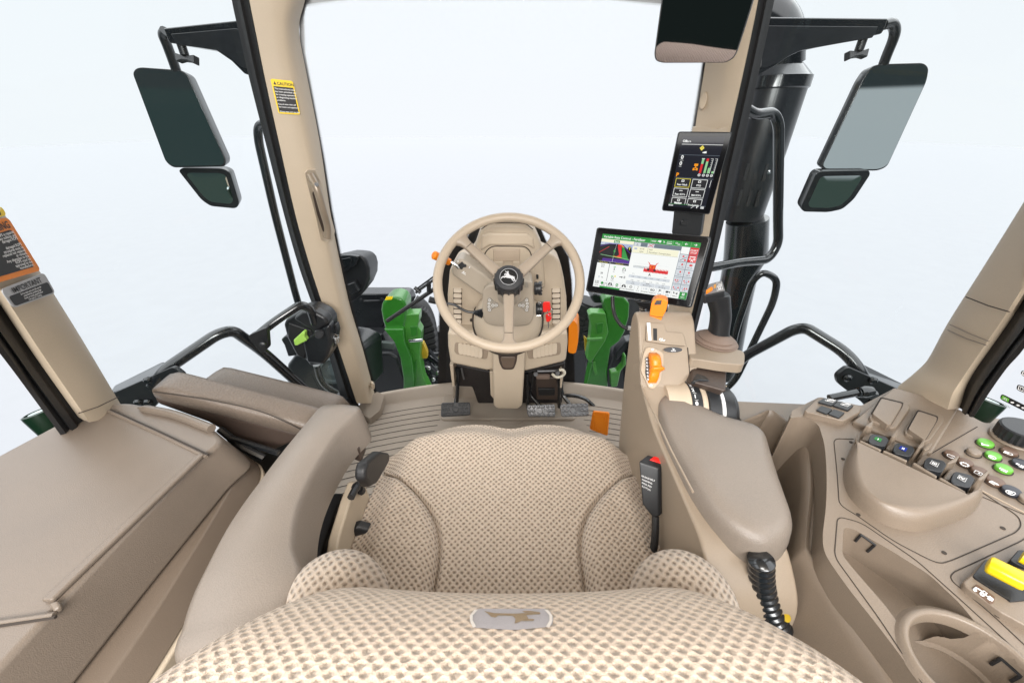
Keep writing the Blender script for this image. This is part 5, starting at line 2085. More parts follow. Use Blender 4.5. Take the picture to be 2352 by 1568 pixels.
# ================================================================ steering wheel
wheel = thing('steering_wheel', 'beige three-spoke steering wheel with a black hub and white stag emblem', 'steering wheel', U(1168, 760, d=1.1))
E = R(46)
wc = U(1168.5, 641.5, d=1.062)
wf = Frame(wc, (1, 0, 0), (0, math.sin(E), math.cos(E)), (0, -math.cos(E), math.sin(E)))
wheel_m = mat('wheel rim skin', (0.40, 0.325, 0.245), 0.45, grain=900, bump=0.25, var=0.04)
mb = MB()
RW, rw = 0.2, 0.0136
mb.tube([wf(RW * math.cos(2 * PI * k / 72), RW * math.sin(2 * PI * k / 72)) for k in range(72)], rw, 16, closed=True)
rim = mb.build('rim', wheel_m, wheel, ang=180)
hub_c = (0.0, -0.0015, -0.004)
for k, aa in enumerate((43, 137, 270)):
    a = R(aa)
    dx, dy = math.cos(a), math.sin(a)
    tx_, ty_ = -dy, dx
    rings = []
    for r, w, hh, th in ((0.03, 0.0165, -0.020, 0.010), (0.08, 0.0150, -0.018, 0.010), (0.13, 0.0135, -0.013, 0.010), (0.160, 0.0135, -0.009, 0.0105), (0.178, 0.0165, -0.006, 0.0115), (0.192, 0.030, -0.001, 0.010)):
        ring = []
        for i in range(16):
            t = 2 * PI * i / 16
            cu, cv = math.cos(t), math.sin(t)
            u = w * math.copysign(abs(cu) ** 0.6, cu)
            h = th * math.copysign(abs(cv) ** 0.6, cv)
            ring.append(wf(dx * r + tx_ * u, dy * r + ty_ * u, hh + h))
        rings.append(ring)
    mb = MB()
    mb.loft([list(q) for q in zip(*[spl([rg[i] for rg in rings], 4) for i in range(16)])])
    sp_ = mb.build('spoke', mat('spoke skin', (0.31, 0.25, 0.192), 0.45, grain=900, bump=0.2, var=0.04) if 'spoke skin' not in MATS else MATS['spoke skin'], wheel, ang=70)
    mb = MB()      # parting line between the rim moulding and the spoke
    mb.tube([wf(dx * 0.157 + tx_ * u, dy * 0.157 + ty_ * u, -0.0095 + 0.0108 - 0.000) for u in (-0.0112, -0.005, 0.005, 0.0112)], 0.0008, 6)
    mb.build('spoke_joint', groove, sp_)
mb = MB()
hc = wf(*hub_c)
mb.lathe([(0.036, -0.06), (0.034, -0.02), (0.031, 0.0)], wf(0, -0.005, -0.04), wf.n, 28)
mb.build('column_neck', podm, wheel)
mb = MB()
prof = []
prof = [(0.033, -0.034), (0.0395, -0.030), (0.0405, 0.012), (0.037, 0.020), (0.030, 0.024), (0.026, 0.0245), (0.0255, 0.0235), (0.0, 0.0235)]
mb.lathe(prof, hc, wf.n, 40)
hub = mb.build('hub_cap', mat('grained black', (0.018, 0.018, 0.02), 0.42, grain=900, bump=0.6, var=0.2), wheel, ang=30)
mb = MB()
for k in range(16):
    a = 2 * PI * k / 16
    p = hc + (wf.x * math.cos(a) + wf.y * math.sin(a)) * 0.0400
    mb.tube([p - wf.n * 0.028, p + wf.n * 0.008], 0.0035, 6)
mb.build('hub_ribs', black, hub)
hf = Frame(hc + wf.n * 0.0246, wf.x, wf.y, wf.n)
mb = MB()
mb.slab(hf, circ(0.0250, 36), -0.002, 0.0)
mb.build('emblem_disc', black_g, hub)
mb = MB()
mb.tube([hf(0.0243 * math.cos(2 * PI * k / 40), 0.0243 * math.sin(2 * PI * k / 40), 0.0002) for k in range(40)], 0.0007, 6, closed=True)
mb.build('emblem_ring', mat('ring silver', (0.45, 0.45, 0.46), 0.4, grain=300, var=0.05), hub)
# leaping stag, drawn on a 120 x 120 field (from the photo's emblem)
stag = [(-30, 8), (-26, 18), (-22, 22), (-14, 20), (-10, 24), (-20, 32), (-24, 40), (-18, 36), (-12, 30), (-8, 40), (-6, 30), (-2, 40), (0, 30), (-2, 24), (2, 20), (4, 12), (14, 6), (28, 2), (36, -4), (40, -2), (37, -10), (42, -24), (46, -34), (41, -35), (34, -22), (24, -14), (28, -24), (37, -34), (33, -37), (22, -26), (14, -14), (2, -12), (-10, -10), (-20, -6), (-28, -10), (-36, -6), (-42, -10), (-45, -18), (-49, -14), (-44, -2), (-36, 1), (-24, 2), (-17, 8), (-18, 12), (-26, 8)]
mb = MB()
vs = [hf(x * 0.00043, y * 0.00043 + 0.0005, 0.0004) for x, y in stag]
mb.prism(vs, wf.n * 0.0004)
mb.build('stag_emblem', mat('emblem silver', (0.52, 0.52, 0.53), 0.4, grain=300, var=0.05), hub)

# ================================================================ pedals


def pedal(name, label, px4, z, th, m, arm_pts, studs, sq=None):
    o = [U(x, y, Z=zz) for (x, y), zz in zip(px4, z)]
    root = thing(name, label, 'pedal', sum(o, V((0, 0, 0))) / 4 - V((0, 0, 0.02)))
    nrm = (o[1] - o[0]).cross(o[3] - o[0]).normalized()
    if nrm.y > 0:
        nrm = -nrm
    mb = MB()
    mb.prism(fillet(o, 0.010, 4, closed=True), -nrm * th)
    pl = mb.build('pad', m, root, bevel=0.004, seg=3)
    q = Quad(*o)
    if studs:
        mb = MB()
        for u, v in studs:
            c = q(u, v, 0.0)
            x, y, n = basis(q.n)
            mb.lathe([(0.0085, 0), (0.0085, 0.0035), (0.006, 0.0045), (0.005, 0.001), (0, 0.001)], c, q.n, 12)
        mb.build('studs', m, pl)
    mb = MB()
    mb.tube(fillet([U(x, y, Y=Y) for x, y, Y in arm_pts], 0.03, 5), 0.009, 10)
    mb.build('arm', black_g, root)
    return root, q, pl


st_c = [(0.10 + 0.13 * i, 0.18) for i in range(3)] + [(0.66 + 0.12 * i, 0.18) for i in range(3)] + [(0.10 + 0.13 * i, 0.52) for i in range(2)] + [(0.72 + 0.15 * i, 0.52) for i in range(2)] + [(0.10 + 0.115 * i, 0.84) for i in range(8)]
_, q, pl = pedal('clutch_pedal', 'black studded pedal on its own left of the column foot', [(1013, 924), (1080, 923), (1080, 953), (1012, 957)], [0.115, 0.115, 0.075, 0.075], 0.012, mat('worn black rubber', (0.05, 0.05, 0.052), 0.35, grain=300, bump=0.2, var=0.25),
                 [(1045, 932, 1.38), (1050, 905, 1.42), (1052, 850, 1.45)], st_c)
mb = MB()
mb.tube([q(u, v, 0.003) for u, v in ((0.40, 0.42), (0.50, 0.35), (0.60, 0.42), (0.60, 0.60), (0.52, 0.75), (0.40, 0.60))], 0.0018, 6, closed=True)
mb.build('moulded_mark', black, pl)
st_b = [(0.09 + 0.165 * i, 0.14) for i in range(6)] + [(0.09 + 0.14 * i, 0.50) for i in range(2)] + [(0.78 + 0.14 * i, 0.50) for i in range(2)] + [(0.09 + 0.165 * i, 0.86) for i in range(6)]
for lb, px4, arm in (('metal studded brake pedal nearer the column foot, twin of the one beside it', [(1209, 930), (1274, 928), (1276, 957), (1212, 956)], [(1243, 935, 1.38), (1215, 905, 1.42), (1214, 850, 1.45)]),
                     ('metal studded brake pedal next to the orange accelerator', [(1286, 928), (1351, 926), (1353, 955), (1290, 957)], [(1310, 930, 1.38), (1290, 905, 1.42), (1288, 850, 1.45)])):
    r_, q, pl = pedal('brake_pedal', lb, px4, [0.12, 0.12, 0.08, 0.08], 0.012, pedal_m, arm, st_b)
    tag(r_, None, None, 'twin brake pedals')
    mb = MB()
    mb.tube([q(0.45 + 0.11 * math.cos(a), 0.5 + 0.26 * math.sin(a), 0.002) for a in [2 * PI * i / 18 for i in range(18)]], 0.0016, 6, closed=True)
    mb.tube([q(u, v, 0.002) for u, v in ((0.62, 0.34), (0.68, 0.34), (0.70, 0.64), (0.63, 0.64))], 0.0014, 6, closed=True)
    mb.build('moulded_mark', pedal_m, pl)
r_, q, pl = pedal('accelerator_pedal', 'orange ribbed accelerator pedal on the floor mat', [(1362, 944), (1401, 948), (1396, 1002), (1354, 986)], [0.125, 0.125, 0.03, 0.03], 0.010, orange,
                  [(1378, 945, 1.42), (1345, 915, 1.44), (1320, 908, 1.45), (1295, 908, 1.45)], None)
mb = MB()
for k in range(8):
    u = 0.08 + 0.12 * k
    mb.tube([q(u, 0.05, 0.0), q(u, 0.93, 0.0)], 0.0028, 6)
mb.build('ribs', orange, pl)

# ================================================================ monitors


def monitor(name, label, frame_px, c0, n, screen_px, th, rnd):
    F4 = [UP(x, y, c0, n) for x, y in frame_px]
    q = Quad(*F4)
    root = thing(name, label, 'monitor', (F4[2] + F4[3]) / 2)
    mb = MB()
    o = fillet(F4, rnd, 5, closed=True)
    mb.prism(o, -q.n * th)
    mb.build('casing', black, root, bevel=0.004, seg=3)
    mb = MB()
    cen = sum(o, V((0, 0, 0))) / len(o)
    mb.prism([cen + (p - cen) * 0.965 + q.n * 0.0004 for p in o], q.n * 0.0006)
    mb.build('front_glass', mat('black screen glass', (0.006, 0.006, 0.007), 0.08, spec=0.12) if 'black screen glass' not in MATS else MATS['black screen glass'], root)
    S4 = [UP(x, y, c0, n) for x, y in screen_px]
    return root, Quad(*S4)


def zH(pts):      # crop 1640..2140 x 340..900
    return [(1306.6 + x * 0.28454, 270.9 + y * 0.28454) for x, y in pts]


n_big = V((-0.4675, -0.8037, 0.3682))
c_big = (0.3405, 0.9513, 0.8583)
mon, sq = monitor('wide_monitor', 'wide black touch monitor showing a green field application page', zH([(224, 880), (1152, 958), (988, 1534), (132, 1398)]), c_big, n_big,
                  zH([(275, 935), (1068, 1010), (945, 1468), (195, 1357)]), 0.032, 0.008)
SM = [e_white, e_grey, e_dgrey, e_black, e_green, e_lgreen, e_red, e_purple, e_yellow, e_cream, e_orange, e_sky, e_text]
WH, GR, SL, BK, GN, LG, RD, PU, YE, CR, OR, SK, TX = range(13)
mb = MB()
H0, H1, H2, H3, H4 = 0.0012, 0.0015, 0.0018, 0.0021, 0.0024


def rc(u0, v0, u1, v1, m, h=H1):
    mb.mi = m
    mb.rect(sq, u0, v0, u1, v1, h)


def sh(pts, m, h=H2):
    mb.mi = m
    mb.shape(sq, pts, h)


def tt(s, u, v, cap, m=TX, al='C', h=H3, bold=0.0, sx=1.0):
    mb.mi = m
    mb.text(sq, s, u, v, cap, al, h, bold, sx)


rc(0, 0, 1, 1, WH, H0)
rc(0, 0, 1, 0.088, GN)
tt('Variable Rate Control - Fertilizer', 0.018, 0.066, 0.040, WH, 'L', bold=0.02)
for u in (0.52, 0.745, 0.83, 0.915):
    rc(u - 0.0012, 0.002, u + 0.0012, 0.086, LG, H2)
tt('16:22', 0.555, 0.058, 0.028, WH, bold=0.02)
sh([(0.588, 0.05), (0.60, 0.025), (0.625, 0.022), (0.628, 0.04), (0.618, 0.068), (0.606, 0.05)], WH)
sh([(0.645, 0.025), (0.652, 0.025), (0.668, 0.055), (0.660, 0.055)], WH)
sh([(0.648, 0.055), (0.656, 0.045), (0.660, 0.05), (0.652, 0.06)], WH)
tt('SF-RTK', 0.71, 0.042, 0.020, WH)
rc(0.682, 0.055, 0.735, 0.068, WH, H2)
for a in (0.768, 0.792):
    rc(a, 0.03 + (a - 0.768) * 0.8, a + 0.02, 0.055 + (a - 0.768) * 0.8, WH, H2)
    rc(a + 0.003, 0.035 + (a - 0.768) * 0.8, a + 0.017, 0.05 + (a - 0.768) * 0.8, GN, H3)
for u, s in ((0.872, -1), (0.956, 1)):
    rc(u - 0.014, 0.041, u + 0.014, 0.049, WH, H2)
    sh([(u + s * 0.017, 0.045), (u + s * 0.004, 0.024), (u + s * 0.000, 0.030), (u + s * 0.008, 0.045), (u, 0.060), (u + s * 0.004, 0.066)], WH)
# guidance picture
rc(0, 0.09, 0.358, 0.145, CR)
rc(0.142, 0.10, 0.205, 0.155, GN, H2)
tt('0cm', 0.174, 0.143, 0.034, WH, bold=0.02)
rc(0, 0.148, 0.352, 0.50, BK, H2)
rc(0, 0.148, 0.352, 0.24, SK, H2 + 0.0001)
tt('KAS', 0.006, 0.188, 0.028, WH, 'L')
sh([(0, 0.205), (0.10, 0.166), (0.20, 0.164), (0.25, 0.172), (0.352, 0.30), (0.352, 0.5), (0, 0.5)], BK, H3)
sh([(0.0, 0.235), (0.10, 0.178), (0.19, 0.17), (0.24, 0.182), (0.352, 0.33), (0.352, 0.317), (0.245, 0.17), (0.19, 0.160), (0.10, 0.168), (0, 0.222)], PU, H3 + 0.0001)
sh([(0.192, 0.172), (0.232, 0.172), (0.256, 0.40), (0.194, 0.40), (0.226, 0.355), (0.196, 0.22)], RD, H4)
sh([(0.236, 0.20), (0.264, 0.21), (0.342, 0.45), (0.262, 0.42), (0.25, 0.25)], GN, H4)
sh([(0.185, 0.165), (0.23, 0.168), (0.268, 0.21), (0.252, 0.212), (0.226, 0.182)], OR, H4)
sh([(0.052, 0.445), (0.352, 0.43), (0.352, 0.50), (0.045, 0.50)], PU, H4)
sh([(0.020, 0.378), (0.342, 0.420), (0.342, 0.428), (0.020, 0.386)], LG, H4 + 0.0001)
sh([(0.16, 0.385), (0.26, 0.40), (0.26, 0.41), (0.16, 0.395)], OR, H4 + 0.0002)
sh([(0.0, 0.345), (0.098, 0.222), (0.103, 0.228), (0.0, 0.352)], RD, H4)
sh([(0.176, 0.165), (0.1775, 0.165), (0.1655, 0.5), (0.163, 0.5)], WH, H4 + 0.0003)
sh([(0.168, 0.25), (0.186, 0.32), (0.171, 0.30), (0.171, 0.40), (0.165, 0.40), (0.166, 0.30), (0.152, 0.32)], GN, H4 + 0.0004)
mb.mi = BK
mb.shape(sq, [(0.324 + 0.020 * math.cos(a), 0.225 + 0.034 * math.sin(a)) for a in [2 * PI * i / 18 for i in range(18)]], H4)
mb.mi = YE
mb.shape(sq, [(0.312, 0.212), (0.324, 0.225), (0.336, 0.212), (0.330, 0.204), (0.318, 0.204)], H4 + 0.0001)
mb.shape(sq, [(0.321, 0.222), (0.327, 0.222), (0.327, 0.248), (0.321, 0.248)], H4 + 0.0001)
# work and guidance tables
rc(0, 0.50, 0.352, 0.865, WH, H1)
for u0, u1, s in ((0, 0.140, 'Work Totals'), (0.147, 0.352, 'Guidance A')):
    rc(u0, 0.502, u1, 0.540, TX, H2)
    tt(s, (u0 + u1) / 2, 0.533, 0.022, YE)
rc(0.141, 0.502, 0.1455, 0.865, TX, H2)
for s, u, v, c in (('Field', 0.07, 0.582, 0.028), ('EAS', 0.07, 0.618, 0.028), ('28', 0.072, 0.744, 0.034), ('kg', 0.088, 0.815, 0.026), ('5', 0.205, 0.648, 0.040), ('ha', 0.205, 0.685, 0.022), ('5.3', 0.312, 0.640, 0.042), ('l/ha', 0.312, 0.675, 0.020),
                   ('12', 0.205, 0.818, 0.042), ('ha/h', 0.205, 0.852, 0.022), ('0', 0.333, 0.775, 0.042)):
    tt(s, u, v, c, TX, bold=0.015 if c > 0.03 else 0.0)
for u, v in ((0.196, 0.572), (0.30, 0.575), (0.188, 0.748)):
    for k in range(3):
        sh([(u + k * 0.008, v), (u + 0.006 + k * 0.008, v), (u + 0.002 + k * 0.008, v + 0.03), (u - 0.004 + k * 0.008, v + 0.03)], LG)
rc(0.222, 0.742, 0.236, 0.775, YE, H2)
sh([(0.276, 0.752), (0.300, 0.752), (0.300, 0.742), (0.318, 0.758), (0.300, 0.774), (0.300, 0.764), (0.276, 0.764)], TX)
sh([(0.038, 0.785), (0.062, 0.785), (0.056, 0.82), (0.050, 0.83), (0.044, 0.82)], GR)
# machine page
rc(0.356, 0.09, 0.835, 0.165, SL)
for u in (0.362, 0.50):
    rc(u, 0.098, u + 0.068, 0.162, GR, H2)
sh([(0.385, 0.155), (0.396, 0.115), (0.407, 0.155), (0.402, 0.155), (0.396, 0.13), (0.390, 0.155)], TX)
sh([(0.507, 0.105), (0.512, 0.103), (0.563, 0.152), (0.558, 0.157)], RD, H3)
sh([(0.507, 0.152), (0.560, 0.100), (0.563, 0.108), (0.511, 0.158)], RD, H3)
rc(0.356, 0.168, 0.824, 0.865, WH, H1)
rc(0.356, 0.172, 0.818, 0.282, CR, H2)
rc(0.372, 0.195, 0.402, 0.222, SK, H3)
rc(0.512, 0.175, 0.5145, 0.28, SL, H3)
tt('0/ 90', 0.455, 0.218, 0.026, TX)
tt('kg/ha', 0.452, 0.262, 0.024, TX)
tt('Null', 0.525, 0.214, 0.025, TX, 'L')
tt('-Fertilizer Composites', 0.523, 0.262, 0.026, TX, 'L', sx=1.15)
rc(0.356, 0.282, 0.822, 0.285, SL, H2)
for k in range(15):
    u = 0.405 + k * 0.0118
    rc(u, 0.508 - 0.0, u + 0.0045, 0.545, SL, H2)
rc(0.402, 0.543, 0.58, 0.552, GR, H2)
rc(0.40, 0.468, 0.76, 0.470, GR, H2)
rc(0.515, 0.556, 0.765, 0.598, RD, H2)
for k in range(17):
    u = 0.517 + k * 0.0147
    sh([(u, 0.558), (u + 0.006, 0.520), (u + 0.012, 0.558)], RD, H3)
    sh([(u, 0.596), (u + 0.006, 0.616), (u + 0.012, 0.596)], RD, H3)
rc(0.565, 0.465, 0.632, 0.56, RD, H3)
rc(0.578, 0.48, 0.618, 0.53, OR, H4)
rc(0.585, 0.485, 0.611, 0.525, RD, H4 + 0.0001)
sh([(0.565, 0.47), (0.552, 0.435), (0.540, 0.425), (0.546, 0.422), (0.562, 0.435), (0.575, 0.47)], RD, H3)
sh([(0.632, 0.47), (0.642, 0.435), (0.655, 0.425), (0.648, 0.42), (0.634, 0.432), (0.622, 0.47)], RD, H3)
sh([(0.548, 0.56), (0.555, 0.54), (0.572, 0.54), (0.575, 0.575), (0.560, 0.58)], TX, H4)
sh([(0.612, 0.56), (0.620, 0.54), (0.637, 0.545), (0.640, 0.575), (0.622, 0.58)], TX, H4)
tt('A', 0.588, 0.668, 0.042, TX, bold=0.03)
for j, v in enumerate((0.672, 0.725, 0.79)):
    if j:
        rc(0.375, v - 0.035, 0.80, v + 0.012, GR if j == 1 else WH, H2)
    for k in range(6):
        if j or k in (0, 5):
            tt('0,00' if j else '0 %', 0.42 + 0.066 * k, v, 0.020, SL)
for k, (a, b) in enumerate((('4.3', 'km/h'), ('2090', 'Blower rpm'), ('73', 'Oil Temp.'))):
    rc(0.36 + 0.154 * k, 0.80, 0.51 + 0.154 * k, 0.865, GR, H2)
    tt(a, 0.435 + 0.154 * k, 0.828, 0.024, TX)
    tt(b, 0.435 + 0.154 * k, 0.858, 0.022, TX)
# right-hand keys
rc(0.832, 0.088, 1, 0.875, SL, H1)
kh = 0.785 / 6
for r in range(6):
    for c in range(2):
        u0, v0 = 0.836 + 0.083 * c, 0.093 + kh * r
        m = RD if (c == 1 and r < 2) else WH if (c == 0 and r == 0) else GR
        rc(u0, v0, u0 + 0.078, v0 + kh - 0.008, m, H2)
        uc, vc = u0 + 0.039, v0 + kh / 2
        if m == RD and r == 0:
            tt('START', uc, vc - 0.004, 0.030, WH, bold=0.02)
            tt('STOP', uc, vc + 0.038, 0.030, WH, bold=0.02)
        elif m == RD:
            rc(uc - 0.028, vc - 0.046, uc + 0.028, vc - 0.030, WH, H3)
            tt('A', uc, vc + 0.045, 0.045, WH, bold=0.03)
            for s in (-1, 1):
                sh([(uc + s * 0.02, vc - 0.022), (uc + s * 0.032, vc), (uc + s * 0.02, vc + 0.022), (uc + s * 0.008, vc)], WH, H3)
                sh([(uc + s * 0.02, vc - 0.010), (uc + s * 0.026, vc), (uc + s * 0.02, vc + 0.010), (uc + s * 0.014, vc)], RD, H4)
        elif r == 1:
            rc(uc - 0.012, vc - 0.045, uc + 0.006, vc - 0.020, RD, H3)
            sh([(uc - 0.03, vc + 0.04), (uc + 0.03, vc - 0.03), (uc + 0.032, vc - 0.024), (uc - 0.028, vc + 0.046)], TX, H3)
            sh([(uc + 0.008, vc + 0.03), (uc + 0.02, vc + 0.012), (uc + 0.032, vc + 0.03), (uc + 0.026, vc + 0.045), (uc + 0.014, vc + 0.045)], RD, H3)
        elif r in (2, 3):
            w = 0.014 if (r == 2 and c == 1) else 0.007
            rc(uc - w + 0.004, vc - 0.038, uc + w + 0.004, vc - 0.006, RD, H3)
            tt('1', uc + 0.022, vc - 0.014, 0.024, TX)
            tt('1% / 0%' if r == 2 else '100 %', uc, vc + 0.036, 0.020, TX)
        elif r > 3:
            rc(uc - 0.026, vc - 0.044, uc + 0.026, vc - 0.040, SL, H3)
            for k in range(3):
                cc = RD if (k + r + c) % 3 else SK
                x = uc - 0.022 + 0.022 * k
                sh([(x - 0.009, vc + 0.008), (x, vc - 0.024), (x + 0.009, vc + 0.008)], cc, H3)
            rc(uc - 0.016, vc + 0.022, uc - 0.004, vc + 0.034, RD, H3)
            rc(uc + 0.002, vc + 0.022, uc + 0.012, vc + 0.034, TX, H3)
# bottom bar
rc(0, 0.868, 1, 1, GR, H2)
names = ('SETUP', 'WORK', 'SECTION CTL', 'AUTO', 'SECTION CTL', 'GUIDANCE', 'A - B', 'BOUNDARY', 'ISOBUS VT', 'FLAGS', 'VIDEO', 'DISPLAY', 'MENU')
for k, s in enumerate(names):
    u0 = k / 13
    last = k == 12
    rc(u0 + 0.002, 0.872, u0 + 1 / 13 - 0.002, 0.998, GN if last else WH, H3)
    uc = u0 + 0.5 / 13
    tt(s, uc, 0.975 if k not in (1, 2, 3) else 0.962, 0.020, WH if last else TX, h=H4, bold=0.01, sx=0.8)
    if k in (1, 2, 3):
        rc(u0, 0.970, u0 + 1 / 13, 1.0, GN, H4)
    vt = 0.912
    if k == 0:
        for j in range(3):
            rc(uc - 0.006, 0.884 + 0.020 * j, uc + 0.024, 0.892 + 0.020 * j, TX, H4)
            rc(uc - 0.022, 0.882 + 0.020 * j, uc - 0.012, 0.894 + 0.020 * j, TX, H4)
    elif k in (1, 3):
        cu = uc - 0.016 if k == 1 else uc
        mb.mi = GN
        mb.shape(sq, [(cu + 0.015 * math.cos(a), vt + 0.026 * math.sin(a)) for a in [2 * PI * i / 18 for i in range(18)]], H4)
        tt('A' if k == 3 else 'AUTO', uc if k == 3 else uc + 0.018, vt + 0.012, 0.030 if k == 3 else 0.022, WH if k == 3 else TX, h=H4 + 0.0002, bold=0.02)
    elif k in (2, 4):
        sh([(uc - 0.012, 0.885), (uc - 0.002, 0.885), (uc - 0.006, 0.935), (uc - 0.028, 0.935)], TX, H4)
        sh([(uc + 0.002, 0.885), (uc + 0.012, 0.885), (uc + 0.028, 0.935), (uc + 0.006, 0.935)], TX, H4)
    elif k == 5:
        for rr0, cc in ((0.015, TX), (0.011, WH)):
            mb.mi = cc
            mb.shape(sq, [(uc + rr0 * math.cos(a), vt + rr0 * 1.75 * math.sin(a)) for a in [2 * PI * i / 18 for i in range(18)]], H4 + (0.0001 if cc == WH else 0))
        rc(uc - 0.003, vt - 0.005, uc + 0.003, vt + 0.005, TX, H4 + 0.0002)
    elif k == 6:
        rc(uc - 0.001, 0.885, uc + 0.001, 0.935, TX, H4)
        rc(uc - 0.004, 0.884, uc + 0.004, 0.892, TX, H4)
        rc(uc - 0.004, 0.928, uc + 0.004, 0.936, TX, H4)
    elif k == 7:
        rc(uc - 0.022, 0.895, uc - 0.008, 0.92, GR, H4)
        rc(uc + 0.0, 0.89, uc + 0.022, 0.925, GR, H4)
    elif k == 8:
        tt('ISO', uc, vt + 0.018, 0.036, TX, h=H4, bold=0.03)
    elif k == 9:
        sh([(uc - 0.012, 0.882), (uc + 0.016, 0.900), (uc - 0.009, 0.915), (uc - 0.009, 0.938), (uc - 0.012, 0.938)], TX, H4)
    elif k == 10:
        rc(uc - 0.02, 0.892, uc + 0.008, 0.922, TX, H4)
        sh([(uc + 0.010, 0.905), (uc + 0.024, 0.888), (uc + 0.024, 0.926), (uc + 0.010, 0.912)], TX, H4)
        sh([(uc - 0.008, 0.922), (uc - 0.018, 0.940), (uc - 0.014, 0.940), (uc - 0.006, 0.926), (uc + 0.002, 0.940), (uc + 0.006, 0.940)], TX, H4)
    elif k == 11:
        sh([(uc - 0.022, 0.885), (uc - 0.008, 0.90), (uc - 0.012, 0.925), (uc - 0.022, 0.91)], TX, H4)
        sh([(uc + 0.002, 0.905), (uc + 0.010, 0.905), (uc + 0.020, 0.892), (uc + 0.020, 0.935), (uc + 0.010, 0.922), (uc + 0.002, 0.922)], TX, H4)
    else:
        for a in (-0.012, 0.002):
            for b in (0.890, 0.914):
                rc(uc + a, b, uc + a + 0.011, b + 0.019, WH, H4)
mb.build('screen', SM, mon, recalc=False, smooth=False)

# bracket, mast and cable under the wide monitor
mbk = MB()
a, b = U(1478, 690, Y=0.99), U(1474, 770, Y=1.0)
mbk.tube([a, b], 0.0095, 12)
mbk.lathe([(0.013, 0), (0.013, 0.02), (0.0, 0.02)], a, (0, 0.2, 1), 12)
mbk.build('mast', chrome, mon)
mbk = MB()
for k in range(16):
    p = a.lerp(b, k / 16)
    mbk.tube([p + V((math.cos(t) * 0.0098, math.sin(t) * 0.0098, 0)) for t in [2 * PI * i / 10 for i in range(10)]], 0.0016, 5, closed=True)
mbk.build('thread', steelgrey, mon)
mbk = MB()
mbk.prism([U(1455, 690, Y=0.985), U(1528, 700, Y=0.96), U(1510, 722, Y=0.97), U(1470, 706, Y=0.98)], (0, 0.05, 0.01))
mbk.build('bracket', black, mon, bevel=0.004)
mbk = MB()
mbk.tube(spl([U(1474, 765, Y=1.0), U(1462, 790, Y=1.0), U(1458, 830, Y=1.0)], 4), 0.006, 8)
mbk.tube(spl([U(1450, 762, Y=0.99), U(1466, 780, Y=0.99), U(1462, 800, Y=0.99)], 4), 0.006, 8)
mbk.build('support_rod', chrome, mon)
mbk = MB()
path = spl([U(1407, 680, Y=0.98), U(1408, 705, Y=0.97), U(1414, 728, Y=0.95), U(1428, 748, Y=0.93), U(1446, 756, Y=0.92)], 8)
mbk.tube(path, [0.0055 * (1.0 if k % 2 else 0.86) for k in range(len(path))], 10)
cb = mbk.build('cable', black_r, mon)
mbk = MB()
mbk.tube([U(1442, 753, Y=0.92), U(1472, 757, Y=0.915)], 0.0062, 10)
mbk.build('cable_plug', mat('grey plug', (0.42, 0.42, 0.42), 0.4), mon)

# portrait display on the right front pillar
n_p = V((-0.3099, -0.9504, 0.0245))
mon2, sq = monitor('portrait_display', 'small upright black display with gauges on the right front pillar', zH([(886, 110), (1322, 115), (1136, 782), (750, 750)]), (0.524, 1.177, 1.053), n_p,
                   zH([(918, 150), (1262, 155), (1096, 738), (800, 712)]), 0.028, 0.007)
SM2 = [e_navy, e_white, e_btn, e_yellow, e_lgreen, e_red, e_orange, e_dgrey, e_green]
NV_, WH, BT, YE, LG, RD, OR, SL, GN = range(9)
mb = MB()
rc(0, 0, 1, 1, NV_, H0)
tt('OB', 0.03, 0.075, 0.030, WH, 'L', bold=0.03)
tt('3,5 h', 0.13, 0.075, 0.020, WH, 'L', bold=0.03)
rc(0.02, 0.10, 1.0, 0.106, WH, H1)
rc(0.02, 0.243, 1.0, 0.247, SL, H1)
sh([(0.47, 0.148), (0.53, 0.112), (0.585, 0.148), (0.53, 0.184)], YE)
tt('!', 0.53, 0.165, 0.03, NV_)
sh([(0.56, 0.205), (0.62, 0.192), (0.66, 0.19), (0.665, 0.215), (0.62, 0.218), (0.57, 0.213)], WH)
tt('0', 0.10, 0.302, 0.050, WH, bold=0.03)
tt('km/h', 0.10, 0.328, 0.016, WH)
tt('0', 0.095, 0.388, 0.050, WH, bold=0.03)
tt('rpm', 0.095, 0.412, 0.016, WH)
tt('P', 0.075, 0.548, 0.050, OR, bold=0.05)
for x0, y0 in ((0.44, 0.36), (0.50, 0.36), (0.425, 0.42), (0.515, 0.42)):
    rc(x0, y0, x0 + 0.035, y0 + 0.034, OR, H1)
rc(0.475, 0.36, 0.50, 0.45, OR, H1)
rc(0.45, 0.415, 0.52, 0.448, OR, H1)
rc(0.468, 0.422, 0.50, 0.44, NV_, H2)
rc(0.46, 0.376, 0.51, 0.384, OR, H1)
for k, (u, spl_) in enumerate(((0.60, 0.36), (0.71, 0.325))):
    if k == 0:
        rc(u, 0.29, u + 0.055, spl_, LG, H1)
        rc(u, spl_, u + 0.055, 0.49, RD, H1)
    else:
        rc(u, 0.285, u + 0.055, spl_, RD, H1)
        rc(u, spl_, u + 0.055, 0.485, LG, H1)
rc(0.59, 0.285, 0.665, 0.292, WH, H2)
for k, u in enumerate((0.86, 0.965)):
    rc(u, 0.285, u + 0.008, 0.485, WH, H1)
    for j in range(8):
        w = 0.05 if j in (0, 7) else 0.03
        rc(u - w, 0.285 + j * 0.0278, u, 0.290 + j * 0.0278, WH, H1)
    rc(u - 0.06, 0.41 + 0.045 * k, u - 0.005, 0.485, LG, H2)
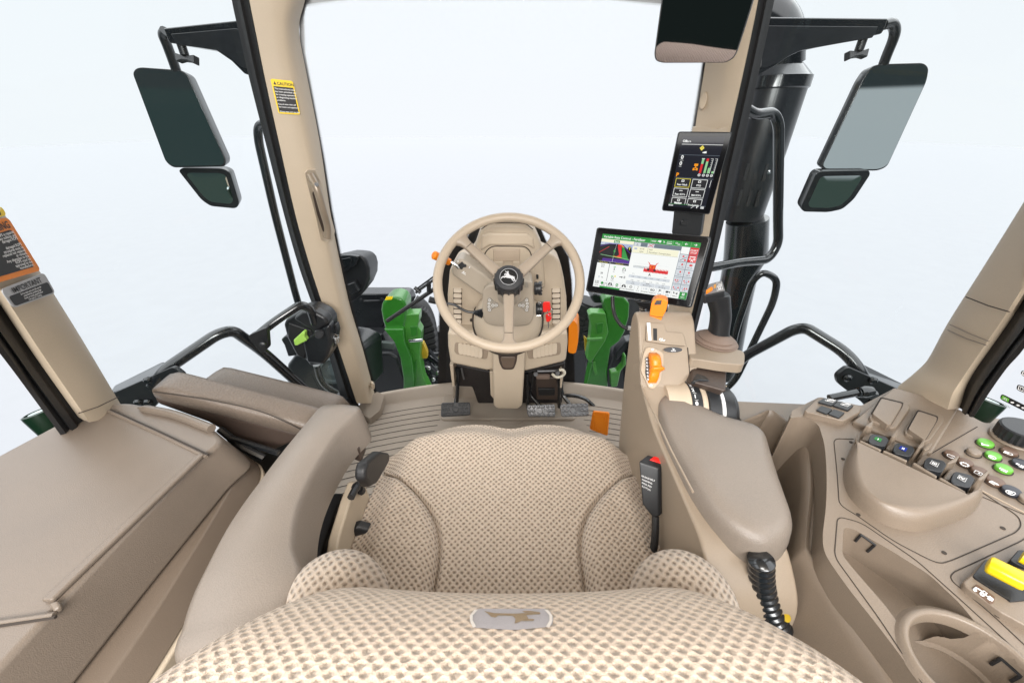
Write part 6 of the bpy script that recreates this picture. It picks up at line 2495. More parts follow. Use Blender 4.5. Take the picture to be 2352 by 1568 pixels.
for k, u in enumerate((0.62, 0.73, 0.83, 0.93)):
    mb.mi = WH
    mb.shape(sq, [(u + 0.035 * math.cos(a), 0.515 + 0.019 * math.sin(a)) for a in [2 * PI * i / 14 for i in range(14)]], H1)
    mb.mi = NV_
    mb.shape(sq, [(u + 0.024 * math.cos(a), 0.515 + 0.012 * math.sin(a)) for a in [2 * PI * i / 14 for i in range(14)]], H2)
    rc(u - 0.02, 0.512, u + 0.02, 0.518, WH, H3)
rc(0.02, 0.562, 1.0, 0.566, SL, H1)
for r in range(3):
    for c in range(2):
        u0, v0 = 0.06 + 0.43 * c, 0.575 + 0.142 * r
        v1 = min(v0 + 0.128, 0.952)
        rc(u0, v0, u0 + 0.385, v1, YE if (r, c) == (0, 0) else WH, H1)
        rc(u0 + 0.012, v0 + 0.007, u0 + 0.373, v1 - (0.007 if r < 2 else 0), BT, H2)
        s = (('Rear Hitch', 'PTO'), ('Rear SCV\'s', 'Mid SCV\'s'), ('Machine', 'Productivity'))[r][c]
        tt(s, u0 + 0.19, v0 + (0.100 if r < 2 else 0.085 + 0.02 * c), 0.024, WH, bold=0.03)
        if r == 2 and c == 0:
            tt('Monitor', u0 + 0.19, 0.951, 0.022, WH, bold=0.03)
        if r == 1:
            rc(u0 + 0.15, v0 + 0.030, u0 + 0.235, v0 + 0.040, WH, H3)
        else:
            rc(u0 + 0.155, v0 + 0.018, u0 + 0.225, v0 + 0.05, WH, H3)
            rc(u0 + 0.172, v0 + 0.026, u0 + 0.208, v0 + 0.043, BT, H4)
rc(0.955, 0.58, 0.965, 0.68, WH, H1)
rc(0, 0.952, 0.62, 0.957, GN, H3)
rc(0.62, 0.952, 1, 0.956, SL, H3)
tt('05:54', 0.07, 0.988, 0.022, WH, bold=0.03)
sh([(0.62, 1.0), (0.70, 0.955), (0.715, 0.955), (0.635, 1.0)], WH)
rc(0.765, 0.962, 0.79, 0.992, WH, H2)
for k in range(3):
    rc(0.875, 0.963 + 0.012 * k, 0.965, 0.971 + 0.012 * k, WH, H2)
mb.build('screen', SM2, mon2, recalc=False, smooth=False)
mb = MB()
P4 = zH([(848, 730), (1095, 730), (1062, 960), (826, 940)])
mb.prism([U(x, y, Y=1.19) for x, y in P4], (0.02, 0.03, 0))
mb.build('mount', black, mon2, bevel=0.006)
mb = MB()
fr = Frame(U(*zH([(937, 846)])[0], Y=1.186), (1, -0.05, 0.02), (0.1, 0, 1))
mb.slab(fr, rrect(0.024, 0.014, 0.005), -0.002, 0.003)
mb.build('mount_button', steelgrey, mon2, bevel=0.001)
mb = MB()
for k in (-1, 0, 1):
    mb.slab(fr, [(k * 0.0055 - 0.0017, -0.0045), (k * 0.0055 + 0.0017, -0.0045), (k * 0.0055 + 0.0017, 0.0045), (k * 0.0055 - 0.0017, 0.0045)], 0.0031, 0.0036)
mb.build('button_slots', blk_p, mon2)

# ================================================================ right arm console with pad, joystick and dial


def zR(pts):      # crop 1640..2200 x 780..1280
    return [(1306.6 + x * 0.254, 621.5 + y * 0.254) for x, y in pts]


ac = thing('arm_console', 'beige right arm console with orange levers and a padded rest', 'console', (0.35, 0.55, 0.30))
XI = 0.278
prof = [(0.655, 0.690), (0.715, 0.765), (0.745, 0.805), (0.775, 0.815), (0.79, 0.79), (0.765, 0.62), (0.72, 0.45), (0.63, 0.32), (0.28, 0.30), (0.24, 0.40), (0.27, 0.60), (0.33, 0.650), (0.56, 0.660)]
mb = MB()
fl = fillet([V((XI, y, z)) for y, z in prof], 0.03, 4, closed=True)
mb.prism(fl, (0.125, 0, 0))
mb.build('side_shell', shell_m, ac, bevel=0.012, seg=4)
# facing deck: sloped panel rising towards the front
DP = (0.32, 0.672, 0.708)
DN = V((0.0, -0.70, 0.60)).normalized()


def deck(pts, off, th, m, name, bevel=0.004, rnd=0.0, parent=None, taper=1.0):
    P = [UP(x, y, V(DP) + DN * off, DN) for x, y in pts]
    if rnd:
        P = fillet(P, rnd, 4, closed=True)
    mb = MB()
    mb.prism(P, -DN * th, taper)
    return mb.build(name, m, parent or ac, bevel=bevel, seg=3)


deck(zR([(672, 660), (690, 480), (720, 462), (862, 470), (882, 545), (1040, 556), (1072, 690), (1090, 830), (1095, 1010), (1110, 1180), (1000, 1300), (800, 1300), (720, 1230), (655, 1040), (640, 880)]), 0.006, 0.05, shell_m, 'deck', 0.010, 0.01)
deck(zR([(700, 636), (704, 490), (728, 470), (862, 478), (884, 552), (1035, 562), (1062, 682), (900, 668)]), 0.014, 0.03, shell_m, 'lever_plate', 0.004, 0.004)
deck(zR([(762, 520), (798, 522), (800, 632), (764, 628)]), 0.0146, 0.004, blk_p, 'lever_slot', 0.0008)
deck(zR([(705, 470), (735, 470), (746, 630), (722, 630)]), 0.0148, 0.002, white, 'wedge_mark', 0.0)
mb = MB()
qd = Quad(*[UP(x, y, V(DP) + DN * 0.0148, DN) for x, y in zR([(808, 608), (870, 612), (874, 640), (812, 636)])])
mb.tube([qd(0.35 + 0.22 * math.cos(a), 0.5 + 0.36 * math.sin(a), 0.0002) for a in [2 * PI * i / 14 for i in range(14)]], 0.0008, 5, closed=True)
mb.tube([qd(0.72 + 0.2 * math.cos(a), 0.45 + 0.34 * math.sin(a), 0.0002) for a in [2 * PI * i / 14 for i in range(11)]], 0.0010, 5)
mb.build('lever_symbol', white, ac)
deck([(x, y) for x, y in zR([(945 + 92 * math.cos(a), 717 + 27 * math.sin(a)) for a in [2 * PI * i / 28 for i in range(28)]])], 0.010, 0.004, mat('beige rim', (0.40, 0.315, 0.23), 0.4, grain=500, var=0.04), 'button_rim', 0.0012)
ab = deck([(x, y) for x, y in zR([(943 + 86 * math.cos(a), 715 + 24 * math.sin(a)) for a in [2 * PI * i / 28 for i in range(28)]])], 0.0115, 0.004, mat('slate button', (0.045, 0.045, 0.05), 0.35, grain=300, var=0.1), 'auto_button', 0.0012)
mb = MB()
qd = Quad(*[UP(x, y, V(DP) + DN * 0.012, DN) for x, y in zR([(905, 696), (975, 694), (980, 734), (910, 734)])])
mb.text(qd, 'AUTO', 0.5, 0.92, 0.28, 'C', bold=0.03)
mb.shape(qd, [(0.35, 0.1), (0.75, 0.42), (0.4, 0.58), (0.5, 0.38)])
mb.build('button_symbol', white, ab)
# orange hand throttle
mb = MB()
fr = Frame(U(*zR([(800, 400)])[0], Y=0.775), (0.98, 0.16, 0), (0, 0, 1))
g = lambda pts: [((x - 808) * 0.254 * 0.795 / 868, -(y - 345) * 0.254 * 0.80 / 868) for x, y in pts]
o2 = fillet([V((x, y, 0)) for x, y in g([(742, 262), (768, 232), (812, 222), (862, 228), (882, 250), (878, 330), (856, 402), (850, 440), (800, 455), (748, 448), (738, 400), (738, 300)])], 0.006, 3, closed=True)
fr = Frame(U(*zR([(808, 345)])[0], Y=0.765), (0.93, -0.36, 0), (0, 0.10, 1))
mb.slab(fr, [(p.x, p.y) for p in o2], -0.016, 0.014)
th_ = mb.build('throttle_knob', orange, ac, bevel=0.007, seg=4)
mb = MB()
mb.slab(fr, g([(762, 292), (778, 248), (826, 240), (824, 282), (780, 292)]), 0.010, 0.0148)
mb.build('knob_pad', mat('grey finger pad', (0.045, 0.04, 0.045), 0.5, grain=500, bump=0.4, var=0.1), th_, bevel=0.001)
mb = MB()
mb.tube([fr(*p, 0.0135) for p in g([(741, 400), (800, 406), (857, 400)])], 0.0009, 6)
mb.build('knob_joint', groove, th_)
mb = MB()
mb.tube([U(*zR([(808, 450)])[0], Y=0.768), U(*zR([(812, 535)])[0], Y=0.765)], 0.0055, 10)
mb.build('throttle_stem', chrome, ac)
# orange roller slider in its recess
deck(zR([(650, 905), (672, 760), (700, 690), (755, 690), (860, 740), (862, 860), (840, 930), (835, 1000), (770, 1070), (725, 1060), (690, 980)]), 0.012, 0.02, MATS['beige rim'], 'slider_surround', 0.006, 0.008)
deck(zR([(690, 930), (702, 800), (725, 760), (800, 770), (830, 870), (800, 980), (735, 1015), (705, 975)]), 0.0135, 0.01, blk_p, 'slider_well', 0.002, 0.006)
mb = MB()
rings = []
for (x, y, w, h) in ((762, 742, 38, 0.006), (758, 780, 48, 0.024), (762, 830, 50, 0.028), (768, 868, 52, 0.026), (776, 888, 64, 0.030), (774, 906, 64, 0.028), (762, 925, 46, 0.022), (758, 970, 46, 0.017), (755, 1015, 40, 0.006)):
    c = zR([(x, y)])[0]
    base = UP(*c, V(DP) + DN * 0.014, DN)
    k = w * 0.254 * 0.80 / 868 * 0.95
    ring = []
    for i in range(12):
        a = 2 * PI * i / 12
        ring.append(base + V((1, 0, 0)) * (k * math.copysign(abs(math.cos(a)) ** 0.6, math.cos(a))) + DN * (h * (0.5 + 0.5 * math.copysign(abs(math.sin(a)) ** 0.6, math.sin(a))) - 0.004))
    rings.append(ring)
mb.loft([list(q) for q in zip(*[spl([r[i] for r in rings], 3) for i in range(12)])])
mb.build('slider_lever', orange, ac, ang=70)
mb = MB()
for k in range(7):
    p = UP(*zR([(704 + 2 * k, 800 + 30 * k)])[0], V(DP) + DN * 0.0142, DN)
    mb.lathe([(0.0035, 0), (0.0035, 0.004), (0, 0.005)], p, DN, 8)
mb.build('slider_teeth', pedal_m, ac)
mb = MB()
for x, y in ((755, 712), (742, 1036)):
    qd = Quad(*[UP(a, b, V(DP) + DN * 0.0130, DN) for a, b in zR([(x - 18, y - 14), (x + 18, y - 14), (x + 18, y + 14), (x - 18, y + 14)])])
    mb.shape(qd, [(0.1, 0.6), (0.3, 0.2), (0.6, 0.15), (0.9, 0.4), (0.7, 0.8), (0.4, 0.85)])
mb.build('slider_marks', white, ac)

# padded rest
mb = MB()
top = [(1501, 920), (1530, 898), (1582, 920), (1640, 952), (1756, 984), (1788, 1075), (1831, 1210), (1818, 1252), (1768, 1272), (1700, 1250), (1640, 1200), (1588, 1130), (1542, 1045), (1514, 985)]
PZ = 0.668
o = fillet([U(x, y, Z=PZ) for x, y in top], 0.03, 4, closed=True)
cen = sum(o, V((0, 0, 0))) / len(o)


def shr(d, dz):
    out = []
    n = len(o)
    for i, p in enumerate(o):
        t = (o[(i + 1) % n] - o[i - 1]).normalized()
        nn_ = V((t.y, -t.x, 0))
        if nn_.dot(cen - p) < 0:
            nn_ = -nn_
        out.append(V((p.x, p.y, PZ + dz)) + nn_ * d)
    return out


def rad(d, dz):
    out = []
    for p in o:
        w = cen - p
        out.append(V((p.x, p.y, PZ + dz)) + V((w.x, w.y, 0)).normalized() * d)
    return out


ctr = V((cen.x, cen.y, PZ + 0.021))
last = rad(0.030, 0.0195)
mb.loft([rad(0.004, -0.045), rad(0.0, -0.036), rad(0.0015, -0.018), rad(0.005, 0.0), rad(0.010, 0.009), rad(0.018, 0.016), last] + [[q.lerp(ctr, k) for q in last] for k in (0.25, 0.5, 0.75, 0.97)])
mb.build('arm_pad', pad_m, ac, ang=80)
mb = MB()
mb.loft([rad(0.014, -0.075), rad(-0.001, -0.066), rad(-0.005, -0.056), rad(-0.003, -0.046), rad(0.012, -0.044)])
mb.build('pad_tray', shell_m, ac, ang=50)
mb = MB()
mb.tube([p + V((0, 0, 0.0)) for p in rad(-0.0028, -0.0455)], 0.0008, 5, closed=True)
mb.build('pad_joint', groove, ac)
# moulded crease lines on the inner side of the shell
mb = MB()
mb.tube(spl([UP(x, y, (XI - 0.0005, 0, 0), (1, 0, 0)) for x, y in ((1470, 870), (1480, 905), (1508, 960), (1540, 1030), (1592, 1130))], 5), 0.002, 6)
mb.build('shell_joint', shell_m, ac)
mb = MB()
P = zR([(795, 1150), (790, 1230), (800, 1330), (840, 1430)])
mb.tube(spl([UP(x, y, V(DP) + DN * 0.0062, DN) for x, y in zR([(1075, 695), (1085, 830), (1098, 1010)])], 3), 0.0010, 6)
mb.build('deck_joint', groove, ac)

# joystick tray, boot and grip
TZ = 0.745
mb = MB()
P = [U(x, y, Z=TZ) for x, y in zR([(1045, 600), (1075, 560), (1110, 600), (1170, 655), (1300, 690), (1480, 700), (1580, 725), (1592, 760), (1588, 838), (1560, 850), (1380, 835), (1170, 800), (1100, 800), (1070, 690)])]
mb.prism(fillet(P, 0.012, 4, closed=True), (0, 0, -0.022))
mb.build('joystick_tray', shell_m, ac, bevel=0.007, seg=4)
mb = MB()
mb.prism([U(x, y, Z=0.72) for x, y in zR([(1112, 815), (1438, 860), (1430, 1090), (1150, 1010), (1095, 990)])], (0, 0.03, -0.05))
mb.build('tray_stem', dkbrown, ac, bevel=0.006)
js = thing('joystick', 'black joystick with an orange rocker and a brown rubber boot', 'joystick', U(1640, 775, Z=TZ))
bc = U(*zR([(1318, 640)])[0], Z=TZ)
mb = MB()
mb.lathe([(r, h * 0.55) for r, h in [(0.048, 0.0), (0.049, 0.004), (0.044, 0.007), (0.046, 0.011), (0.044, 0.014), (0.037, 0.018), (0.038, 0.022), (0.034, 0.026), (0.027, 0.030), (0.022, 0.036)]], bc, (0.05, 0.0, 1), 32)
mb.build('boot', boot_m, js, ang=60)
rings = []
keys = [(1346, 600, 97, 0.024), (1356, 540, 82, 0.022), (1366, 470, 80, 0.022), (1372, 400, 84, 0.022), (1362, 330, 92, 0.022), (1350, 270, 100, 0.023), (1340, 225, 106, 0.024), (1330, 200, 106, 0.024)]
YJ = bc.y + 0.01
for x, y, w, dp in keys:
    c = U(*zR([(x, y)])[0], Y=YJ)
    k = w * 0.254 * (YJ / (CT + ST * (784 - zR([(x, y)])[0][1]) / FPX)) / FPX
    rings.append([c + V((k * math.copysign(abs(math.cos(a)) ** 0.75, math.cos(a)), dp * math.copysign(abs(math.sin(a)) ** 0.75, math.sin(a)), 0)) for a in [2 * PI * i / 20 for i in range(20)]])
mb = MB()
mb.loft([list(q) for q in zip(*[spl([r[i] for r in rings], 4) for i in range(20)])])
mb.build('grip', black, js, ang=70)
# sloping head with key plate
hq = [U(x, y, Y=YJ - dy) for (x, y), dy in zip(zR([(1262, 120), (1388, 86), (1418, 190), (1216, 232)]), (-0.012, -0.012, 0.022, 0.026))]
q = Quad(*hq)
mb = MB()
oo = fillet([q(0, 0), q(1, 0), q(1, 1), q(0, 1)], 0.007, 4, closed=True)
mb.prism(oo, -q.n * 0.02, 1.05)
hd_ = mb.build('head', black, js, bevel=0.003, seg=3)
mb = MB()
mb.prism([q(u, v, 0.0006) for u, v in ((0.06, 0.08), (0.94, 0.06), (0.97, 0.93), (0.05, 0.94))], q.n * 0.0006)
mb.build('key_plate', mat('grey key plate', (0.16, 0.155, 0.155), 0.45, grain=300, var=0.08), hd_, bevel=0.0006)
mb = MB()
mb.prism([q(u, v, 0.001) for u, v in ((0.07, 0.72), (0.34, 0.52), (0.38, 0.62), (0.40, 0.72), (0.12, 0.94), (0.08, 0.86))], q.n * 0.006)
mb.build('rocker', orange, hd_, bevel=0.0012)
mb = MB()
mb.prism([q(u, v, 0.001) for u, v in ((0.42, 0.28), (0.55, 0.25), (0.56, 0.56), (0.43, 0.60))], q.n * 0.0012)
mb.build('amber_key', emis('amber light', (0.95, 0.45, 0.12), 0.9), hd_)
mb = MB()
for v0 in (0.16, 0.52):
    a = [(0.60, v0), (0.88, v0 - 0.02), (0.89, v0 + 0.26), (0.61, v0 + 0.29)]
    mb.tube([q(u, v, 0.0016) for u, v in a], 0.0005, 5, closed=True)
    mb.tube([q(u, v, 0.0016) for u, v in ((0.68, v0 + 0.08), (0.80, v0 + 0.07), (0.80, v0 + 0.19), (0.69, v0 + 0.20))], 0.0007, 5, closed=True)
mb.build('key_symbols', white, hd_)

# speed dial: ribbed black ring with a white-numbered band
c0, c1 = V((0.352, 0.640, 0.640)), V((0.478, 0.632, 0.632))
ax = (c1 - c0).normalized()
RD_ = 0.066
dial = thing('speed_dial', 'black rotary dial with a white number band at the front of the pad', 'dial', c0 - V((0, 0, RD_)))
mb = MB()
mb.lathe([(0.055, -0.030), (0.058, 0.0), (0.064, 0.010), (0.064, 0.014)], c0, ax, 40)
mb.build('shroud', beige, dial, ang=50)
mb = MB()
mb.lathe([(RD_ - 0.004, 0.012), (RD_, 0.013), (RD_, 0.033), (RD_ - 0.002, 0.034), (RD_ - 0.002, 0.046), (RD_ + 0.001, 0.047), (RD_ + 0.002, 0.070), (RD_ - 0.002, 0.072), (RD_, 0.0795), (RD_ - 0.002, 0.100), (RD_ - 0.012, 0.112), (0.0, 0.114)], c0, ax, 48)
mb.build('ring', black, dial, ang=25)
mb = MB()
mb.lathe([(RD_ - 0.0018, 0.0345), (RD_ - 0.0005, 0.0355), (RD_ - 0.0005, 0.044), (RD_ - 0.0018, 0.0455)], c0, ax, 48)
mb.build('beige_band', beige, dial, ang=60)
mb = MB()
mb.lathe([(RD_ + 0.0005, 0.0722), (RD_ + 0.0012, 0.0728), (RD_ + 0.0012, 0.0780), (RD_ + 0.0005, 0.0786)], c0, ax, 48)
mb.build('white_band', white, dial, ang=60)
mb = MB()
bx, by, bn = basis(ax, (0, 0, 1))
for k in range(10):
    a = R(-38 + 13.0 * k)      # around the axis, 0 = up
    for_up = V((0, 0, 1)) * math.cos(a) + V((0, 1, 0)) * math.sin(a)
    tdir = ax.cross(for_up).normalized()
    if tdir.y < 0:
        tdir = -tdir
    o0 = c0 + ax * 0.020 + for_up * (RD_ + 0.0003)
    qq = Quad(o0 - ax * 0.005 + tdir * 0.005, o0 + ax * 0.007 + tdir * 0.005, o0 + ax * 0.007 - tdir * 0.005, o0 - ax * 0.005 - tdir * 0.005)
    mb.text(qq, str(k), 0.5, 0.90, 0.80, 'C', h=0.0002, bold=0.03)
    if k < 9:
        mb.rect(qq, 0.2, -0.22, 0.8, -0.16, 0.0002)
mb.build('numbers', white, dial)
mb = MB()
P = [U(x, y, Y=0.632) for x, y in zR([(1098, 1026), (1130, 995), (1182, 984), (1255, 992), (1330, 1022), (1358, 1056), (1330, 1070), (1250, 1040), (1150, 1036)])]
mb.prism(P, (0.01, 0.035, -0.006))
mb.build('thumb_lever', black, dial, bevel=0.003, seg=3)
mb = MB()
for k in range(5):
    p = c0 + ax * (0.082 + 0.0022 * k) + V((0, 0.03, 0.058))
    mb.tube([p, p + ax * 0.012 + V((0, -0.018, 0.006))], 0.0012, 5)
mb.build('scale_marks', beige, dial)

# corrugated hose hanging from the pad
ch = thing('corrugated_hose', 'black corrugated hose hanging under the rear of the arm pad', 'hose', U(1770, 1410, X=0.36))
path = spl([U(1748, 1285, Y=0.300), U(1749, 1325, Y=0.295), U(1757, 1370, Y=0.285), U(1774, 1415, Y=0.272), U(1795, 1450, Y=0.262)], 16)
mb = MB()
mb.tube(path, [0.0168 * (1.0 if (k % 5) in (0, 1, 2) else 0.86) for k in range(len(path))], 20)
mb.build('corrugation', black_g, ch, ang=180)
mb = MB()
mb.lathe([(0.006, 0), (0.006, 0.012), (0, 0.012)], U(1793, 1413, Y=0.272), (0.2, -0.6, 0.8), 12)
mb.build('yellow_clip', MATS['dull yellow paint'], ch, bevel=0.002)

# ================================================================ right side console


def zF(pts):      # crop 2300..2952 x 1100..1968
    return [(1832.5 + x * 0.44098, 876.4 + y * 0.44098) for x, y in pts]


RP = V((0.42, 0.30, 0.68))
RN = V((-0.14, 0.0, 1.0)).normalized()


def rp(x, y, off=0.0):
    px, py = zF([(x, y)])[0]
    return UP(px, py, RP + RN * off, RN)


rc_ = thing('side_console', 'taupe right-hand console with switches, tray and cup holder', 'console', (0.65, 0.35, 0.0))
otl = [(-40, 190), (-30, 150), (40, 115), (110, 80), (330, 125), (500, 35), (700, 90), (830, 140), (970, 215), (1100, 215), (1300, 260), (1900, 420), (2300, 1300), (2300, 2300), (1100, 2300), (760, 1720), (640, 1568), (450, 1310), (250, 1060), (135, 890), (128, 800), (148, 650), (152, 480), (140, 320), (105, 215), (20, 180)]
P = [rp(x, y) for x, y in otl]
P = fillet(P, [0.005] * 14 + [0.0, 0.02, 0.03, 0.05, 0.05, 0.03, 0.03, 0.05, 0.05, 0.04, 0.02, 0.02], 4, closed=True)
mb = MB()
mb.prism(P, (0, 0, -0.16))
top = mb.build('top_panel', taupe, rc_, bevel=0.007, seg=3)
# open tray and cup holder are carved out of the panel
cuts = []
pk = [(238, 765), (250, 750), (300, 765), (500, 880), (690, 1000), (850, 1150), (942, 1262), (944, 1290), (930, 1296), (800, 1250), (690, 1255), (600, 1290), (550, 1285), (450, 1150), (300, 980), (240, 905), (233, 880)]
c = MB()
pp = [rp(x, y, 0.002) for x, y in pk]
pp = fillet(pp, 0.006, 3, closed=True)
c.prism(pp, V((0.012, 0.0, -0.070)), 0.90)
cuts.append(c)
cupc = rp(905, 1490)
CUR = 0.0475
c = MB()
c.lathe([(CUR, 0.02), (CUR, 0.0), (CUR - 0.003, -0.05), (CUR - 0.008, -0.052), (CUR - 0.010, -0.085)], cupc, RN, 40)
cuts.append(c)
cut(top, cuts)
mb = MB()
mb.lathe([(CUR + 0.012, -0.001), (CUR + 0.009, 0.002), (CUR + 0.006, 0.0055), (CUR + 0.002, 0.0055), (CUR, 0.0035), (CUR - 0.0005, -0.012)], cupc, RN, 56, caps=False)
mb.build('cup_rim', taupe, rc_, ang=180)
dg = bpy.context.evaluated_depsgraph_get()
bmt = bmesh.new()
bmt.from_mesh(top.data)
bmt.transform(Matrix.Translation(top.location))
top_bvh = BVHTree.FromBMesh(bmt)
bmt.free()


def on_top(x, y, off=0.0015):
    px, py = zF([(x, y)])[0]
    r = ray(px, py).normalized()
    c = V((0, 0, CAM_H))
    h = top_bvh.ray_cast(c, r)
    return (h[0] if h[0] is not None else c + r * 0.5) - r * off


for nm, pts in (('tray_clip', ((300, 830), (330, 796), (402, 848), (362, 884))), ('cup_clip', ((1005, 1470), (1058, 1440), (1160, 1530), (1110, 1558)))):
    mb = MB()
    P = []
    for (xa, ya), (xb, yb) in zip(pts, pts[1:]):
        P += [on_top(lerp(xa, xb, i / 6), lerp(ya, yb, i / 6)) for i in range(6)]
    P.append(on_top(*pts[-1]))
    mb.tube(P, 0.0017, 6)
    mb.build(nm, blk_p, rc_)


# lower body, inner skirt wall and trench
skirt = [(1700, 968), (1740, 952), (1776, 943), (1838, 993), (1854, 1015), (1862, 1110), (1851, 1240), (1866, 1284), (1960, 1420), (2040, 1545), (2075, 1620)]
S0 = [U(x, y, Z=0.645) for x, y in skirt]
S0 = spl(S0, 4)
mb = MB()
rows = []
for k, (dx, dz) in enumerate(((0.010, -0.02), (0.007, -0.003), (0.0, 0.0), (-0.006, -0.004), (-0.012, -0.02), (-0.035, -0.14), (-0.05, -0.30), (-0.06, -0.645))):
    rows.append([p + V((dx, 0, dz)) for p in S0])
mb.grid(rows)
mb.build('inner_skirt', taupe, rc_, ang=60)
mb = MB()
P = [p + V((0.008, 0, -0.006)) for p in S0]
mb.prism(P + [V((1.05, P[-1].y, 0.63)), V((1.05, 0.62, 0.63)), V((0.80, 0.66, 0.63)), V((0.5, 0.68, 0.63))], (0, 0, -0.5))
mb.build('lower_body', taupe, rc_)


def plate_r(pts, off, th, m, name, bevel=0.0015, rnd=0.0, parent=None, taper=1.0, seg=2):
    P = [rp(x, y, off) for x, y in pts]
    if rnd:
        P = fillet(P, rnd, 4, closed=True)
    mb = MB()
    mb.prism(P, -RN * th, taper)
    return mb.build(name, m, parent or rc_, bevel=bevel, seg=seg)


# sockets
plate_r([(30, 152), (112, 76), (332, 128), (326, 158), (240, 204)], 0.012, 0.03, taupe, 'socket_frame', 0.004, 0.006, seg=3)
for nm, pts, off in (('socket_cap', [(106, 104), (136, 84), (210, 98), (178, 124)], 0.016), ('socket_cap', [(182, 122), (212, 100), (292, 122), (262, 148)], 0.016),
                     ('socket_cap', [(96, 146), (124, 124), (182, 142), (152, 168)], 0.015), ('socket_cap', [(158, 166), (188, 142), (246, 160), (214, 188)], 0.015)):
    plate_r(pts, off, 0.006, black, nm, 0.0012, 0.002)
mb = MB()
for pts in ([(142, 97), (160, 88), (198, 97), (180, 107)], [(222, 117), (240, 107), (276, 118), (258, 129)]):
    mb.tube([rp(x, y, 0.0163) for x, y in pts], 0.0005, 5, closed=True)
for a, b in (((152, 97), (188, 97)), ((232, 118), (266, 118))):
    mb.tube([rp(*a, 0.0163), rp(*b, 0.0163)], 0.0007, 5)
mb.build('socket_marks', white, rc_)

# blank plates on the raised block
plate_r([(285, 205), (500, 28), (700, 84), (835, 140), (700, 372), (480, 285), (330, 225)], 0.008, 0.02, taupe, 'raised_block', 0.006, 0.004, seg=3)
for a, b in (([(372, 178), (428, 82), (448, 78), (582, 114), (586, 138), (520, 232), (492, 242), (378, 200)], [(388, 166), (436, 86), (545, 112), (538, 135), (484, 222), (470, 226)]),
             ([(556, 252), (618, 150), (636, 142), (758, 176), (762, 200), (690, 302), (664, 310), (562, 272)], [(575, 246), (628, 152), (726, 184), (722, 205), (666, 296), (652, 296)])):
    plate_r(a, 0.0140, 0.012, taupe, 'blank_frame', 0.0018, 0.004, seg=2)
    plate_r(b, 0.0215, 0.014, taupe, 'blank_plate', 0.0018, 0.004, seg=2)
    cxy = (sum(p[0] for p in b) / len(b), sum(p[1] for p in b) / len(b))
    plate_r([(lerp(cxy[0], x, 1.10), lerp(cxy[1], y, 1.10)) for x, y in b], 0.0143, 0.004, groove, 'plate_shadow', 0.0, 0.004)  # dark plate stands in for the shadow around the blank plate


def line_r(pts, w, m, name, off=0.0004, closed=False, rnd=0.0):
    P = [rp(x, y, off) for x, y in pts]
    if rnd:
        P = fillet(P, rnd, 4, closed=closed)
    mb = MB()
    mb.tube(P, w, 6, closed=closed)
    return mb.build(name, m, rc_)


line_r([(688, 378), (935, 234)], 0.0006, groove, 'panel_joint')
line_r([(290, 298), (200, 296), (188, 310), (205, 480), (216, 640), (300, 690), (500, 830), (690, 928), (745, 946), (800, 930), (1140, 782), (1166, 745), (1150, 700), (960, 575)], 0.0006, groove, 'panel_joint', rnd=0.012)
line_r([(1250, 760), (1178, 822), (812, 990), (795, 1012), (806, 1040), (1000, 1200), (1300, 1480)], 0.0006, groove, 'panel_joint', rnd=0.012)
line_r([(760, 1720), (640, 1560), (430, 1240), (205, 930), (192, 890), (206, 716), (225, 705), (330, 732), (620, 930), (860, 1145), (1250, 1500)], 0.0006, groove, 'panel_joint', rnd=0.010)
line_r([(640, 395), (870, 560), (1178, 690)], 0.0005, groove, 'panel_joint')
line_r([(945, 560), (1178, 680), (1400, 800)], 0.0009, MATS['beige rim'], 'panel_edge')
for x, y in ((277, 314), (235, 402), (315, 692), (1068, 762), (762, 890), (1040, 1217)):
    mb = MB()
    mb.lathe([(0.0026, 0.0), (0.0026, 0.0006), (0, 0.0006)], rp(x, y, 0.0002), RN, 10)
    mb.build('screw_hole', groove, rc_)

# palm rest: a half bowl
base = [(300, 300), (245, 420), (236, 500), (255, 575), (300, 640), (390, 712), (500, 762), (640, 782), (780, 745), (900, 690), (945, 640), (950, 600)]
topo = [(302, 308), (325, 420), (345, 500), (370, 560), (420, 605), (490, 635), (600, 645), (700, 640), (800, 620), (870, 596), (885, 590), (888, 588)]
B = spl([rp(x, y, 0.0) for x, y in base], 4)
T = spl([rp(x, y, 0.030) for x, y in topo], 4)
rows = [B]
for t, h in ((0.10, 0.45), (0.28, 0.78), (0.52, 0.95), (0.78, 1.02), (1.0, 1.0)):
    rows.append([b.lerp(tp, t) + RN * (0.030 * h - 0.030 * t) for b, tp in zip(B, T)])
edge0, edge1 = T[0], T[-1]
for t in (0.3, 0.65, 1.0):
    rows.append([tp.lerp(edge0.lerp(edge1, i / (len(T) - 1)), t) for i, tp in enumerate(T)])
# straight front drop
rows.append([edge0.lerp(edge1, i / (len(T) - 1)) - RN * 0.03 for i in range(len(T))])
mb = MB()
mb.grid(rows)
palm = mb.build('palm_rest', taupe, rc_, ang=70)

